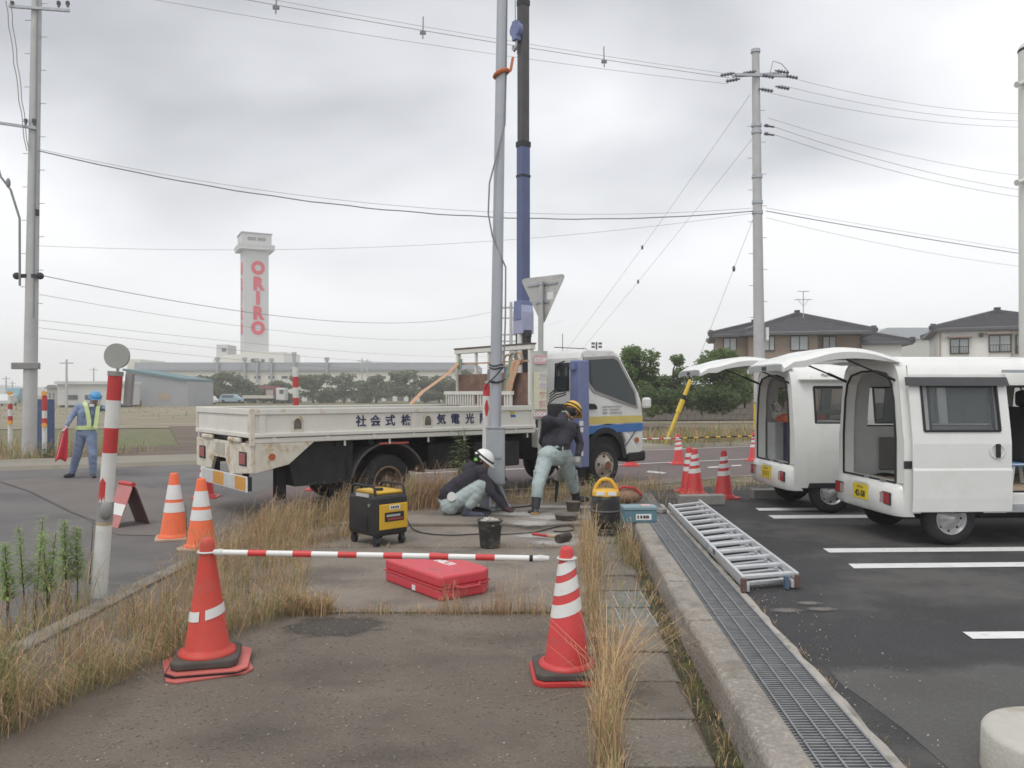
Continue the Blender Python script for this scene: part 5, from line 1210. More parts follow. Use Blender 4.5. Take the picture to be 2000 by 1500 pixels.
# thin bars on the road cones
def bar2(label, p, q_, ca, cb, n):
    t = thing('barrier_bar', label, 'barrier bar', p); d = q_ - p
    g = MB(); g.cyl((0, 0, 0), d, .017, n=10); g.build('bar_tube', ca, t)
    for i in range(n):
        g = MB(); g.cyl(d * ((i + .3) / n), d * ((i + .7) / n), .0185, n=10, caps=False); g.build('band', cb, t)
pG, pH, pJ = gp(1325, 907, RZ), gp(1473, 900, RZ), gp(1232, 910, RZ); zb = V((0, -.05, .62))
bar2('yellow and black bar across the road behind the vans', pG + zb, pH + zb, BLACK, YEL, 7); bar2('red and white bar behind the truck cab front', pG + zb, pJ + zb, WHITE, REDP, 4)
# folded barricade board
p = gp(248, 1025, RZ); t = thing('barricade', 'small red and white folding barricade standing behind the leaning post', 'barricade', (p.x, p.y, RZ), R(-40))
PB = pm('faded_red_board', (.50, .17, .16), .55, var=.1, scale=6, dirt=(.42, .26, .25), dsc=5); DIN = pm('board_inside', (.12, .06, .055), .8)
for s in (-1, 1):
    T3 = Matrix.Rotation(s * R(20), 3, 'X'); g = MB()
    pl = [(-.20, 0), (.20, 0), (.20, .50), (.17, .54), (-.17, .54), (-.20, .50)]
    g.prism(pl, (0, s * .20 - .006, 0), (1, 0, 0), T3 @ V((0, 0, 1)), T3 @ V((0, 1, 0)), .012); bd = g.build('board', [PB if s < 0 else DIN], t, bev=.004)
    if s < 0:
        g = MB(); g.prism([(-.20, .16), (.20, .16), (.20, .30), (-.20, .30)], V((0, -.20 - .006, 0)) - T3 @ V((0, .004, 0)), (1, 0, 0), T3 @ V((0, 0, 1)), T3 @ V((0, 1, 0)), .003); g.build('white_panel', WHITE, bd)
g = MB(); g.cyl((-.18, 0, .525), (.18, 0, .525), .03, n=12); g.build('hinge_tube', REDC, t)
# concrete parking blocks
for k, (px, py, L, dpt, lab) in enumerate(((1374, 987, .66, .17, 'concrete parking block at the head of the ladder'), (1512, 975, .62, .17, 'concrete parking block behind the farther van'))):
    p = gp(px, py, 0); g = MB(); g.prism([(-L / 2, 0), (L / 2, 0), (L / 2, dpt), (-L / 2, dpt)], (0, 0, 0), (math.cos(R(3 if k else 7)), math.sin(R(3 if k else 7)), 0), (-math.sin(R(5)), math.cos(R(5)), 0), (0, 0, 1), .14)
    o_ = g.build('parking_block', CONC, bev=.012, loc=p, label=lab, cat='parking block', group='parking blocks')
# ================================================================== tools on the pavement
# generator
pc_ = gp(732, 1073); GB_ = pm('generator_black', (.022, .022, .024), .45, var=.25, scale=7); GY = pm('generator_yellow', (.66, .40, .03), .38, var=.05)
G = thing('generator', 'black and yellow portable generator on castors', 'generator', (pc_.x, pc_.y, .014), R(44))
# local: x to the right along the yellow side (0.46), y backwards along the black end
lx, ly, hz = .42, .50, .50
PG_ = lambda m, nm, mt, par=None, bev=0.0: m.build(nm, mt, par or G, bev=bev)
g = MB(); g.prism([(0, 0), (lx, 0), (lx, ly), (0, ly)], (0, 0, .10), (1, 0, 0), (0, 1, 0), (0, 0, 1), .42); PG_(g, 'housing', GB_, None, .035)
g = MB(); g.prism([(.06, .05), (lx - .03, .05), (lx - .03, ly - .05), (.06, ly - .05)], (0, 0, .52), (1, 0, 0), (0, 1, 0), (0, 0, 1), .035); tk = PG_(g, 'fuel_tank', GY, None, .02)
g = MB(); g.cyl((.16, .17, .555), (.16, .17, .58), .05, n=18); PG_(g, 'fuel_cap', BLACK, tk)
g = MB(); g.b2((.05, -.016, .17), (lx - .02, -.001, .43)); pn_ = PG_(g, 'side_panel', GY, None, .008)
g = MB(); g.b2((.11, -.020, .25), (.35, -.0165, .345)); PG_(g, 'decal', BLACK, pn_, .003)
g = MB(); g.b2((.13, -.0225, .30), (.30, -.0205, .322)); PG_(g, 'decal_strip', pm('decal_grey', (.4, .4, .4), .5), pn_)
g = MB(); g.b2((.14, -.0225, .265), (.33, -.0205, .287)); PG_(g, 'decal_strip', pm('decal_red', (.30, .05, .04), .5), pn_)
g = MB(); g.b2((.17, -.020, .37), (.30, -.0165, .415)); PG_(g, 'name_sticker', WHITE, pn_)
for k in range(5):
    g = MB(); g.b2((.185 + k * .021, -.0215, .38), (.199 + k * .021, -.0203, .405)); PG_(g, 'sticker_print', PBLK, pn_)
g = MB(); g.b2((-.010, .10, .50), (.0, .33, .535)); PG_(g, 'end_sticker', pm('pale_sticker', (.45, .45, .44), .5))
for k in range(9):
    g = MB(); g.b2((-.012, .12, .16 + k * .017), (-.001, .36, .168 + k * .017)); PG_(g, 'louvre', DARK)
g = MB(); g.cyl((-.014, .09, .42), (-.001, .09, .42), .018, n=12); PG_(g, 'socket', pm('socket_grey', (.2, .2, .2), .5))
for x in (.03, lx - .03):
    g = MB(); g.tube([(x, .03, .50), (x, .05, .595), (x, .09, .61), (x, ly - .09, .61), (x, ly - .05, .595), (x, ly - .03, .50)], .014, 8); PG_(g, 'handle', BLACK)
for x in (.05, lx - .05):
    for y in (.05, ly - .05):
        g = MB(); g.cyl((x - .02, y, .042), (x + .02, y, .042), .042, n=14); g.b2((x - .025, y - .02, .05), (x + .025, y + .02, .11)); PG_(g, 'castor', DARK)
# red tool case
p = gp(860, 1179); ct = thing('tool_case', 'red plastic power tool case lying on the pavement', 'tool case', (p.x, p.y, .012))
pl_ = gp(752, 1137) - p; prr = gp(938, 1152) - p; RC = pm('case_red', (.62, .06, .08), .4, var=.06, dirt=(.42, .08, .09), dsc=6); RC2 = pm('case_red_dark', (.50, .045, .06), .4, var=.06)
e1 = V((pl_.x, pl_.y, 0)); e2 = V((prr.x, prr.y, 0)); u1, L1 = e1.normalized(), e1.length; u2, L2 = e2.normalized(), e2.length
u2 = (u2 - u1 * u2.dot(u1)).normalized() if abs(u1.dot(u2)) < .6 else u2
outl = [(0, 0), (L1, 0), (L1, L2 * .9), (L1 - .06, L2), (.14, L2), (.06, L2 * .97), (.0, L2 * .8)]
for z0, z1, ins, nm in ((.0, .085, .0, 'lower_shell'), (.085, .10, -.008, 'rim'), (.10, .185, .0, 'upper_shell')):
    g = MB(); g.prism([(a_ + (ins if a_ < .1 else -ins) * 1, b_ + (ins if b_ < .1 else -ins)) for a_, b_ in outl], (0, 0, z0), u1, u2, (0, 0, 1), z1 - z0); g.build(nm, RC if nm != 'rim' else RC2, ct, bev=.018 if nm != 'rim' else .004)
g = MB(); b_ = u2 * -.02; g.tube([u1 * .0 + u2 * (L2 * .25) - u1 * .01 + V((0, 0, .10)), u2 * (L2 * .32) - u1 * .05 + V((0, 0, .09)), u2 * (L2 * .62) - u1 * .05 + V((0, 0, .09)), u2 * (L2 * .70) - u1 * .01 + V((0, 0, .10))], .012, 8); g.build('handle', RC2, ct)
g = MB(); c = u1 * (L1 * .42) - u2 * .003 + V((0, 0, .035)); g.bar(c, c + u1 * .05, .004, .04); g.build('latch_label', WHITE, ct)
ang = math.atan2(-u1.y, -u1.x); txt('HILTI', .10, WHITE, ct, tuple(u1 * L1 * .5 + u2 * L2 * .62 + V((0, 0, .1855))), (0, 0, ang), 'case_lettering', .001, bold=.006)
# bucket of rubble
p = gp(957, 1071); bk = thing('bucket', 'black rubber bucket filled with concrete rubble', 'bucket', (p.x, p.y, .014)); BKM = pm('bucket_rubber', (.05, .048, .046), .8, var=.25, dirt=(.17, .16, .145), dsc=9, dlo=.48, dhi=.7)
g = MB(); g.lathe([(0, 0), (.095, 0), (.10, .01), (.125, .265), (.136, .27), (.136, .28), (.122, .282), (.11, .2), (0, .2)], n=30); g.build('shell', BKM, bk)
RUB = pm('concrete_rubble', (.42, .41, .38), .95, var=.2, scale=20, island=.25)
g = MB(); r_ = random.Random(5)
for k in range(46):
    a_, rr = r_.uniform(0, 6.28), .108 * math.sqrt(r_.random()); g.box((rr * math.cos(a_), rr * math.sin(a_), .245 + .04 * (1 - rr / .11) + r_.uniform(-.01, .015)), [r_.uniform(.018, .045) for _ in range(3)], r_.uniform(0, 3), T=Matrix.Rotation(r_.uniform(0, 1.5), 3, 'X'))
o_ = g.build('rubble', RUB, bk); o_['kind'] = 'stuff'
# ladder
LD = thing('ladder', 'aluminium extension ladder lying on the parking lot', 'ladder', (0, 0, .0))
nl, nr_, fl, fr2 = gp(1452, 1160, .0), gp(1557, 1152, .0), gp(1307, 1003, .0), gp(1366, 996, .0)
ctr = (nl + nr_ + fl + fr2) / 4; LD.location = ctr
for o_ in (nl, nr_, fl, fr2): o_ -= ctr
def lerp(a_, b_, t): return a_ + (b_ - a_) * t
hgt = .125
for a_, b_ in ((nl, fl), (nr_, fr2)):
    for z, ins in ((.088, 0), (.025, .035)):
        s = .035 if a_ is nl else -.035; off = V((s * (ins > 0), 0, 0)); g = MB(); g.bar(a_ + off + V((0, 0, z + .022)), b_ + off + V((0, 0, z + .022)), .028, .062); g.build('rail', ALU, LD, bev=.004)
for k in range(13):
    t = .02 + k * .079; a_, b_ = lerp(nl, fl, t), lerp(nr_, fr2, t); g = MB(); g.bar(a_ + V((.012, 0, .115)), b_ + V((-.012, 0, .115)), .055, .03); g.build('rung', ALU, LD, bev=.006)
for k in range(12):
    t = .0 + k * .079 + .035; a_, b_ = lerp(nl, fl, t), lerp(nr_, fr2, t); g = MB(); g.bar(a_ + V((.05, 0, .045)), b_ + V((-.05, 0, .045)), .05, .028); g.build('rung', ALU, LD, bev=.006)
for a_, s in ((nl, 1), (nr_, -1)):
    g = MB(); g.box(a_ + V((0, -.005, .07)), (.045, .035, .11)); g.build('foot', pm('ladder_foot_brown', (.13, .08, .065), .7), LD, bev=.008)
g = MB(); a_ = lerp(nl, nr_, .82); g.box(a_ + V((0, .03, .06)), (.03, .05, .10)); g.build('clamp', pm('clamp_blue', (.10, .15, .22), .5), LD)
a_, b_ = lerp(nl, fl, .36), lerp(nl, fl, .24)
for t, mt in ((.30, pm('ladder_sticker_white', (.6, .65, .62), .5)), (.27, PBLK), (.255, PBLK), (.33, pm('ladder_sticker_blue', (.35, .45, .55), .5))):
    a_ = lerp(nl, fl, t); b_ = lerp(nl, fl, t + (.008 if mt is PBLK else .025)); off = V((-.0145, -.002, .11)); g = MB(); g.bar(a_ + off, b_ + off, .003, .045); g.build('sticker', mt, LD)
# teal tool box on the kerb end
p = at(1249, 1018, 8.25); tb = thing('toolbox', 'teal plastic toolbox standing on the end of the kerb', 'toolbox', (p.x, 8.30, .246), R(3)); TEAL = pm('teal_plastic', (.10, .20, .25), .45, var=.08); TEAL2 = pm('pale_teal_lid', (.20, .30, .34), .45, var=.08, dirt=(.3, .37, .4), dsc=6)
g = MB(); g.b2((-.17, -.10, 0), (.17, .10, .125)); g.build('case', TEAL, tb, bev=.012)
g = MB(); g.b2((-.178, -.108, .126), (.178, .108, .165)); g.build('lid', TEAL2, tb, bev=.010)
g = MB(); g.b2((-.05, -.1035, .03), (.11, -.1005, .09)); g.build('label_sticker', WHITE, tb)
for k in range(4):
    g = MB(); g.b2((-.035 + k * .03, -.106, .045), (-.02 + k * .035, -.104, .075)); g.build('label_print', PBLK, tb)
g = MB(); g.b2((.02, -.06, .1655), (.12, .06, .170)); g.build('paper_label', pm('pink_paper', (.60, .42, .40), .8), tb)
# yellow and black vacuum cleaner
p = gp(1183, 1042); vc = thing('vacuum_cleaner', 'yellow and black workshop vacuum with arched handle', 'vacuum cleaner', (p.x, p.y, .016), R(-4)); VB = pm('vacuum_black', (.032, .032, .034), .55, var=.2); VY = pm('vacuum_yellow', (.70, .40, .035), .4, var=.05)
g = MB(); g.lathe([(0, .05), (.13, .05), (.155, .10), (.165, .22), (.165, .235)], n=26); g.build('tank', VB, vc)
g = MB(); g.lathe([(.165, .235), (.178, .24), (.178, .255), (.165, .26)], n=26); g.build('tank_rim', pm('rim_dark_grey', (.09, .09, .09), .5), vc)
g = MB(); g.lathe([(.163, .26), (.160, .34), (.150, .42), (.0, .42)], n=26); hd = g.build('motor_head', VB, vc)
for k in range(5):
    g = MB(); g.lathe([(.1605, .30 + k * .02), (.1655, .304 + k * .02), (.1605, .308 + k * .02)], n=14, a0=R(-130), a1=R(-50)); g.build('vent_rib', DARK, hd)
g = MB(); g.lathe([(.153, .415), (.150, .46), (.130, .485), (0, .49)], n=26); cp = g.build('yellow_cap', VY, vc)
for sx in (-1, 1):
    g = MB(); g.b2((sx * .065 - .045, -.152, .43), (sx * .065 + .045, -.128, .47)); g.build('white_label', WHITE, cp)
g = MB(); g.tube([(-.13, 0, .46), (-.10, 0, .53), (-.055, 0, .585), (0, 0, .60), (.055, 0, .585), (.10, 0, .53), (.13, 0, .46)], .022, 10); g.build('handle', VY, vc)
for a_ in range(4):
    g = MB(); g.sph((.13 * math.cos(a_ * 1.57 + .78), .13 * math.sin(a_ * 1.57 + .78), .03), .03, 10, 6); g.build('castor', BLACK, vc)
g = MB(); g.tube([(.1, -.15, .12), (.16, -.22, .06), (.08, -.3, .03), (-.1, -.26, .03), (-.14, -.16, .08)], .022, 8); g.build('hose', BLACK, vc)
# small things around the vacuum and the pole
p = gp(1107, 1022); g = MB(); g.lathe([(0, 0), (.12, 0), (.15, .09), (.155, .095), (.14, .09), (.11, .01)], n=20); g.build('rubber_basin', pm('basin_grey', (.14, .12, .11), .8, var=.2), loc=(p.x + .0, p.y, .018), label='shallow grey basin beside the vacuum cleaner', cat='basin')
p = gp(1120, 1005); g = MB(); g.lathe([(0, 0), (.08, 0), (.10, .12), (.103, .12), (.09, .12), (.07, .01)], n=18); g.build('metal_can', pm('muddy_can', (.17, .15, .12), .8, var=.25), loc=(p.x, p.y, .05), label='muddy metal can behind the shallow basin', cat='can')
p = gp(1085, 1060); hm = thing('club_hammer', 'short sledgehammer with red and wooden handle on the pavement', 'hammer', (p.x, p.y, .016), R(-38))
g = MB(); g.cyl((-.30, 0, .045), (-.10, 0, .045), .017, n=10); g.build('grip', pm('grip_red', (.42, .05, .05), .6), hm)
g = MB(); g.cyl((-.10, 0, .045), (.10, 0, .05), .016, n=10); g.build('handle', pm('hammer_wood', (.42, .28, .15), .7, var=.15, scale=12), hm)
g = MB(); g.cyl((.10, -.10, .05), (.10, .10, .05), .045, n=10); g.build('head', pm('hammer_iron', (.085, .07, .06), .6, .4, var=.3, scale=20), hm)
# black power cord from the generator
pts = [gp(792, 1028), gp(815, 1043), gp(845, 1048), gp(890, 1050), gp(930, 1047), gp(985, 1048), gp(1040, 1045), gp(1060, 1040), gp(1090, 1032), gp(1115, 1030), gp(1125, 1038), gp(1100, 1043), gp(1075, 1041)]
sm_ = []
for i in range(len(pts) - 1):
    for t in range(4): sm_.append(pts[i].lerp(pts[i + 1], t / 4) + V((0, 0, .024 + (.12 if i == 0 and t == 0 else 0))))
for _ in range(2): sm_ = [sm_[0]] + [(sm_[i - 1] + sm_[i] * 2 + sm_[i + 1]) / 4 for i in range(1, len(sm_) - 1)] + [sm_[-1]]
g = MB(); g.tube(sm_, .007, 6); g.build('power_cord', BLACK, label='thin black power cord snaking from the generator over the pavement', cat='cord')
# steel bars and angle lying at the pole base
p = gp(955, 1010)
for k, (pa, pb, wd, lab, mt) in enumerate(((gp(905, 1012), gp(990, 1003), .05, 'flat steel bar on the ground before the crouching worker', STEEL), (gp(890, 1000), gp(955, 1016), .07, 'dark steel angle crossing the flat bar at the pole base', DARK), (gp(1000, 1008), gp(1040, 1004), .03, 'wrench lying right of the pole base', DARK))):
    g = MB(); c = (pa + pb) / 2; g.bar(pa - c + V((0, 0, .012 + .022 * k)), pb - c + V((0, 0, .012 + .022 * k)), wd, .018)
    if k == 1: g.bar(pa - c + V((.02, .03, .05)), pb - c + V((.02, .03, .05)), .012, .05)
    if k == 2: g.cyl(pb - c + V((0, 0, .05)), pb - c + V((0, 0, .07)), .035, n=8)
    g.build(('steel_bar', 'steel_angle', 'wrench')[k], mt, bev=.003, loc=(c.x, c.y, .052), label=lab, cat=('steel bar', 'steel angle', 'wrench')[k])
# breaker drill held at the standing worker's foot
p = gp(1090, 995); dl = thing('drill', 'teal and grey demolition drill standing between the legs of the yellow helmet worker', 'drill', (p.x + .03, p.y + .35, .05))
g = MB(); g.cyl((0, 0, .30), (.06, 0, .46), .075, .07, n=14); g.build('motor', pm('drill_grey', (.24, .23, .20), .6, var=.2), dl)
g = MB(); g.sph((.10, 0, .42), (.08, .07, .09), 12, 8); g.build('gear_case', pm('drill_teal', (.04, .20, .22), .5), dl)
g = MB(); g.tube([(.0, 0, .44), (-.05, 0, .54), (.02, 0, .58), (.10, 0, .54), (.12, 0, .46)], .02, 8); g.build('handle', BLACK, dl)
g = MB(); g.cyl((-.02, 0, .32), (-.04, 0, .05), .028, .02, n=10); g.cyl((-.04, 0, .05), (-.045, 0, .0), .014, n=8); g.build('chisel', DARK, dl)
# sack with straps behind the toolbox
p = gp(1225, 985); sk = thing('tool_sack', 'tan canvas tool sack with red strap behind the toolbox', 'sack', (p.x, p.y + .2, 0)); g = MB(); g.sph((0, 0, .10), (.26, .17, .12), 16, 8); g.build('bag', pm('tan_canvas', (.32, .20, .13), .9, var=.2, scale=9), sk)
g = MB(); g.tube([(-.18, -.1, .17), (-.05, -.12, .24), (.12, -.1, .22), (.22, -.1, .12)], .022, 6); g.build('strap', REDC, sk)
g = MB(); g.b2((-.09, -.05, 0), (.09, .05, .06)); g.build('concrete_chunk', CONC, bev=.012, loc=tuple(gp(1288, 1003) + V((0, 0, .012))), label='broken concrete chunk right of the teal toolbox', cat='concrete chunk').rotation_euler = (0, 0, R(-50))
# ================================================================== people: tapered limbs fused into one skin by voxel remesh
SKIN = pm('skin', (.42, .25, .17), .55, var=.06); HAIR = pm('black_hair', (.015, .013, .012), .7, var=.2)
NAVY = pm('navy_shirt', (.030, .028, .038), .9, var=.25, scale=7, bump=.5, bscale=16); PALE = pm('pale_work_trousers', (.38, .45, .44), .9, var=.10, scale=8, bump=.7, bscale=14)
BOOT = pm('rubber_boot', (.045, .047, .052), .45, var=.15); GLOVE = pm('work_glove', (.45, .44, .42), .9, var=.12, scale=20); SHOE = pm('dark_shoe', (.06, .065, .10), .7, var=.2, scale=14)
DENIM = pm('blue_uniform', (.21, .27, .39), .85, var=.12, scale=7, bump=.6, bscale=15); SOLE = pm('orange_sole', (.45, .22, .06), .7)
def rcone(bm, p, q_, r0, r1, n=14):
    p, q_ = V(p), V(q_); d = q_ - p; L = d.length
    d = d / L if L > 1e-6 else V((0, 0, 1))
    up = V((0, 0, 1)) if abs(d.z) < .9 else V((1, 0, 0)); x = d.cross(up).normalized(); y = d.cross(x)
    rings = []
    for k in range(1, 5): t = -math.pi / 2 + k * math.pi / 8; rings.append((p + d * r0 * math.sin(t), r0 * math.cos(t)))
    for k in range(0, 4): t = k * math.pi / 8; rings.append((q_ + d * r1 * math.sin(t), r1 * math.cos(t)))
    vs = [[bm.verts.new(c + (x * math.cos(6.2832 * i / n) + y * math.sin(6.2832 * i / n)) * r) for i in range(n)] for c, r in rings]
    a, b = bm.verts.new(p - d * r0), bm.verts.new(q_ + d * r1)
    for k in range(len(vs) - 1):
        for i in range(n): bm.faces.new((vs[k][i], vs[k][(i + 1) % n], vs[k + 1][(i + 1) % n], vs[k + 1][i]))
    for i in range(n): bm.faces.new((a, vs[0][(i + 1) % n], vs[0][i])); bm.faces.new((b, vs[-1][i], vs[-1][(i + 1) % n]))
def body(name, label, caps, mats, base, vox=.011, smooth=3):
    """caps: (p, q, r0, r1, material index); world coordinates, base = where the person touches the ground"""
    base = V(base); root = thing(name, label, 'person', base)
    bm = bmesh.new()
    for p, q_, r0, r1, m in caps: rcone(bm, V(p) - base, V(q_) - base, r0, r1)
    bmesh.ops.recalc_face_normals(bm, faces=bm.faces)
    me = bpy.data.meshes.new('tmp'); bm.to_mesh(me); bm.free()
    o = bpy.data.objects.new('tmp', me); C.objects.link(o)
    rm = o.modifiers.new('r', 'REMESH'); rm.mode = 'VOXEL'; rm.voxel_size = vox
    s = o.modifiers.new('s', 'SMOOTH'); s.factor = .5; s.iterations = smooth
    dg = bpy.context.evaluated_depsgraph_get(); res = bpy.data.meshes.new_from_object(o.evaluated_get(dg))
    bpy.data.objects.remove(o); bpy.data.meshes.remove(me)
    res.materials.clear()
    for mt in mats: res.materials.append(mt)
    cc = [(V(p) - base, V(q_) - base, r0, r1, m) for p, q_, r0, r1, m in caps]
    for f in res.polygons:
        c = f.center; best = 9; bi = 0
        for p, q_, r0, r1, m in cc:
            d = q_ - p; t = max(0, min(1, (c - p).dot(d) / max(d.length_squared, 1e-9))); e_ = (c - p - d * t).length - (r0 + (r1 - r0) * t)
            if e_ < best: best, bi = e_, m
        f.material_index = bi; f.use_smooth = True
    soft = set()
    for f in res.polygons:
        if mats[f.material_index] in (PALE, NAVY, DENIM): soft.update(f.vertices)
    for v, p, nv in [(res.vertices[i], res.vertices[i].co.copy(), res.vertices[i].normal.copy()) for i in soft]:   # cloth folds
        f = noise.noise(V((p.x * 6, p.y * 6, p.z * 15 + p.x * 9))) * .7 + noise.noise(V((p.x * 14 + 7, p.y * 14, p.z * 34 - p.x * 20))) * .3
        v.co = p + nv * (f * .013 + .004)
    res.name = name
    b = bpy.data.objects.new('body', res); C.objects.link(b); b.parent = root
    return root, (lambda m, nm, mt, par=None, bev=0.0: m.build(nm, mt, par or root, bev=bev)), base
def hand(w_, d, side, m, s=1.0, curl=.6):
    """palm and five fingers starting at wrist w_, pointing along d; side = direction towards the thumb"""
    w_, d, side = V(w_), V(d).normalized(), V(side); side = (side - d * side.dot(d)).normalized(); nrm = d.cross(side)
    out = [(w_, w_ + d * .085 * s, .030 * s, .034 * s, m), (w_ + d * .03 * s + side * .018 * s, w_ + d * .09 * s + side * .022 * s, .022 * s, .02 * s, m), (w_ + d * .03 * s - side * .018 * s, w_ + d * .085 * s - side * .024 * s, .022 * s, .02 * s, m)]
    for k, (o, L) in enumerate(((.033, .036), (.011, .042), (-.011, .039), (-.032, .030))):
        a = w_ + d * .09 * s + side * o * s; b = a + (d * .8 + nrm * curl * .6).normalized() * L * s; c = b + (d * .2 + nrm * curl * 1.4).normalized() * L * .8 * s
        out += [(a, b, .0105 * s, .010 * s, m), (b, c, .010 * s, .009 * s, m)]
    a = w_ + d * .035 * s + side * .035 * s; b = a + (d * .7 + side * .6 + nrm * .2) * .04 * s; out += [(a, b, .013 * s, .012 * s, m), (b, b + (d * .9 + nrm * .4) * .03 * s, .012 * s, .010 * s, m)]
    return out
def head(c, fwd, up, m, s=1.0):
    """skull, jaw, nose, ears, neck root; c = middle of the head"""
    c, fwd, up = V(c), V(fwd).normalized(), V(up); up = (up - fwd * up.dot(fwd)).normalized(); sd = fwd.cross(up)
    return [(c + up * .03 * s - fwd * .02 * s, c + up * .03 * s + fwd * .02 * s, .088 * s, .085 * s, m), (c + fwd * .03 * s - up * .01, c + fwd * .045 * s - up * .07 * s, .068 * s, .048 * s, m), (c + fwd * .095 * s + up * .005, c + fwd * .112 * s - up * .028 * s, .011 * s, .014 * s, m),
            (c + sd * .085 * s - up * .02 * s, c + sd * .087 * s + up * .015 * s, .012 * s, .015 * s, m), (c - sd * .085 * s - up * .02 * s, c - sd * .087 * s + up * .015 * s, .012 * s, .015 * s, m)], sd, up
def face_parts(P, root, base, c, fwd, up, s=1.0):
    c, fwd, up = V(c) - base, V(fwd).normalized(), V(up); up = (up - fwd * up.dot(fwd)).normalized(); sd = fwd.cross(up)
    for k in (-1, 1):
        g = MB(); g.sph(c + fwd * .096 * s + sd * .032 * s * k + up * .008 * s, .012 * s, 8, 6); P(g, 'eye', HAIR)
    g = MB(); g.tube([c + fwd * .088 * s - sd * .024 * s - up * .062 * s, c + fwd * .097 * s - up * .064 * s, c + fwd * .088 * s + sd * .024 * s - up * .062 * s], .006 * s, 6); P(g, 'mouth', pm('lips', (.30, .12, .10), .6))
def helmet(P, base, c, fwd, up, mt, s=1.0, band=BLACK, brim=True):
    c, fwd, up = V(c) - base, V(fwd).normalized(), V(up); up = (up - fwd * up.dot(fwd)).normalized(); sd = fwd.cross(up)
    Tm = Matrix((fwd, sd * -1, up)).transposed()
    g = MB(); g.sph(c + up * .025 * s, (.135 * s, .118 * s, .125 * s), 24, 8, T=Tm, z0=0, z1=.999); hm = P(g, 'helmet', mt)
    g = MB(); vs = []; n = 24
    for i in range(n):
        a = 6.2832 * i / n; ex = .045 * max(0, math.cos(a)) ** 2 + .008
        for rr, z in ((0, .026), (1, .016)): vs.append(c + up * z * s + Tm @ V(((.134 + ex * rr) * math.cos(a) * s, (.117 + ex * .7 * rr) * math.sin(a) * s, 0)))
    g.add(vs, [(i * 2, i * 2 + 1, (i * 2 + 3) % (2 * n), (i * 2 + 2) % (2 * n)) for i in range(n)], 0, True); o = P(g, 'brim', mt, hm); md = o.modifiers.new('t', 'SOLIDIFY'); md.thickness = .006
    g = MB(); g.lathe([(.137 * s, .0), (.136 * s, .022 * s)], (0, 0, 0), n=24, T=Tm); 
    for i, p in enumerate(g.v):
        q_ = p.copy(); l = Tm.transposed() @ q_; l.y *= .118 / .135; g.v[i] = c + up * .04 * s + Tm @ l
    P(g, 'helmet_band', band, hm)
    g = MB()
    for k in (-1, 1): g.tube([c + sd * .095 * s * k + up * .02 * s, c + sd * .09 * s * k - up * .05 * s + fwd * .02, c + fwd * .05 * s - up * .105 * s], .006 * s, 5)
    P(g, 'chin_strap', BLACK, hm)
    return hm
# --- standing worker with yellow helmet, bent over, back to the camera
d = 10.6
hipL, hipR = at(1066, 893, 10.45), at(1103, 893, 10.75); kneeL, kneeR = at(1051, 948, 10.20), at(1119, 945, 11.0)
ankL, ankR = at(1046, 997, 10.15), at(1125, 976, 11.12); fL, fR = gp(1046, 1012), gp(1130, 988)
ankL.z, ankR.z = .13, .13
pel = (hipL + hipR) / 2; shL, shR = at(1068, 822, 10.55), at(1122, 836, 11.0); neck = at(1100, 813, 10.95); hc = at(1117, 803, 11.02)
ch = (shL + shR) / 2
fwd = V((.62, .50, -.62)); upv = V((.35, .35, .85))
caps = [(hipL + V((.02, 0, .02)), hipR + V((-.02, 0, .02)), .125, .125, 1), (pel + V((-.03, 0, .07)), pel + V((.05, .02, .07)), .128, .128, 1)]
wst = pel + V((.0, .0, .17)); caps += [(wst + V((-.07, 0, 0)), ch + V((-.09, -.04, -.12)), .115, .13, 0), (wst + V((.07, .02, 0)), ch + V((.07, .03, -.12)), .115, .13, 0), (shL, shR, .075, .075, 0), (ch + V((-.07, 0, -.10)), ch + V((.09, .03, -.08)), .135, .125, 0), (ch + V((0, 0, .0)), neck, .10, .065, 0), (neck, hc, .055, .055, 2)]
caps += [(hipL, kneeL, .108, .080, 1), (kneeL, kneeL.lerp(ankL, .45), .080, .072, 1), (hipR, kneeR, .108, .080, 1), (kneeR, kneeR.lerp(ankR, .40), .080, .072, 1)]
for k_, a_ in ((kneeL, ankL), (kneeR, ankR)): caps += [(k_.lerp(a_, .42), a_, .070, .055, 3)]
toeL = fL + V((-.06, .12, .04)); caps += [(ankL - V((0, .03, .075)), toeL + V((.0, .02, .0)), .052, .045, 3)]
toeR = V((ankR.x + .15, ankR.y + .08, .09)); caps += [(ankR - V((.01, 0, .02)), toeR, .052, .045, 3)]
elR, hdR = at(1133, 868, 10.9), at(1129, 888, 10.7); caps += [(shR, elR, .070, .052, 0), (elR, hdR, .052, .040, 0)]; caps += hand(hdR, (-.1, -.1, -1), (-1, .2, 0), 4, 1.05)
elL, hdL = at(1060, 862, 10.8), at(1078, 886, 11.05); caps += [(shL, elL, .068, .052, 0), (elL, hdL, .050, .040, 0)]; caps += hand(hdL, (.5, .3, -.8), (1, 0, 0), 4, 1.0)
hd_, sd_x, up_x = head(hc, fwd, upv, 2); caps += hd_
W1, PW1, bs = body('person', 'standing worker in yellow helmet, dark sweater and rubber boots, bending over', caps, [NAVY, PALE, SKIN, BOOT, GLOVE], (fL.x, fL.y, .047))
HY = pm('helmet_yellow', (.74, .43, .03), .35, var=.05)
helmet(PW1, bs, hc, fwd, upv, HY); face_parts(PW1, W1, bs, hc, fwd, upv)
g = MB(); g.sph(hc - bs - V(fwd).normalized() * .02 + V((0, 0, -.01)), (.092, .092, .08), 14, 8); PW1(g, 'hair', HAIR)
g = MB(); n = 24; cpt = pel - bs + V((.01, .01, .115))
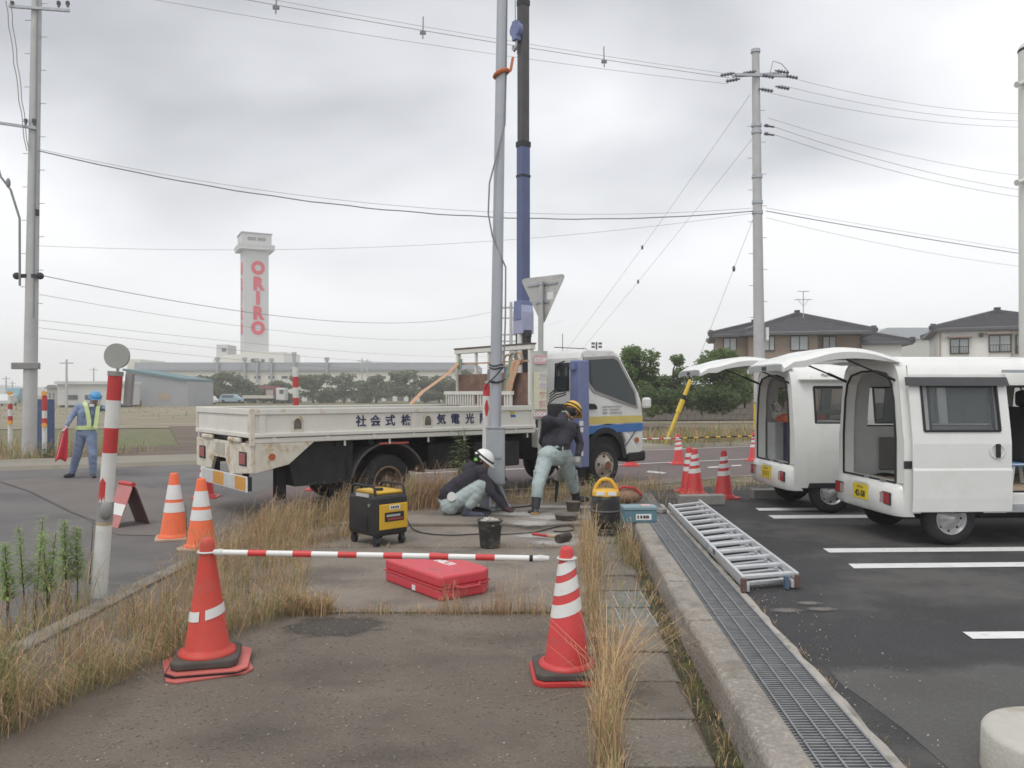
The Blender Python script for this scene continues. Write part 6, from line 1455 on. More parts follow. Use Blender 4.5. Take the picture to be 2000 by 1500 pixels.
g.lathe([(.172, -.022), (.176, 0), (.172, .022)], cpt, n=28, T=Matrix(((1.12, 0, 0), (0, .80, 0), (.10, 0, 1)))); bl = PW1(g, 'belt', pm('belt_black', (.03, .03, .035), .6))
g = MB(); g.box(cpt + V((-.10, -.145, .0)), (.10, .012, .05)); PW1(g, 'belt_patch', pm('grey_patch', (.18, .19, .2), .7), bl)
for dx in (-.155, -.03, .08): g = MB(); g.box(cpt + V((dx, -.143 if abs(dx) < .1 else -.10, .0)), (.018, .012, .07)); PW1(g, 'belt_loop', PALE, bl)
g = MB(); p_ = kneeL.lerp(hipL, .35) - bs; g.box(p_ + V((-.085, 0, 0)), (.02, .12, .13)); PW1(g, 'cargo_pocket', PALE, None, .006)
g = MB(); p_ = kneeR.lerp(hipR, .35) - bs; g.box(p_ + V((.085, -.02, 0)), (.02, .12, .13)); PW1(g, 'cargo_pocket', PALE, None, .006)
g = MB(); g.box(ankL - bs + V((-.01, .04, -.072)), (.10, .27, .022)); PW1(g, 'boot_sole', SOLE, None, .008)
g = MB(); g.box(hc - bs + V((-.10, -.07, -.005)), (.09, .012, .022)); PW1(g, 'reflective_tab', pm('lime_tab', (.35, .75, .45), .5))
# --- crouching worker with white helmet
d = 10.1
bt = at(880, 985, 10.15); hipA, hipB = bt + V((0, -.09, 0)), bt + V((0, .12, 0))
knA, knB = at(947, 945, 9.92), at(952, 952, 10.45); anA, anB = at(912, 998, 9.95), at(893, 1000, 10.42); anA.z = anB.z = .13
shA, shB = at(940, 922, 9.95), at(930, 917, 10.35); nk = at(938, 910, 10.15); hc2 = at(943, 899, 10.15); chh = (shA + shB) / 2
fw2, up2 = V((.80, -.12, -.62)), V((.55, 0, .8))
caps = [(hipA, hipB, .125, .125, 1), (bt + V((.05, 0, .02)), bt + V((-.02, 0, .06)), .14, .13, 1)]
ws = bt + V((.0, .0, .14)); caps += [(ws + V((-.02, -.06, 0)), chh + V((-.05, -.07, -.06)), .118, .125, 0), (ws + V((-.02, .08, 0)), chh + V((-.05, .07, -.06)), .118, .125, 0), (shA, shB, .078, .078, 0), (chh + V((-.06, 0, -.02)), chh, .15, .11, 0), (chh, nk, .09, .062, 0), (nk, hc2, .055, .055, 2)]
caps += [(hipA, knA, .110, .080, 1), (knA, anA.lerp(knA, .2), .080, .062, 1), (hipB, knB, .110, .080, 1), (knB, anB.lerp(knB, .2), .080, .062, 1)]
for an, tx in ((anA, .20), (anB, .20)): caps += [(an, an - V((0, 0, .05)), .052, .05, 3), (an - V((.02, 0, .055)), an + V((tx, -.02, -.07)), .048, .036, 3)]
elA, haA = at(960, 962, 9.86), at(983, 990, 9.88); caps += [(shA, elA, .068, .052, 0), (elA, haA, .050, .038, 0)]; caps += hand(haA, (.8, .1, -.5), (0, 1, .3), 4, 1.0)
elB, haB = at(968, 955, 10.4), at(988, 990, 10.3); caps += [(shB, elB, .066, .05, 0), (elB, haB, .048, .038, 0)]; caps += hand(haB, (.7, -.2, -.5), (0, -1, .3), 4, 1.0)
hd_, _, _ = head(hc2, fw2, up2, 2); caps += hd_
GLD = pm('dark_red_glove', (.06, .025, .035), .85, var=.2)
W2, PW2, bs2 = body('person', 'crouching worker in white helmet and dark sweater at the foot of the grey pole', caps, [NAVY, PALE, SKIN, SHOE, GLD], (anA.x, anA.y, .047))
HW = pm('helmet_white', (.78, .78, .75), .3, var=.04); helmet(PW2, bs2, hc2, fw2, up2, HW); face_parts(PW2, W2, bs2, hc2, fw2, up2)
g = MB(); g.sph(hc2 - bs2 - V(fw2).normalized() * .02 + V((-.01, 0, -.01)), (.09, .092, .085), 14, 8); PW2(g, 'hair', HAIR)
g = MB(); g.box(hc2 - bs2 + V((-.085, -.09, .02)), (.04, .02, .035)); PW2(g, 'helmet_tab', pm('green_tab', (.25, .7, .12), .5)); g = MB(); g.box(hc2 - bs2 + V((-.07, -.098, .075)), (.06, .03, .03)); PW2(g, 'helmet_clip', DARK, None, .006)
g = MB(); g.lathe([(.150, -.02), (.154, 0), (.150, .02)], ws - bs2 + V((-.02, .01, -.01)), n=24, T=Matrix.Rotation(R(-18), 3, 'Y') @ Matrix(((.95, 0, 0), (0, 1.22, 0), (0, 0, 1)))); PW2(g, 'belt', pm('belt_black', (.03, .03, .035)))
g = MB(); q0 = at(882, 970, 9.93) - bs2; g.cyl(q0 + V((0, .03, 0)), q0 + V((0, -.02, 0)), .055, n=18); g.box(q0 + V((.04, 0, -.015)), (.06, .03, .05)); PW2(g, 'tape_case', WHITE, None, .008)
# --- flagman
d = 15.9
fA, fB = gp(140, 931, RZ), gp(186, 932, RZ); 
hA, hB = at(158, 850, 15.9), at(178, 850, 15.9); kA, kB = at(150, 890, 15.85), at(181, 890, 15.85); aA, aB = at(141, 922, 15.9), at(182, 922, 15.9)
sA, sB = at(152, 796, 15.9), at(192, 797, 15.9); nk3 = at(183, 787, 15.88); hc3 = at(186, 778, 15.85); c3 = (sA + sB) / 2
pl3 = (hA + hB) / 2; fw3, up3 = V((.35, -.90, -.25)), V((.15, 0, 1))
caps = [(hA + V((.02, 0, .03)), hB + V((-.02, 0, .03)), .115, .115, 0), (pl3 + V((-.06, 0, .12)), c3 + V((-.08, 0, -.12)), .105, .12, 0), (pl3 + V((.06, 0, .12)), c3 + V((.08, 0, -.12)), .105, .12, 0), (sA, sB, .075, .075, 0), (c3 + V((0, 0, -.06)), nk3, .12, .062, 0), (nk3, hc3, .055, .055, 1)]
caps += [(hA, kA, .105, .080, 0), (kA, aA, .080, .062, 0), (hB, kB, .105, .080, 0), (kB, aB, .080, .062, 0)]
for a_, s_ in ((aA, -.05), (aB, .10)): caps += [(a_ - V((0, 0, .01)), V((a_.x, a_.y, RZ + .06)), .052, .05, 2), (V((a_.x, a_.y + .02, RZ + .05)), V((a_.x + s_, a_.y - .15, RZ + .042)), .048, .040, 2)]
eA, wA = at(139, 815, 15.75), at(131, 830, 15.6); caps += [(sA, eA, .066, .052, 0), (eA, wA, .050, .038, 0)]; caps += hand(wA, (-.3, -.2, -.9), (.6, -.6, 0), 3, 1.0)
eB, wB = at(216, 797, 15.8), at(238, 789, 15.7); caps += [(sB, eB, .066, .052, 0), (eB, wB, .050, .038, 0)]; caps += hand(wB, (1, -.1, .35), (0, -.3, 1), 3, 1.1)
hd_, _, _ = head(hc3, fw3, up3, 1); caps += hd_
W3, PW3, bs3 = body('person', 'flagman in blue helmet, blue uniform and lime safety vest at the roadside', caps, [DENIM, SKIN, BOOT, pm('white_glove', (.7, .7, .68), .9)], (aA.x, aA.y, RZ))
HB_ = pm('helmet_blue', (.08, .30, .55), .35, var=.05); helmet(PW3, bs3, hc3, fw3, up3, HB_, band=HB_); face_parts(PW3, W3, bs3, hc3, fw3, up3)
LIME = pm('lime_vest', (.62, .72, .34), .55, var=.06)
def ribbon(pts, wd, nm='vest_strip'):
    g = MB(); vs = []; n = len(pts)
    for i, p in enumerate(pts):
        p = V(p) - bs3; t = V((V(pts[min(i + 1, n - 1)]) - V(pts[max(i - 1, 0)]))).normalized(); sdv = t.cross(V((0, -1, 0))).normalized()
        for o, y in ((-1, 0), (1, 0), (1, .012), (-1, .012)): vs.append(p + sdv * o * wd / 2 + V((0, y, 0)))
    g.add(vs, [(i * 4 + a, i * 4 + (a + 1) % 4, (i + 1) * 4 + (a + 1) % 4, (i + 1) * 4 + a) for i in range(n - 1) for a in range(4)] + [(0, 1, 2, 3), (4 * n - 4, 4 * n - 3, 4 * n - 2, 4 * n - 1)]); return PW3(g, nm, LIME)
fy = 15.9 - .155
ribbon([at(163, 785, 15.86), at(168, 792, fy - .0), at(171, 806, fy - .01), at(174, 822, fy - .005), at(173, 836, fy + .0)], .085); ribbon([at(193, 788, 15.86), at(191, 796, fy + .01), at(190, 808, fy), at(188, 822, fy), at(186, 836, fy)], .08)
g = MB(); cb_ = (pl3 - bs3) + V((.01, 0, .155)); g.lathe([(.150, -.04), (.153, .04)], cb_, n=28, T=Matrix(((1.42, 0, 0), (0, 1.08, 0), (0, 0, 1)))); PW3(g, 'vest_belt', LIME)
g = MB(); g.box(nk3 - bs3 + V((.015, -.10, -.05)), (.10, .03, .05)); PW3(g, 'towel', WHITE, None, .01)
# red flag held by the flagman
hp = wA + V((-.3, -.2, -.9)).normalized() * .08; FL = thing('signal_flag', 'red signal flag hanging from the hand of the flagman', 'flag', hp)
g = MB(); g.cyl((.03, 0, .16), (-.14, -.05, -.62), .011, n=8); g.build('stick', pm('flag_stick', (.6, .58, .5), .6), FL)
g = MB(); nx, nz = 10, 12; vs = []
for j in range(nz + 1):
    t = j / nz
    for i in range(nx + 1):
        s = i / nx; wd = .07 + .22 * t ** .8; x = .03 - .08 * t + (s - .55) * wd; y = -.03 + .035 * math.sin(s * 9 + t * 2) * (.3 + t); vs.append((x, y, .04 - .66 * t - .03 * math.sin(s * 11) * t))
g.add(vs, [(j * (nx + 1) + i, j * (nx + 1) + i + 1, (j + 1) * (nx + 1) + i + 1, (j + 1) * (nx + 1) + i) for j in range(nz) for i in range(nx)], 0, True); o = g.build('cloth', pm('red_flag_cloth', (.55, .035, .06), .85, var=.12), FL); md = o.modifiers.new('t', 'SOLIDIFY'); md.thickness = .004
# ================================================================== far buildings
FW = pm('factory_wall', (.72, .70, .62), .85, var=.05, scale=.2); FWs = pm('factory_roof_sheet', (.36, .38, .41), .6, var=.06, scale=.4)
FDK = pm('far_dark_glass', (.10, .11, .12), .3); TWW = pm('tower_wall', (.58, .58, .575), .85, var=.03, scale=.1); TRED = pm('tower_letter_red', (.68, .06, .09), .6)
def px_at(px, d): return (px - 1000) / F * d
def z_at(py, d): return EYE - (py - HZ) / F * d
D = 172.0
fc = thing('factory', 'long low cream factory building behind the row of trees', 'factory', (px_at(255, D), D, -.16))
L = px_at(925, D) - px_at(255, D); h1 = z_at(722, D) + .16; h2 = z_at(708, D) + .16
PF = lambda m, nm, mt, par=None, bev=0.0: m.build(nm, mt, par or fc, bev=bev)
g = MB(); g.b2((0, 0, 0), (L, 40, h1)); PF(g, 'wall', FW)
g = MB(); g.b2((1.0, -.35, h1), (L + .3, 41, h2)); rf = PF(g, 'roof', FWs)
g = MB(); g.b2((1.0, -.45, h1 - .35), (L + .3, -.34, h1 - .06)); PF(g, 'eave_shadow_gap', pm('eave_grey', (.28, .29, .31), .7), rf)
g = MB(); g.b2((-.6, -.2, 0), (2.2, 12, h2 + .7)); PF(g, 'end_wall', FW)
k = 0
for px in (470, 497, 524, 550, 573, 655, 720, 742, 763, 785, 805, 825, 850, 870, 890):
    x = px_at(px, D) - px_at(255, D); g = MB(); g.b2((x, -.08, z_at(738, D)), (x + 1.3, -.005, z_at(733, D))); PF(g, 'vent_window', FDK)
for px in range(600, 915, 22):
    x = px_at(px, D) - px_at(255, D); g = MB(); g.b2((x, -.06, .16 + z_at(783, D)), (x + 1.4, -.005, .16 + z_at(768, D))); PF(g, 'window', FDK)
for px, top in ((427, 700), (480, 700), (504, 702), (532, 702), (576, 690), (640, 700)):
    x = px_at(px, D) - px_at(255, D); g = MB(); g.cyl((x, -.7, 4), (x, -.7, z_at(top, D)), .28 if px != 576 else .4, n=8); g.box((x, -.7, z_at(top, D)), (.9, .7, .7)); PF(g, 'duct', FWs)
# block and tower
bk_ = thing('factory_block', 'stepped cream block below the tower', 'building', (px_at(416, 180), 180, -.16)); PBk = lambda m, nm, mt, par=None: m.build(nm, mt, par or bk_)
xx = lambda px: px_at(px, 180) - px_at(416, 180)
g = MB(); g.b2((xx(470), 0, 0), (xx(554), 14, z_at(686, 180))); PBk(g, 'wall', FW)
g = MB(); g.prism([(xx(413), 0), (xx(471), 0), (xx(471), z_at(690, 180)), (xx(440), z_at(691, 180)), (xx(420), z_at(698, 180)), (xx(413), z_at(700, 180))], (0, 1, 0), (1, 0, 0), (0, 0, 1), (0, 1, 0), 12); PBk(g, 'wing', FW)
g = MB(); g.b2((xx(413), 3, 0), (xx(435), 9, z_at(670, 180))); PBk(g, 'stair_tower', TWW)
for px, py, w2 in ((490, 702, 1.2), (510, 703, .8), (424, 680, 1.0), (496, 708, 1.5)):
    g = MB(); g.b2((xx(px), -.06 if px > 470 else 2.9, z_at(py + 4, 180)), (xx(px) + w2, -.004 if px > 470 else 2.996, z_at(py - 3, 180))); PBk(g, 'window', FDK)
dt = 186.0; tw = thing('tower', 'tall pale tower with red vertical lettering above the factory', 'tower', (px_at(497, dt), dt, -.16), R(27)); PT = lambda m, nm, mt, par=None: m.build(nm, mt, par or tw)
hw = 2.75; zt = z_at(484, dt)
g = MB(); g.b2((-hw, -hw, 0), (hw, hw, zt)); sh_ = PT(g, 'shaft', TWW)
g = MB(); g.b2((-hw * 1.42, -hw * 1.42, z_at(491, dt)), (hw * 1.42, hw * 1.42, z_at(484, dt))); PT(g, 'balcony', TWW)
g = MB()
for s in (-1, 1):
    g.b2((-hw * 1.42, s * hw * 1.42 - .06, z_at(484, dt)), (hw * 1.42, s * hw * 1.42 + .06, z_at(478, dt) - .3)); g.b2((s * hw * 1.42 - .06, -hw * 1.42, z_at(484, dt)), (s * hw * 1.42 + .06, hw * 1.42, z_at(478, dt) - .3))
PT(g, 'parapet', TWW)
g = MB(); g.b2((-hw * 1.2, -hw * 1.2, zt), (hw * 1.2, hw * 1.2, z_at(460, dt))); hdT = PT(g, 'head', TWW)
g = MB(); g.b2((-hw * 1.26, -hw * 1.26, z_at(460, dt)), (hw * 1.26, hw * 1.26, z_at(458, dt))); PT(g, 'head_roof', FWs, hdT)
for k in range(10):
    g = MB(); x = -2.0 + k * .38 + (.25 if k > 4 else 0); g.b2((x, -hw * 1.2 - .08, z_at(473, dt)), (x + .28, -hw * 1.2 - .004, z_at(467, dt))); PT(g, 'head_lettering', pm('far_grey_print', (.24, .24, .25), .7), hdT)
for ch, py in zip('ORIRO', (526, 556, 584, 613, 642)):
    txt(ch, 3.9, TRED, tw, (.35, -hw - .06, z_at(py, dt)), (R(90), 0, 0), 'letter', .05, bold=.24, sx=.92 if ch != 'I' else 1)
    txt(ch, 3.9, TRED, tw, (-hw - .06, .2, z_at(py, dt)), (R(90), 0, R(-90)), 'letter', .05, bold=.22, sx=.9)
# grey shed with slanted roof, white prefab
Ds = 104.0; sx = lambda px: px_at(px, Ds) - px_at(246, Ds)
sh = thing('shed', 'grey corrugated shed with slanted teal edged roof', 'shed', (px_at(246, Ds), Ds, -.16)); SHW = pm('shed_sheet', (.36, .37, .39), .7, var=.05, scale=.5)
zl, zr = z_at(722, Ds), z_at(742, Ds)
g = MB(); g.prism([(0, 0), (sx(366), 0), (sx(366), zr), (0, zl)], (0, 0, 0), (1, 0, 0), (0, 0, 1), (0, 1, 0), 9); wl_ = g.build('wall', SHW, sh)
g = MB(); g.prism([(-.3, zl + .01), (sx(367), zr + .01), (sx(367), zr + .3), (-.3, zl + .3)], (0, -.3, 0), (1, 0, 0), (0, 0, 1), (0, 1, 0), 9.6); g.build('roof', pm('teal_roof', (.10, .19, .21), .6), sh)
for k in range(24):
    x = .1 + k * .33; g = MB(); g.b2((x, -.03, .02), (x + .05, -.002, zl + (zr - zl) * x / sx(366) - .05)); g.build('sheet_rib', SHW, sh)
g = MB(); g.b2((sx(310), -.05, z_at(779, Ds)), (sx(332), -.032, z_at(765, Ds))); g.build('sign_panel', pm('tan_panel', (.42, .33, .25), .8), sh)
g = MB(); g.b2((sx(269), -.3, 0), (sx(276), -.05, z_at(780, Ds))); g.build('barrel', pm('dark_red_barrel', (.15, .07, .07), .8), sh)
Dp = 96.0; qx = lambda px: px_at(px, Dp) - px_at(112, Dp)
pf = thing('prefab_cabin', 'white prefab cabin behind the flagman', 'cabin', (px_at(112, Dp), Dp, -.16))
g = MB(); g.b2((0, 0, .3), (qx(246) - .2, 4, z_at(748, Dp))); g.build('wall', pm('prefab_wall', (.55, .55, .53), .7, var=.03, scale=.5), pf)
g = MB(); g.b2((-.2, -.3, z_at(748, Dp)), (qx(246) - .1, 4.3, z_at(742, Dp))); g.build('roof', pm('prefab_roof', (.60, .60, .58), .6), pf)
g = MB(); g.b2((.2, .1, -.1), (qx(246) - .5, 3.8, .3)); g.build('footing', DARK, pf)
for px in (128, 166):
    g = MB(); g.b2((qx(px), -.05, z_at(778, Dp)), (qx(px + 24), -.004, z_at(769, Dp))); g.build('window', FDK, pf)
# distant low houses on the left and mid
def house_far(label, px0, px1, d, top, roof, col, rc):
    t = thing('far_house', label, 'house', (px_at(px0, d), d, -.16)); w2 = px_at(px1, d) - px_at(px0, d); zt_, zr_ = z_at(top, d), z_at(roof, d)
    g = MB(); g.b2((0, 0, 0), (w2, 8, zt_)); g.build('wall', pm('far_wall_%d' % px0, col, .8, var=.04), t)
    g = MB(); g.prism([(-.4, zt_), (w2 + .4, zt_), (w2 * .8, zr_), (w2 * .2, zr_)], (0, -.3, 0), (1, 0, 0), (0, 0, 1), (0, 1, 0), 8.6); g.build('roof', pm('far_roof_%d' % px0, rc, .8), t)
    for k in range(2): g = MB(); g.b2((w2 * (.2 + .4 * k), -.05, zt_ * .35), (w2 * (.36 + .4 * k), -.004, zt_ * .7)); g.build('window', FDK, t)
house_far('small distant house left of the white cabin', 92, 111, 140, 757, 750, (.4, .38, .35), (.22, .22, .23))
house_far('pale warehouse far behind the houses at right', 1690, 1900, 115, 660, 638, (.55, .56, .52), (.45, .48, .52))
# ================================================================== two houses at the right
ROOF = pm('grey_roof_tiles', (.105, .105, .115), .5, var=.15, scale=2); BRW = pm('brown_stucco', (.32, .25, .20), .9, var=.06, scale=1); CRM = pm('cream_stucco', (.84, .835, .79), .9, var=.04, scale=1)
FRM = pm('window_frame_dark', (.05, .045, .045), .5); CURT = pm('curtained_glass', (.40, .43, .44), .15, var=.15, scale=2)
def hip_roof(P, x0, x1, y0, y1, z0, z1, ov=.75, tiles=True, nm='roof'):
    x0, x1, y0, y1 = x0 - ov, x1 + ov, y0 - ov, y1 + ov; ry = (y0 + y1) / 2; k = (y1 - y0) / 2 * .95
    a, b, c, d_ = V((x0, y0, z0)), V((x1, y0, z0)), V((x1, y1, z0)), V((x0, y1, z0)); r0, r1 = V((x0 + k, ry, z1)), V((x1 - k, ry, z1))
    if r1.x < r0.x: r0.x = r1.x = (x0 + x1) / 2
    g = MB(); dn = V((0, 0, -.16)); g.add([a, b, c, d_, r0, r1, a + dn, b + dn, c + dn, d_ + dn], [(0, 1, 5, 4), (1, 2, 5), (2, 3, 4, 5), (3, 0, 4), (6, 7, 1, 0), (7, 8, 2, 1), (8, 9, 3, 2), (9, 6, 0, 3), (9, 8, 7, 6)]); rf = P(g, nm, ROOF)
    g = MB()
    for p, q_ in ((r0, r1), (a, r0), (d_, r0), (b, r1), (c, r1)):
        if (p - q_).length > .3: g.bar(p + V((0, 0, .06)), q_ + V((0, 0, .10)), .28, .26)
    for p in (r0, r1): g.box(p + V((0, 0, .2)), (.35, .35, .3))
    for p in (a, b): g.box(p.lerp(r0 if p is a else r1, .03) + V((0, 0, .15)), (.28, .28, .28))
    P(g, 'ridge', ROOF, rf)
    if tiles:                                     # tile courses on the two visible slopes
        for s_, (p0, p1, q0, q1) in enumerate(((a, b, r0, r1), (d_, a, r0, r0), (b, c, r1, r1))):
            n = 13
            for i in range(1, n):
                t = i / n; u0, u1 = p0.lerp(q0, t), p1.lerp(q1, t); nv = (p1 - p0).cross(q0 - p0).normalized(); nv = nv if nv.z > 0 else -nv
                if (u0 - u1).length < .4: continue
                g = MB(); g.bar(u0 + nv * .02, u1 + nv * .02, .10, .05); P(g, 'tile_course', ROOF, rf)
    return rf
def win(P, x0, x1, z0, z1, y, hood=True, rail=False):
    g = MB(); g.b2((x0 - .06, y - .08, z0 - .06), (x1 + .06, y - .005, z1 + .06)); f = P(g, 'window', FRM)
    xm = (x0 + x1) / 2
    for a, b, o in ((x0, xm - .03, .0), (xm + .03, x1, .012)): g = MB(); g.b2((a, y - .094 - o, z0), (b, y - .082, z1)); P(g, 'pane', CURT, f)
    if hood: g = MB(); g.b2((x0 - .2, y - .45, z1 + .10), (x1 + .2, y - .006, z1 + .20)); P(g, 'hood', BRW, f)
    if rail:
        g = MB(); g.b2((x0 - .05, y - .32, z0 + .35), (x1 + .05, y - .28, z0 + .39)); g.b2((x0 - .05, y - .32, z0 - .05), (x1 + .05, y - .28, z0 - .01))
        for k in range(8): x = x0 + (x1 - x0) * k / 7; g.b2((x - .012, y - .31, z0 - .02), (x + .012, y - .29, z0 + .36))
        for x in (x0 - .04, x1 + .04): g.b2((x - .02, y - .30, z0 - .05), (x + .02, y - .005, z0))
        P(g, 'railing', FRM, f)
Dh = 53.0; RB = R(-13)
def hx(px, D=53.0, p0=1400, ro=RB): q_ = (px - 1000) / F; c, s = math.cos(ro), math.sin(ro); return (q_ * D - px_at(p0, D)) / (c - q_ * s)
hs = thing('house', 'brown two storey house with grey tiled hip roof', 'house', (px_at(1400, Dh), Dh, -.1), RB); PH = lambda m, nm, mt, par=None: m.build(nm, mt, par or hs)
ze = z_at(652, Dh)
g = MB(); g.b2((hx(1398), 0, 0), (hx(1460), 7, ze)); PH(g, 'left_wing_wall', BRW)
g = MB(); g.b2((hx(1460), -1.2, 0), (hx(1592), 8, ze)); PH(g, 'wall', BRW)
g = MB(); g.b2((hx(1592), -.2, 0), (hx(1680), 7, ze)); PH(g, 'right_wing_wall', BRW)
hip_roof(PH, hx(1462), hx(1680), -1.2, 8, ze, z_at(607, Dh), .6); hip_roof(PH, hx(1400), hx(1560), -.02, 6.2, ze + .01, z_at(625, Dh), .5)
for a, b, y in ((1414, 1437, 0), (1541, 1572, -1.2), (1607, 1630, -.2), (1490, 1508, -1.2)): win(PH, hx(a), hx(b), z_at(684, Dh), z_at(659, Dh), y)
g = MB(); g.b2((hx(1680), 1.2, 0), (hx(1770), 8, z_at(672, Dh))); PH(g, 'annex_wall', CRM); hip_roof(PH, hx(1684), hx(1772), 1.5, 8, z_at(668, Dh), z_at(645, Dh), .6)
for px in (1480, 1680): g = MB(); g.cyl((hx(px), -1.35 if px < 1500 else -.3, 0), (hx(px), -1.35 if px < 1500 else -.3, ze), .05, n=8); PH(g, 'downpipe', FRM)
an = thing('roof_antenna', 'thin television antenna on the brown house roof', 'antenna', (px_at(1569, 53), 53, z_at(618, 53) - .1)); g = MB(); g.cyl((0, 0, 0), (0, 0, z_at(560, Dh) - z_at(612, Dh)), .03, n=6); g.build('mast', STEEL, an)
g = MB(); zt_ = z_at(560, Dh) - z_at(612, Dh)
for z, L in ((zt_, .7), (zt_ - .55, 1.1)): g.cyl((-L / 2, 0, z), (L / 2, 0, z), .02, n=5); [g.cyl((-L / 2 + L * k / 5, -.2, z), (-L / 2 + L * k / 5, .2, z), .012, n=4) for k in range(6)]
g.tube([(-.4, 0, zt_ - .5), (0, 0, zt_ - 1.0), (.4, 0, zt_ - .5)], .02, 5); g.build('elements', STEEL, an)
Dc = 49.0; RCm = R(-24)
def wx(px): return hx(px, Dc, 1833, RCm)
hc_ = thing('house', 'cream two storey house with grey tiled roof at the right edge', 'house', (px_at(1833, Dc), Dc, -.1), RCm); PC = lambda m, nm, mt, par=None: m.build(nm, mt, par or hc_)
zc = z_at(640, Dc); g = MB(); g.b2((0, 0, 0), (wx(1978), 8, zc)); PC(g, 'wall', CRM); g = MB(); g.b2((wx(1978), .8, 0), (wx(2120), 8, zc)); PC(g, 'side_wing_wall', CRM)
hip_roof(PC, 0, wx(2110), 0, 8, zc, z_at(601, Dc), .45)
win(PC, wx(1857), wx(1890), z_at(687, Dc), z_at(661, Dc), 0, True, True); win(PC, wx(1933), wx(1972), z_at(685, Dc), z_at(656, Dc), 0, True, True); win(PC, wx(1990), wx(2020), z_at(687, Dc), z_at(655, Dc), .8, False, True)
g = MB(); g.b2((wx(1912), -.25, z_at(657, Dc)), (wx(1920), -.005, z_at(650, Dc))); PC(g, 'vent', FRM)
for px in (1836, 1977): g = MB(); g.cyl((wx(px), -.06, 0), (wx(px), -.06, zc), .05, n=8); PC(g, 'downpipe', pm('pipe_beige', (.42, .36, .30), .6))
# retaining wall below the garden, built of blocks
rw_ = thing('retaining_wall', 'weathered grey block retaining wall below the garden', 'wall', (0, 0, 0)); WB = pm('wall_block', (.20, .175, .15), .95, var=.25, scale=1.5, dirt=(.12, .105, .085), dsc=1.2, dlo=.45, dhi=.62)
p0, p1 = gp(1215, 822, -.1), gp(1830, 818, -.1); rw_.location = p0; dd = p1 - p0; nB = 46; ang = math.atan2(dd.y, dd.x); rw_.rotation_euler = (0, 0, ang); bw = dd.length / nB; r_ = random.Random(2)
bme = None
for row in range(3):
    for i in range(nB):
        if bme is None:
            g = MB(); g.b2((0.012, 0, .01), (bw - .012, .5, .34)); o = g.build('wall_block', WB, rw_, bev=.02); bme = o.data
        else: o = bpy.data.objects.new('wall_block', bme); C.objects.link(o); o.parent = rw_
        o.location = (i * bw + (bw / 2 if row % 2 else 0), r_.uniform(-.02, .02), row * .345 + .02)
g = MB(); g.b2((0, .08, 0), (dd.length + bw / 2, .45, 1.05)); g.build('wall_core', pm('mortar_shadow', (.13, .12, .105), .95), rw_)
ter = MB(); e0 = p0 + V((-.411, .911, 0)) * .3; ter.prism([(0, .2), (dd.length + 14, .2), (dd.length + 14, 26), (0, 26)], (0, 0, 0), (1, 0, 0), (0, 1, 0), (0, 0, 1), 1.0)
ot = ter.build('garden_terrace', pm('garden_soil', (.15, .12, .075), .95, var=.3, scale=.8), None, loc=(p0.x, p0.y, -.12), kind='structure'); ot.rotation_euler = (0, 0, ang)
# ================================================================== far vehicles
def car(label, px, py, L, H, W2, col, kind, rz=0, nm='parked_car'):
    p = gp(px, py, -.13); t = thing(nm, label, 'truck' if kind == 'truck' else 'car', p, rz, group='vehicles parked in front of the factory' if py > 784 and px > 300 else None)
    mt = pm('far_car_%d' % px, col, .35, var=.03)
    prof = {'van': [(0, .3), (0, H * .6), (.12, H * .95), (.3, H), (L * .75, H), (L * .92, H * .62), (L, H * .5), (L, .3)], 'car': [(0, .3), (0, H * .55), (.15, H * .62), (.5, H), (L * .58, H), (L * .78, H * .62), (L, H * .5), (L, .3)]}.get(kind, [(0, .3), (0, H), (L, H), (L, .3)])
    if kind != 'truck':
        g = MB(); g.prism(prof, (-L / 2, -W2 / 2, 0), (1, 0, 0), (0, 0, 1), (0, 1, 0), W2); g.build('body', mt, t, bev=.08)
        wz0, wz1 = H * .62, H * .9; xa, xb = (-L / 2 + .3, L * .28) if kind == 'van' else (-L / 2 + .55, L * .08)
        g = MB(); g.b2((xa, -W2 / 2 - .02, wz0), (xb, -W2 / 2 - .003, wz1)); g.build('window', FDK, t)
    for x in (-L * .32, L * .32):
        for s in (-1, 1): g = MB(); g.cyl((x, s * (W2 / 2 - .12), .32), (x, s * (W2 / 2 + .01), .32), .32, n=14); g.build('wheel', TYRE, t)
    return t, mt
car('white minivan parked in front of the trees', 433, 785, 5.0, 2.1, 1.8, (.62, .62, .62), 'van'); car('pale blue car parked beside the white minivan', 455, 788, 4.2, 1.55, 1.7, (.30, .42, .50), 'car')
car('silver car parked by the grey shed', 390, 789, 4.0, 1.5, 1.7, (.5, .52, .54), 'car'); car('small white car low by the grey shed', 402, 790, 3.4, 1.3, 1.5, (.66, .66, .66), 'car', 3.14); car('white car left of the parked flatbed truck', 478, 785, 3.6, 1.6, 1.6, (.6, .6, .6), 'car')
t, mt = car('white flatbed truck with dark red crane parked before the factory', 520, 788, 7.0, 2.2, 2.2, (.62, .62, .6), 'truck', nm='parked_truck')
g = MB(); g.b2((1.9, -1.05, .5), (3.4, 1.05, 2.6)); g.build('cab', mt, t, bev=.15); g = MB(); g.b2((2.5, -1.07, 1.6), (3.2, -1.052, 2.3)); g.build('window', FDK, t)
g = MB(); g.b2((-3.6, -1.1, .85), (1.5, 1.1, 1.35)); g.build('bed', pm('far_bed', (.55, .52, .45), .7), t); g = MB(); g.b2((-3.5, -.4, .5), (3.0, .4, .84)); g.build('chassis', CHAS, t)
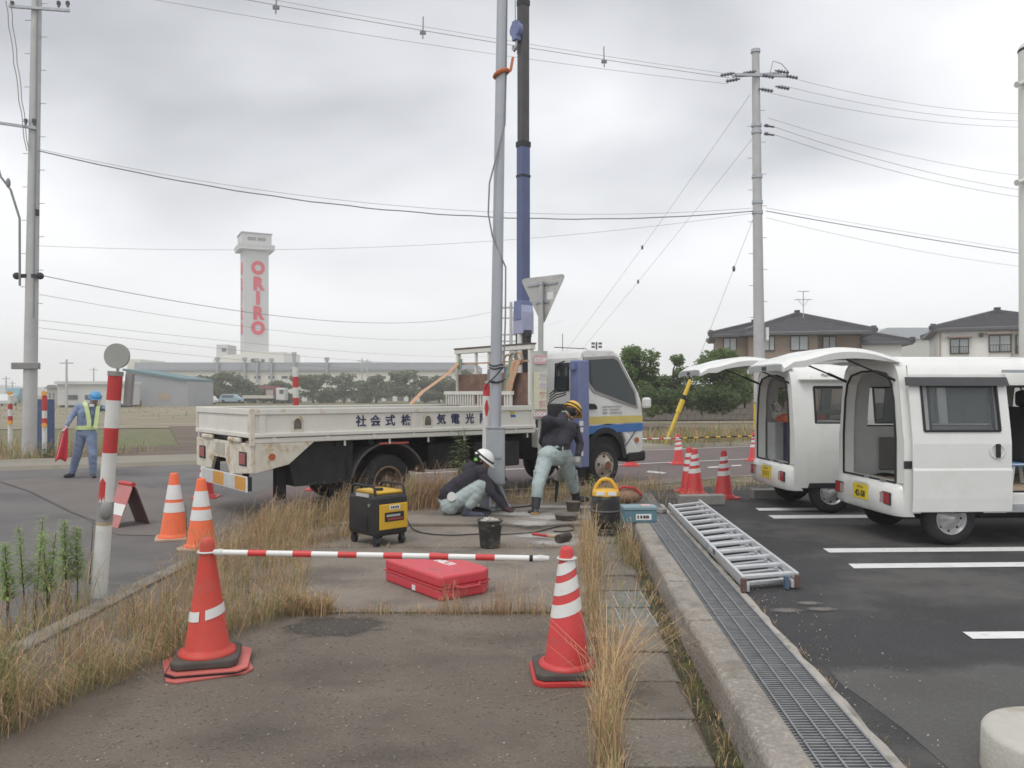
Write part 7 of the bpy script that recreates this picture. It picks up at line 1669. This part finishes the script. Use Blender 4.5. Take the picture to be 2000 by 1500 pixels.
g = MB(); g.b2((-1.0, -.3, 2.5), (2.3, .3, 2.9)); g.b2((1.4, -.3, .9), (1.75, .3, 2.6)); g.build('crane', pm('far_crane_red', (.28, .07, .09), .6), t); g = MB(); g.b2((.2, -.9, 1.36), (1.4, .9, 2.3)); g.build('load', pm('far_load', (.4, .33, .28), .8), t)
car('white car driving on the far road at the left edge', 12, 793, 4.2, 1.6, 1.7, (.6, .62, .6), 'car', R(-70), 'moving_car'); car('blue truck on the far road at the left edge', 30, 787, 6.0, 2.6, 2.2, (.12, .28, .34), 'van', R(-70), 'moving_truck')
# far poles and floodlight mast
for k, (px, top, d, lab) in enumerate(((707, 700, 140, 'left of two far poles before the factory'), (718, 702, 140, 'right of two far poles before the factory'), (998, 590, 62, 'distant utility pole between steel pole and crane'), (130, 702, 95, 'bare pole behind the white cabin'), (183, 718, 160, 'thin distant pole with crossbar over the white cabin'), (12, 735, 150, 'far left distant utility pole'), (24, 745, 190, 'second far left distant utility pole'), (1743, 645, 90, 'short far pole between the two houses'))):
    t = thing('far_pole', lab, 'utility pole', (px_at(px, d), d, -.16)); zt_ = z_at(top, d) + .16; g = MB(); g.cyl((0, 0, 0), (0, 0, zt_), .17, .11, n=8); g.build('shaft', POLEC, t)
    g = MB(); g.b2((-.8, -.05, zt_ - .5), (.8, .05, zt_ - .38)); 
    if px == 998: [g.b2((-.7, -.05, zt_ - a), (.75, .05, zt_ - a + .1)) for a in (1.3, 2.6, 3.1)]; g.b2((-.1, -.3, zt_ - 4.3), (.45, .2, zt_ - 3.4))
    g.build('cross_arm', STEEL, t)
t = thing('floodlight_mast', 'far floodlight mast rising behind the truck cab roof', 'floodlight', (px_at(1165, 130), 130, -.16)); zt_ = z_at(672, 130)
g = MB(); g.cyl((0, 0, 0), (0, 0, zt_ + .5), .15, n=8); g.build('mast', DARK, t)
for a in (-.75, .4):
    for b in (0, .55): g = MB(); g.box((a + .2, 0, zt_ - .3 + b), (.55, .3, .35)); g.build('lamp', DARK, t)
HILL = pm('far_hills', (.30, .33, .36), 1, var=.05, scale=.01)
g = MB(); pts = []
for i in range(41): pts.append((-600 + i * 30, 9 + 4 * math.sin(i * .5) + 3 * math.sin(i * 1.3 + 1) - 2))
g.prism([(-600, 0)] + pts + [(600, 0)], (0, 860, -.2), (1, 0, 0), (0, 0, 1), (0, 1, 0), 30); g.build('hills', HILL, kind='structure')
# ================================================================== vegetation
def leafmat(nm, col, isl=.35):
    return MATS[nm] if nm in MATS else translucent(pm(nm, col, .65, var=.12, scale=2, island=isl, spec=.25))
LFT = leafmat('leaf_mid_green', (.16, .225, .085)); LFD = leafmat('leaf_dark_green', (.13, .185, .08)); LFB = leafmat('leaf_bright_green', (.18, .26, .09)); LFH = leafmat('leaf_grey_green', (.17, .20, .115), .25); BARK = pm('bark', (.09, .07, .055), .95, var=.3, scale=8)
def leaves(g, r, cs, n, size, flat=.5):
    """n leaf-clump faces scattered through the blobs cs = [(centre, radii)]"""
    wts = [c[1][0] * c[1][1] * c[1][2] for c in cs]
    for c, rad in r.choices(cs, wts, k=n):
        while True:
            p = V((r.uniform(-1, 1), r.uniform(-1, 1), r.uniform(-1, 1)))
            if .15 < p.length <= 1: break
        p = p * (1 / max(p.length, .01)) * (p.length ** .5) * r.uniform(.72, 1.08)
        p = V(c) + V((p.x * rad[0], p.y * rad[1], p.z * rad[2])); s = size * r.uniform(.6, 1.4)
        a = V((r.gauss(0, 1), r.gauss(0, 1), r.gauss(0, flat))).normalized(); b = a.cross(V((r.gauss(0, 1), r.gauss(0, 1), r.gauss(0, 1)))).normalized()
        g.add([p - a * s, p - b * s * .45, p + a * s, p + b * s * .45], [(0, 1, 2, 3)])
def tree(label, base, h, blobs, n, size, mt, th=.35, tr=.12, seed=1, group=None, nm='tree', lean=0):
    r = random.Random(seed); t = thing(nm, label, 'tree', base, group=group); g = MB()
    top = V((lean, 0, h * th)); g.tube([(0, 0, 0), top * .5 + V((r.uniform(-.05, .05) * h * .3, 0, 0)), top], [tr, tr * .8, tr * .65], 8)
    for c, rad in blobs: g.tube([top * r.uniform(.7, 1), top.lerp(V(c), .5) + V((r.uniform(-.2, .2), r.uniform(-.2, .2), .1)) * .5, V(c)], [tr * .5, tr * .3, tr * .1], 5)
    g.build('trunk', BARK, t); g = MB(); leaves(g, r, blobs, n, size); g.build('crown', mt, t, recalc=False); return t
# row of trees before the factory
for k, (px, wpx, top, bot, lab) in enumerate(((390, 70, 728, 785, 'farthest left tree of the row before the factory, partly behind the shed'), (428, 80, 720, 786, 'second tree of the factory row, above the parked cars'), (472, 75, 727, 786, 'third tree of the factory row, above the parked flatbed'), (535, 55, 740, 783, 'low tree in the gap of the factory row'), (612, 75, 724, 785, 'tree of the factory row right of the gap'), (672, 85, 722, 786, 'broad tree in the middle of the factory row'), (735, 60, 731, 785, 'tree of the factory row behind the two far poles'), (800, 80, 722, 784, 'tall spreading tree of the factory row left of the last two'), (858, 75, 722, 784, 'last but one tree at the right of the factory row'), (905, 60, 722, 782, 'rightmost tree of the factory row beside the gantry'))):
    d = 138 + (k % 3) * 3; h = z_at(top, d) + .16; w2 = wpx / F * d / 2 * 1.15; r = random.Random(k + 40); bl = []
    for j in range(18):
        a = r.uniform(-1, 1); bl.append((V((a * w2 * .8, r.uniform(-1.5, 1.5), h * r.uniform(.16, .90) - abs(a) * h * .12)), (w2 * r.uniform(.28, .50), 1.6, h * r.uniform(.09, .16))))
    tree(lab, (px_at(px, d), d, -.16), h, bl, 2100, .36, LFH, .4, .22, k + 10, 'trees in front of the factory')
# garden trees right of the truck
def gtree(label, px, d, wpx, top, bot, n, size, mt, seed, dens=10, flatb=.16, zb=.9, nm='tree'):
    zt_, z0 = z_at(top, d), z_at(bot, d); w2 = wpx / F * d / 2; r = random.Random(seed); h = zt_ - zb; bl = []
    for j in range(dens):
        f = r.random() ** 1.15 * .96; wd = w2 * (1.0 - .62 * f ** 2); a = r.uniform(-1, 1) * wd * .72
        bl.append((V((a, r.uniform(-.5, .5) * w2, (z0 - zb) + (zt_ - z0) * f)), (w2 * r.uniform(.25, .42), w2 * r.uniform(.25, .4), h * r.uniform(.10, flatb))))
    return tree(label, (px_at(px, d), d, zb), h, bl, n, size, mt, .5, .13, seed, nm=nm)
gtree('tall round green tree behind the truck cab', 1243, 38, 105, 670, 800, 9000, .085, LFB, 3, 30); gtree('small pine with layered branches beyond the truck mirror', 1312, 37, 75, 695, 800, 3600, .07, LFT, 5, 14, .10, nm='pine_tree')
gtree('wide weeping green tree left of the concrete pole', 1405, 37, 170, 686, 797, 12000, .08, LFT, 7, 40); gtree('dark leafy tree between cab and yellow guard', 1300, 39.5, 110, 735, 795, 6000, .08, LFD, 9, 22)
for k, (px, wpx, top, bot, lab) in enumerate(((1290, 80, 755, 792, 'dark clipped shrub left in the garden hedge'), (1345, 90, 758, 793, 'dark clipped shrub in the middle of the garden hedge'), (1405, 90, 755, 794, 'dark clipped shrub below the weeping tree'), (1455, 75, 745, 790, 'green clipped shrub beside the concrete pole'), (1530, 60, 750, 792, 'green shrub right of the concrete pole'))):
    d = 34.5 + .5 * k; t = thing('shrub', lab, 'shrub', (px_at(px, d), d, .9), group='garden hedge shrubs'); r = random.Random(k + 70); w2 = wpx / F * d / 2; zt_, z0 = z_at(top, d) - .9, 0
    bl = [(V((r.uniform(-.7, .7) * w2, r.uniform(-.4, .4), zt_ * r.uniform(.4, .75))), (w2 * .45, .5, zt_ * .33)) for _ in range(7)]
    g = MB(); leaves(g, r, bl, 2200, .065); g.build('foliage', LFD if k < 3 else LFT, t, recalc=False); g = MB(); g.cyl((0, 0, 0), (0, 0, zt_ * .6), .05, n=6); g.build('stem', BARK, t)
FLW = pm('white_blossom', (.6, .58, .55), .8)
# ------------------------------------------------------------------ grass
GDRY = pm('dry_grass', (.54, .395, .23), .8, var=.2, scale=3, island=.35, spec=.2); GRED = pm('reddish_dry_grass', (.50, .34, .225), .8, var=.2, scale=3, island=.35, spec=.2); GGRN = pm('green_grass', (.24, .27, .11), .75, var=.2, scale=3, island=.35, spec=.2)
for m_g in (GDRY, GRED, GGRN): translucent(m_g, .3)
def blade(g, r, p, h, lean, wd, m, az=None, seed_head=False):
    a = r.uniform(0, 6.283) if az is None else az + r.gauss(0, .95); d = V((math.cos(a), math.sin(a), 0)); s = V((-d.y, d.x, 0)) * wd / 2; p = V(p)
    f = r.uniform(.7, 1.2) * lean; q1 = p + V((0, 0, h * .5)) + d * h * .14 * f; q2 = p + V((0, 0, h * .85)) + d * h * .42 * f; q3 = p + V((0, 0, h * (1 - .25 * f))) + d * h * .75 * f
    g.add([p - s, p + s, q1 - s * .8, q1 + s * .8, q2 - s * .5, q2 + s * .5, q3], [(0, 1, 3, 2), (2, 3, 5, 4), (4, 5, 6)], m)
    if seed_head:
        for k in range(3):
            t = q2.lerp(q3, k / 2.5); o = V((r.gauss(0, 1), r.gauss(0, 1), r.gauss(0, 1))) * .004; g.add([t + o - s * .9, t + o + s * .9, t + o * 3 + V((0, 0, .022)) + d * .012], [(0, 1, 2)], m)
def grass(name, label, spec, seed=1):
    """spec: list of (n, sampler(r) -> (x, y, z), hmin, hmax, lean, width, material weights, azimuth)"""
    r = random.Random(seed); g = MB()
    for n, fn, h0, h1, lean, wd, mw, az in spec:
        for _ in range(n):
            p = fn(r)
            if p is None: continue
            dn_ = noise.noise(V((p[0] * 3.1, p[1] * 3.1, seed)))                 # patchy growth
            if n > 2000 and dn_ < -.12 and r.random() < .8: continue
            hs_ = max(.45, 1 + dn_ * 1.1) * r.choice((.5, .75, 1, 1, 1.15))
            m = r.choices((0, 1, 2), mw)[0]; blade(g, r, p, r.uniform(h0, h1) * hs_, lean * r.uniform(.4, 1.7), wd, m, az, m < 2 and r.random() < .5)
    return g.build(name, [GDRY, GRED, GGRN], label=label, cat='grass', kind='stuff', recalc=False)
def poly_s(pts, z=0):
    def f(r):
        for _ in range(40):
            x = r.uniform(min(p[0] for p in pts), max(p[0] for p in pts)); y = r.uniform(min(p[1] for p in pts), max(p[1] for p in pts)); ins = False; j = len(pts) - 1
            for i in range(len(pts)):
                if (pts[i][1] > y) != (pts[j][1] > y) and x < (pts[j][0] - pts[i][0]) * (y - pts[i][1]) / (pts[j][1] - pts[i][1]) + pts[i][0]: ins = not ins
                j = i
            if ins: return (x, y, z)
    return f
def line_s(pts, w_, z=0, clump=0):
    seg = [(V(a), V(b)) for a, b in zip(pts, pts[1:])]; L = [(b - a).length for a, b in seg]
    def f(r):
        a, b = r.choices(seg, L)[0]; t = r.random()
        if clump: t = (round(t * clump) + r.gauss(0, .16)) / clump
        p = a.lerp(b, t); n = V((-(b - a).y, (b - a).x)).normalized() * r.gauss(0, w_); return (p.x + n.x, p.y + n.y, z)
    return f
left = [(-2.95, 2.6), (-2.62, 3.0), (-2.35, 4.2), (-2.0, 5.1), (-1.65, 5.8), (-1.6, 6.2), (-1.75, 6.9), (-2.0, 7.6), (-2.15, 8.6), (-2.9, 9.0), (-3.0, 7.5), (-2.78, 6.2), (-2.78, 5)]
grass('dry_grass', 'tall dry grass overgrowing the left side of the pavement', [(5200, poly_s(left, .0), .10, .37, .8, .0042, (.42, .36, .22), R(-35)), (1900, line_s([(-2.6, 3.0), (-2.32, 4.2), (-1.98, 5.1), (-1.62, 5.8)], .08), .10, .30, 1.2, .0042, (.4, .2, .4), R(-20)), (2400, poly_s([(-3.0, 2.0), (-2.7, 2.6), (-2.45, 4.0), (-3.0, 4.6)], 0), .12, .36, .9, .0045, (.35, .15, .5), R(-30)), (500, line_s([(-1.62, 5.7), (-1.45, 5.75), (-1.3, 5.7)], .05), .08, .2, .9, .006, (.6, .2, .2), None), (900, poly_s([(-3.6, 3), (-3.15, 3), (-3.15, 6), (-3.5, 6.2)], RZ), .15, .5, .6, .006, (.45, .2, .35), None)], 11)
grass('dry_grass', 'dry grass along the kerb curve behind the generator', [(3000, line_s([(-2.75, 8.6), (-2.45, 9.5), (-2.0, 10.2), (-1.5, 10.7)], .20), .12, .38, .7, .005, (.45, .38, .17), R(0)), (3000, line_s([(-1.5, 10.75), (-1.15, 10.9), (-.75, 11.0)], .20, .02), .15, .46, .8, .0055, (.25, .68, .07), R(0)), (600, line_s([(-2.2, 8.2), (-1.9, 8.6), (-1.6, 9.3)], .12), .08, .25, .8, .006, (.5, .3, .2), None)], 12)
grass('dry_grass', 'golden dry grass clumps beside the gutter covers', [(620, line_s([(.20 + kx(3.0), 3.0), (.22 + kx(4.2), 4.2)], .03, 0, 3), .15, .40, .5, .0045, (.72, .12, .16), None), (520, line_s([(.22 + kx(4.3), 4.3), (.23 + kx(6.2), 6.2)], .022, 0, 5), .12, .36, .45, .0045, (.78, .16, .06), None), (640, line_s([(.25 + kx(6.2), 6.2), (.27 + kx(8.3), 8.3)], .045, 0, 5), .15, .40, .45, .005, (.75, .15, .10), None), (200, line_s([(.24 + kx(3.9), 3.9), (.27 + kx(4.3), 4.3)], .03), .35, .58, 1.4, .0042, (.85, .1, .05), R(35)), (200, line_s([(.30 + kx(5), 5), (.6 + kx(8), 8)], .15), .05, .16, .8, .005, (.5, .2, .3), None)], 13)
grass('dry_grass', 'sparse dry stems growing from the pavement crack', [(210, line_s([(-.55, 5.70), (.2, 5.70), (.5, 5.70)], .02), .10, .27, .5, .0045, (.5, .45, .05), None), (420, line_s([(-.6, 5.70), (.55, 5.69)], .025), .03, .10, .7, .004, (.5, .4, .1), None), (260, line_s([(-1.6, 5.72), (-.6, 5.70)], .02), .02, .06, .8, .005, (.5, .3, .2), None), (300, line_s([(-2.4, 8.1), (.5, 8.1)], .02), .02, .05, .8, .005, (.5, .3, .2), None)], 14)
grass('weeds', 'low green and brown weeds in the moss strip along the kerb', [(700, line_s([(.70 + kx(2.6), 2.6), (.72 + kx(8.4), 8.4)], .04, .018, 14), .02, .09, 1.0, .006, (.25, .35, .40), None), (300, line_s([(.64 + kx(7.0), 7.0), (.66 + kx(8.5), 8.5)], .05, .015), .06, .26, .7, .006, (.35, .25, .40), None), (160, line_s([(1.47 + kx(2.9), 2.9), (1.46 + kx(8), 8)], .010, .005, 22), .006, .018, 1, .006, (.3, .2, .5), None)], 15)
grass('weeds', 'weeds and grass at the foot of the steel pole and road sign', [(1300, line_s([(-.3, 11.4), (.6, 11.9), (1.5, 12.7), (2.4, 13.4)], .22, .0), .06, .28, .7, .007, (.45, .25, .3), None), (900, line_s([(1.2, 11.3), (2.2, 11.9), (3.2, 13.3), (6.5, 14.7)], .35, .006), .04, .14, .8, .008, (.45, .25, .3), None)], 16)
vg = [rd(-14.5, 22.7, 0), rd(-1, 22.7, 0), rd(-1, 24.4, 0), rd(-15, 24.4, 0)]
grass('grass_verge', 'rough grass verge between far pavement and fields', [(2600, poly_s([(p[0], p[1]) for p in vg], -.15), .08, .28, .7, .016, (.45, .2, .35), None), (5200, line_s([(px_at(1275, 25.2), 25.2), (px_at(1640, 29.9), 29.9)], .55, -.14), .12, .55, .6, .018, (.3, .15, .55), None), (5200, poly_s([(5, 26.2), (16, 30.8), (18, 34.6), (4, 31)], -.14), .10, .45, .6, .022, (.45, .2, .35), None), (2600, poly_s([(-19, 22), (-11.2, 20.2), (-10.5, 23.5), (-19, 26)], -.15), .1, .45, .6, .016, (.35, .2, .45), None), (3500, poly_s([(-55, 50), (18, 60), (25, 128), (-60, 118)], -.14), .1, .3, .6, .06, (.35, .1, .55), None)], 17)
# ------------------------------------------------------------------ single weeds
def weed(label, base, h, n, lsize, mt, seed, spread=.1, stems=1, brown=.35, nm='weed_plant', nr=None):
    r = random.Random(seed); t = thing(nm, label, 'weed', base); g = MB(); gl = MB()
    for s in range(stems):
        o = V((r.uniform(-1, 1) * spread * .4 * (stems > 1), r.uniform(-1, 1) * spread * .4 * (stems > 1), 0)); tp = o * 1.6 + V((r.uniform(-.05, .05), r.uniform(-.05, .05), h * r.uniform(.85, 1)))
        g.tube([o, o.lerp(tp, .5), tp], [.006, .005, .002], 5)
        for k in range(n // stems):
            f = brown + (1 - brown) * r.random() ** .9; p = o.lerp(tp, f); a = r.uniform(0, 6.283); L = lsize * (1.15 - .7 * f) * r.uniform(.7, 1.2) * 1.45
            d = V((math.cos(a), math.sin(a), r.uniform(.1, .7))).normalized(); sv = d.cross(V((0, 0, 1))).normalized() * L * .055; m = p + d * L * .5; e_ = p + d * L + V((0, 0, -L * .25)); gl.add([p, m - sv, e_, m + sv], [(0, 1, 2, 3)])
    g.build('stem', pm('weed_stem', (.13, .10, .05), .8), t); gl.build('foliage', mt, t, recalc=False); return t
WG = leafmat('goldenrod_green', (.40, .52, .21), .25)
for k, (px, py, top, lab) in enumerate(((20, 1235, 1065, 'feathery green weed at the far left edge'), (62, 1215, 1010, 'tallest feathery green weed left of the leaning post'), (85, 1225, 1050, 'feathery green weed just right of the tallest one'), (130, 1195, 1000, 'feathery green weed nearest to the leaning post'), (152, 1190, 1030, 'slender feathery green weed against the leaning post'))):
    p = gp(px, py, RZ); weed(lab, p, (py - top) / F * p.y * 1.08, 700, .085, WG, k + 3, .10, 2 if k < 3 else 1, .34)
p = gp(893, 995); weed('tall spiky green weed in front of the truck side', (p.x, p.y + .9, 0), 1.12, 330, .19, leafmat('thistle_green', (.26, .34, .17), .25), 21, .12, 3, .05)
p = gp(845, 985); weed('single thin green stalk left of the tall weed', (p.x, p.y + .6, 0), .75, 26, .06, WG, 22, .02, 1, .3); p = gp(800, 1000); weed('small green weed right behind the generator', (p.x, p.y, 0), .55, 120, .10, WG, 23, .04, 1, .2)
p = gp(393, 1040); weed('thin leafy weed in front of the right orange cone', (p.x, p.y - .4, 0), .42, 34, .06, LFT, 24, .02, 1, .2); p = gp(1178, 1000); weed('small yellow green weed by the truck front wheel', (p.x, 12.2, 0), .35, 70, .10, WG, 25, .05, 2, .1)
p = gp(68, 905, -.13); weed('low bushy green weed before the concrete pole at left', (p.x, p.y + .6, -.14), .5, 420, .16, leafmat('bush_weed', (.16, .19, .10), .25), 26, .5, 6, .1)
p = gp(205, 1150, RZ); weed('bare brown dead stem against the leaning post', (p.x, p.y - .25, 0), .62, 14, .05, GRED, 27, .02, 1, .2, nm='dead_stem')
# ================================================================== thin damp air that pales the far things
hm_ = bpy.data.materials.new('damp_air'); hm_.use_nodes = True; t_ = hm_.node_tree
t_.nodes.remove(t_.nodes['Principled BSDF']); pv = t_.nodes.new('ShaderNodeVolumePrincipled'); pv.inputs['Color'].default_value = (1, 1, 1, 1); pv.inputs['Density'].default_value = .0013; pv.inputs['Anisotropy'].default_value = .2
t_.links.new(pv.outputs[0], t_.nodes['Material Output'].inputs['Volume'])
g = MB(); g.b2((-630, -65, -1.2), (630, 905, 48)); g.build('haze', hm_, kind='stuff', label='thin pale damp air over the whole place')
S.cycles.volume_bounces = 3
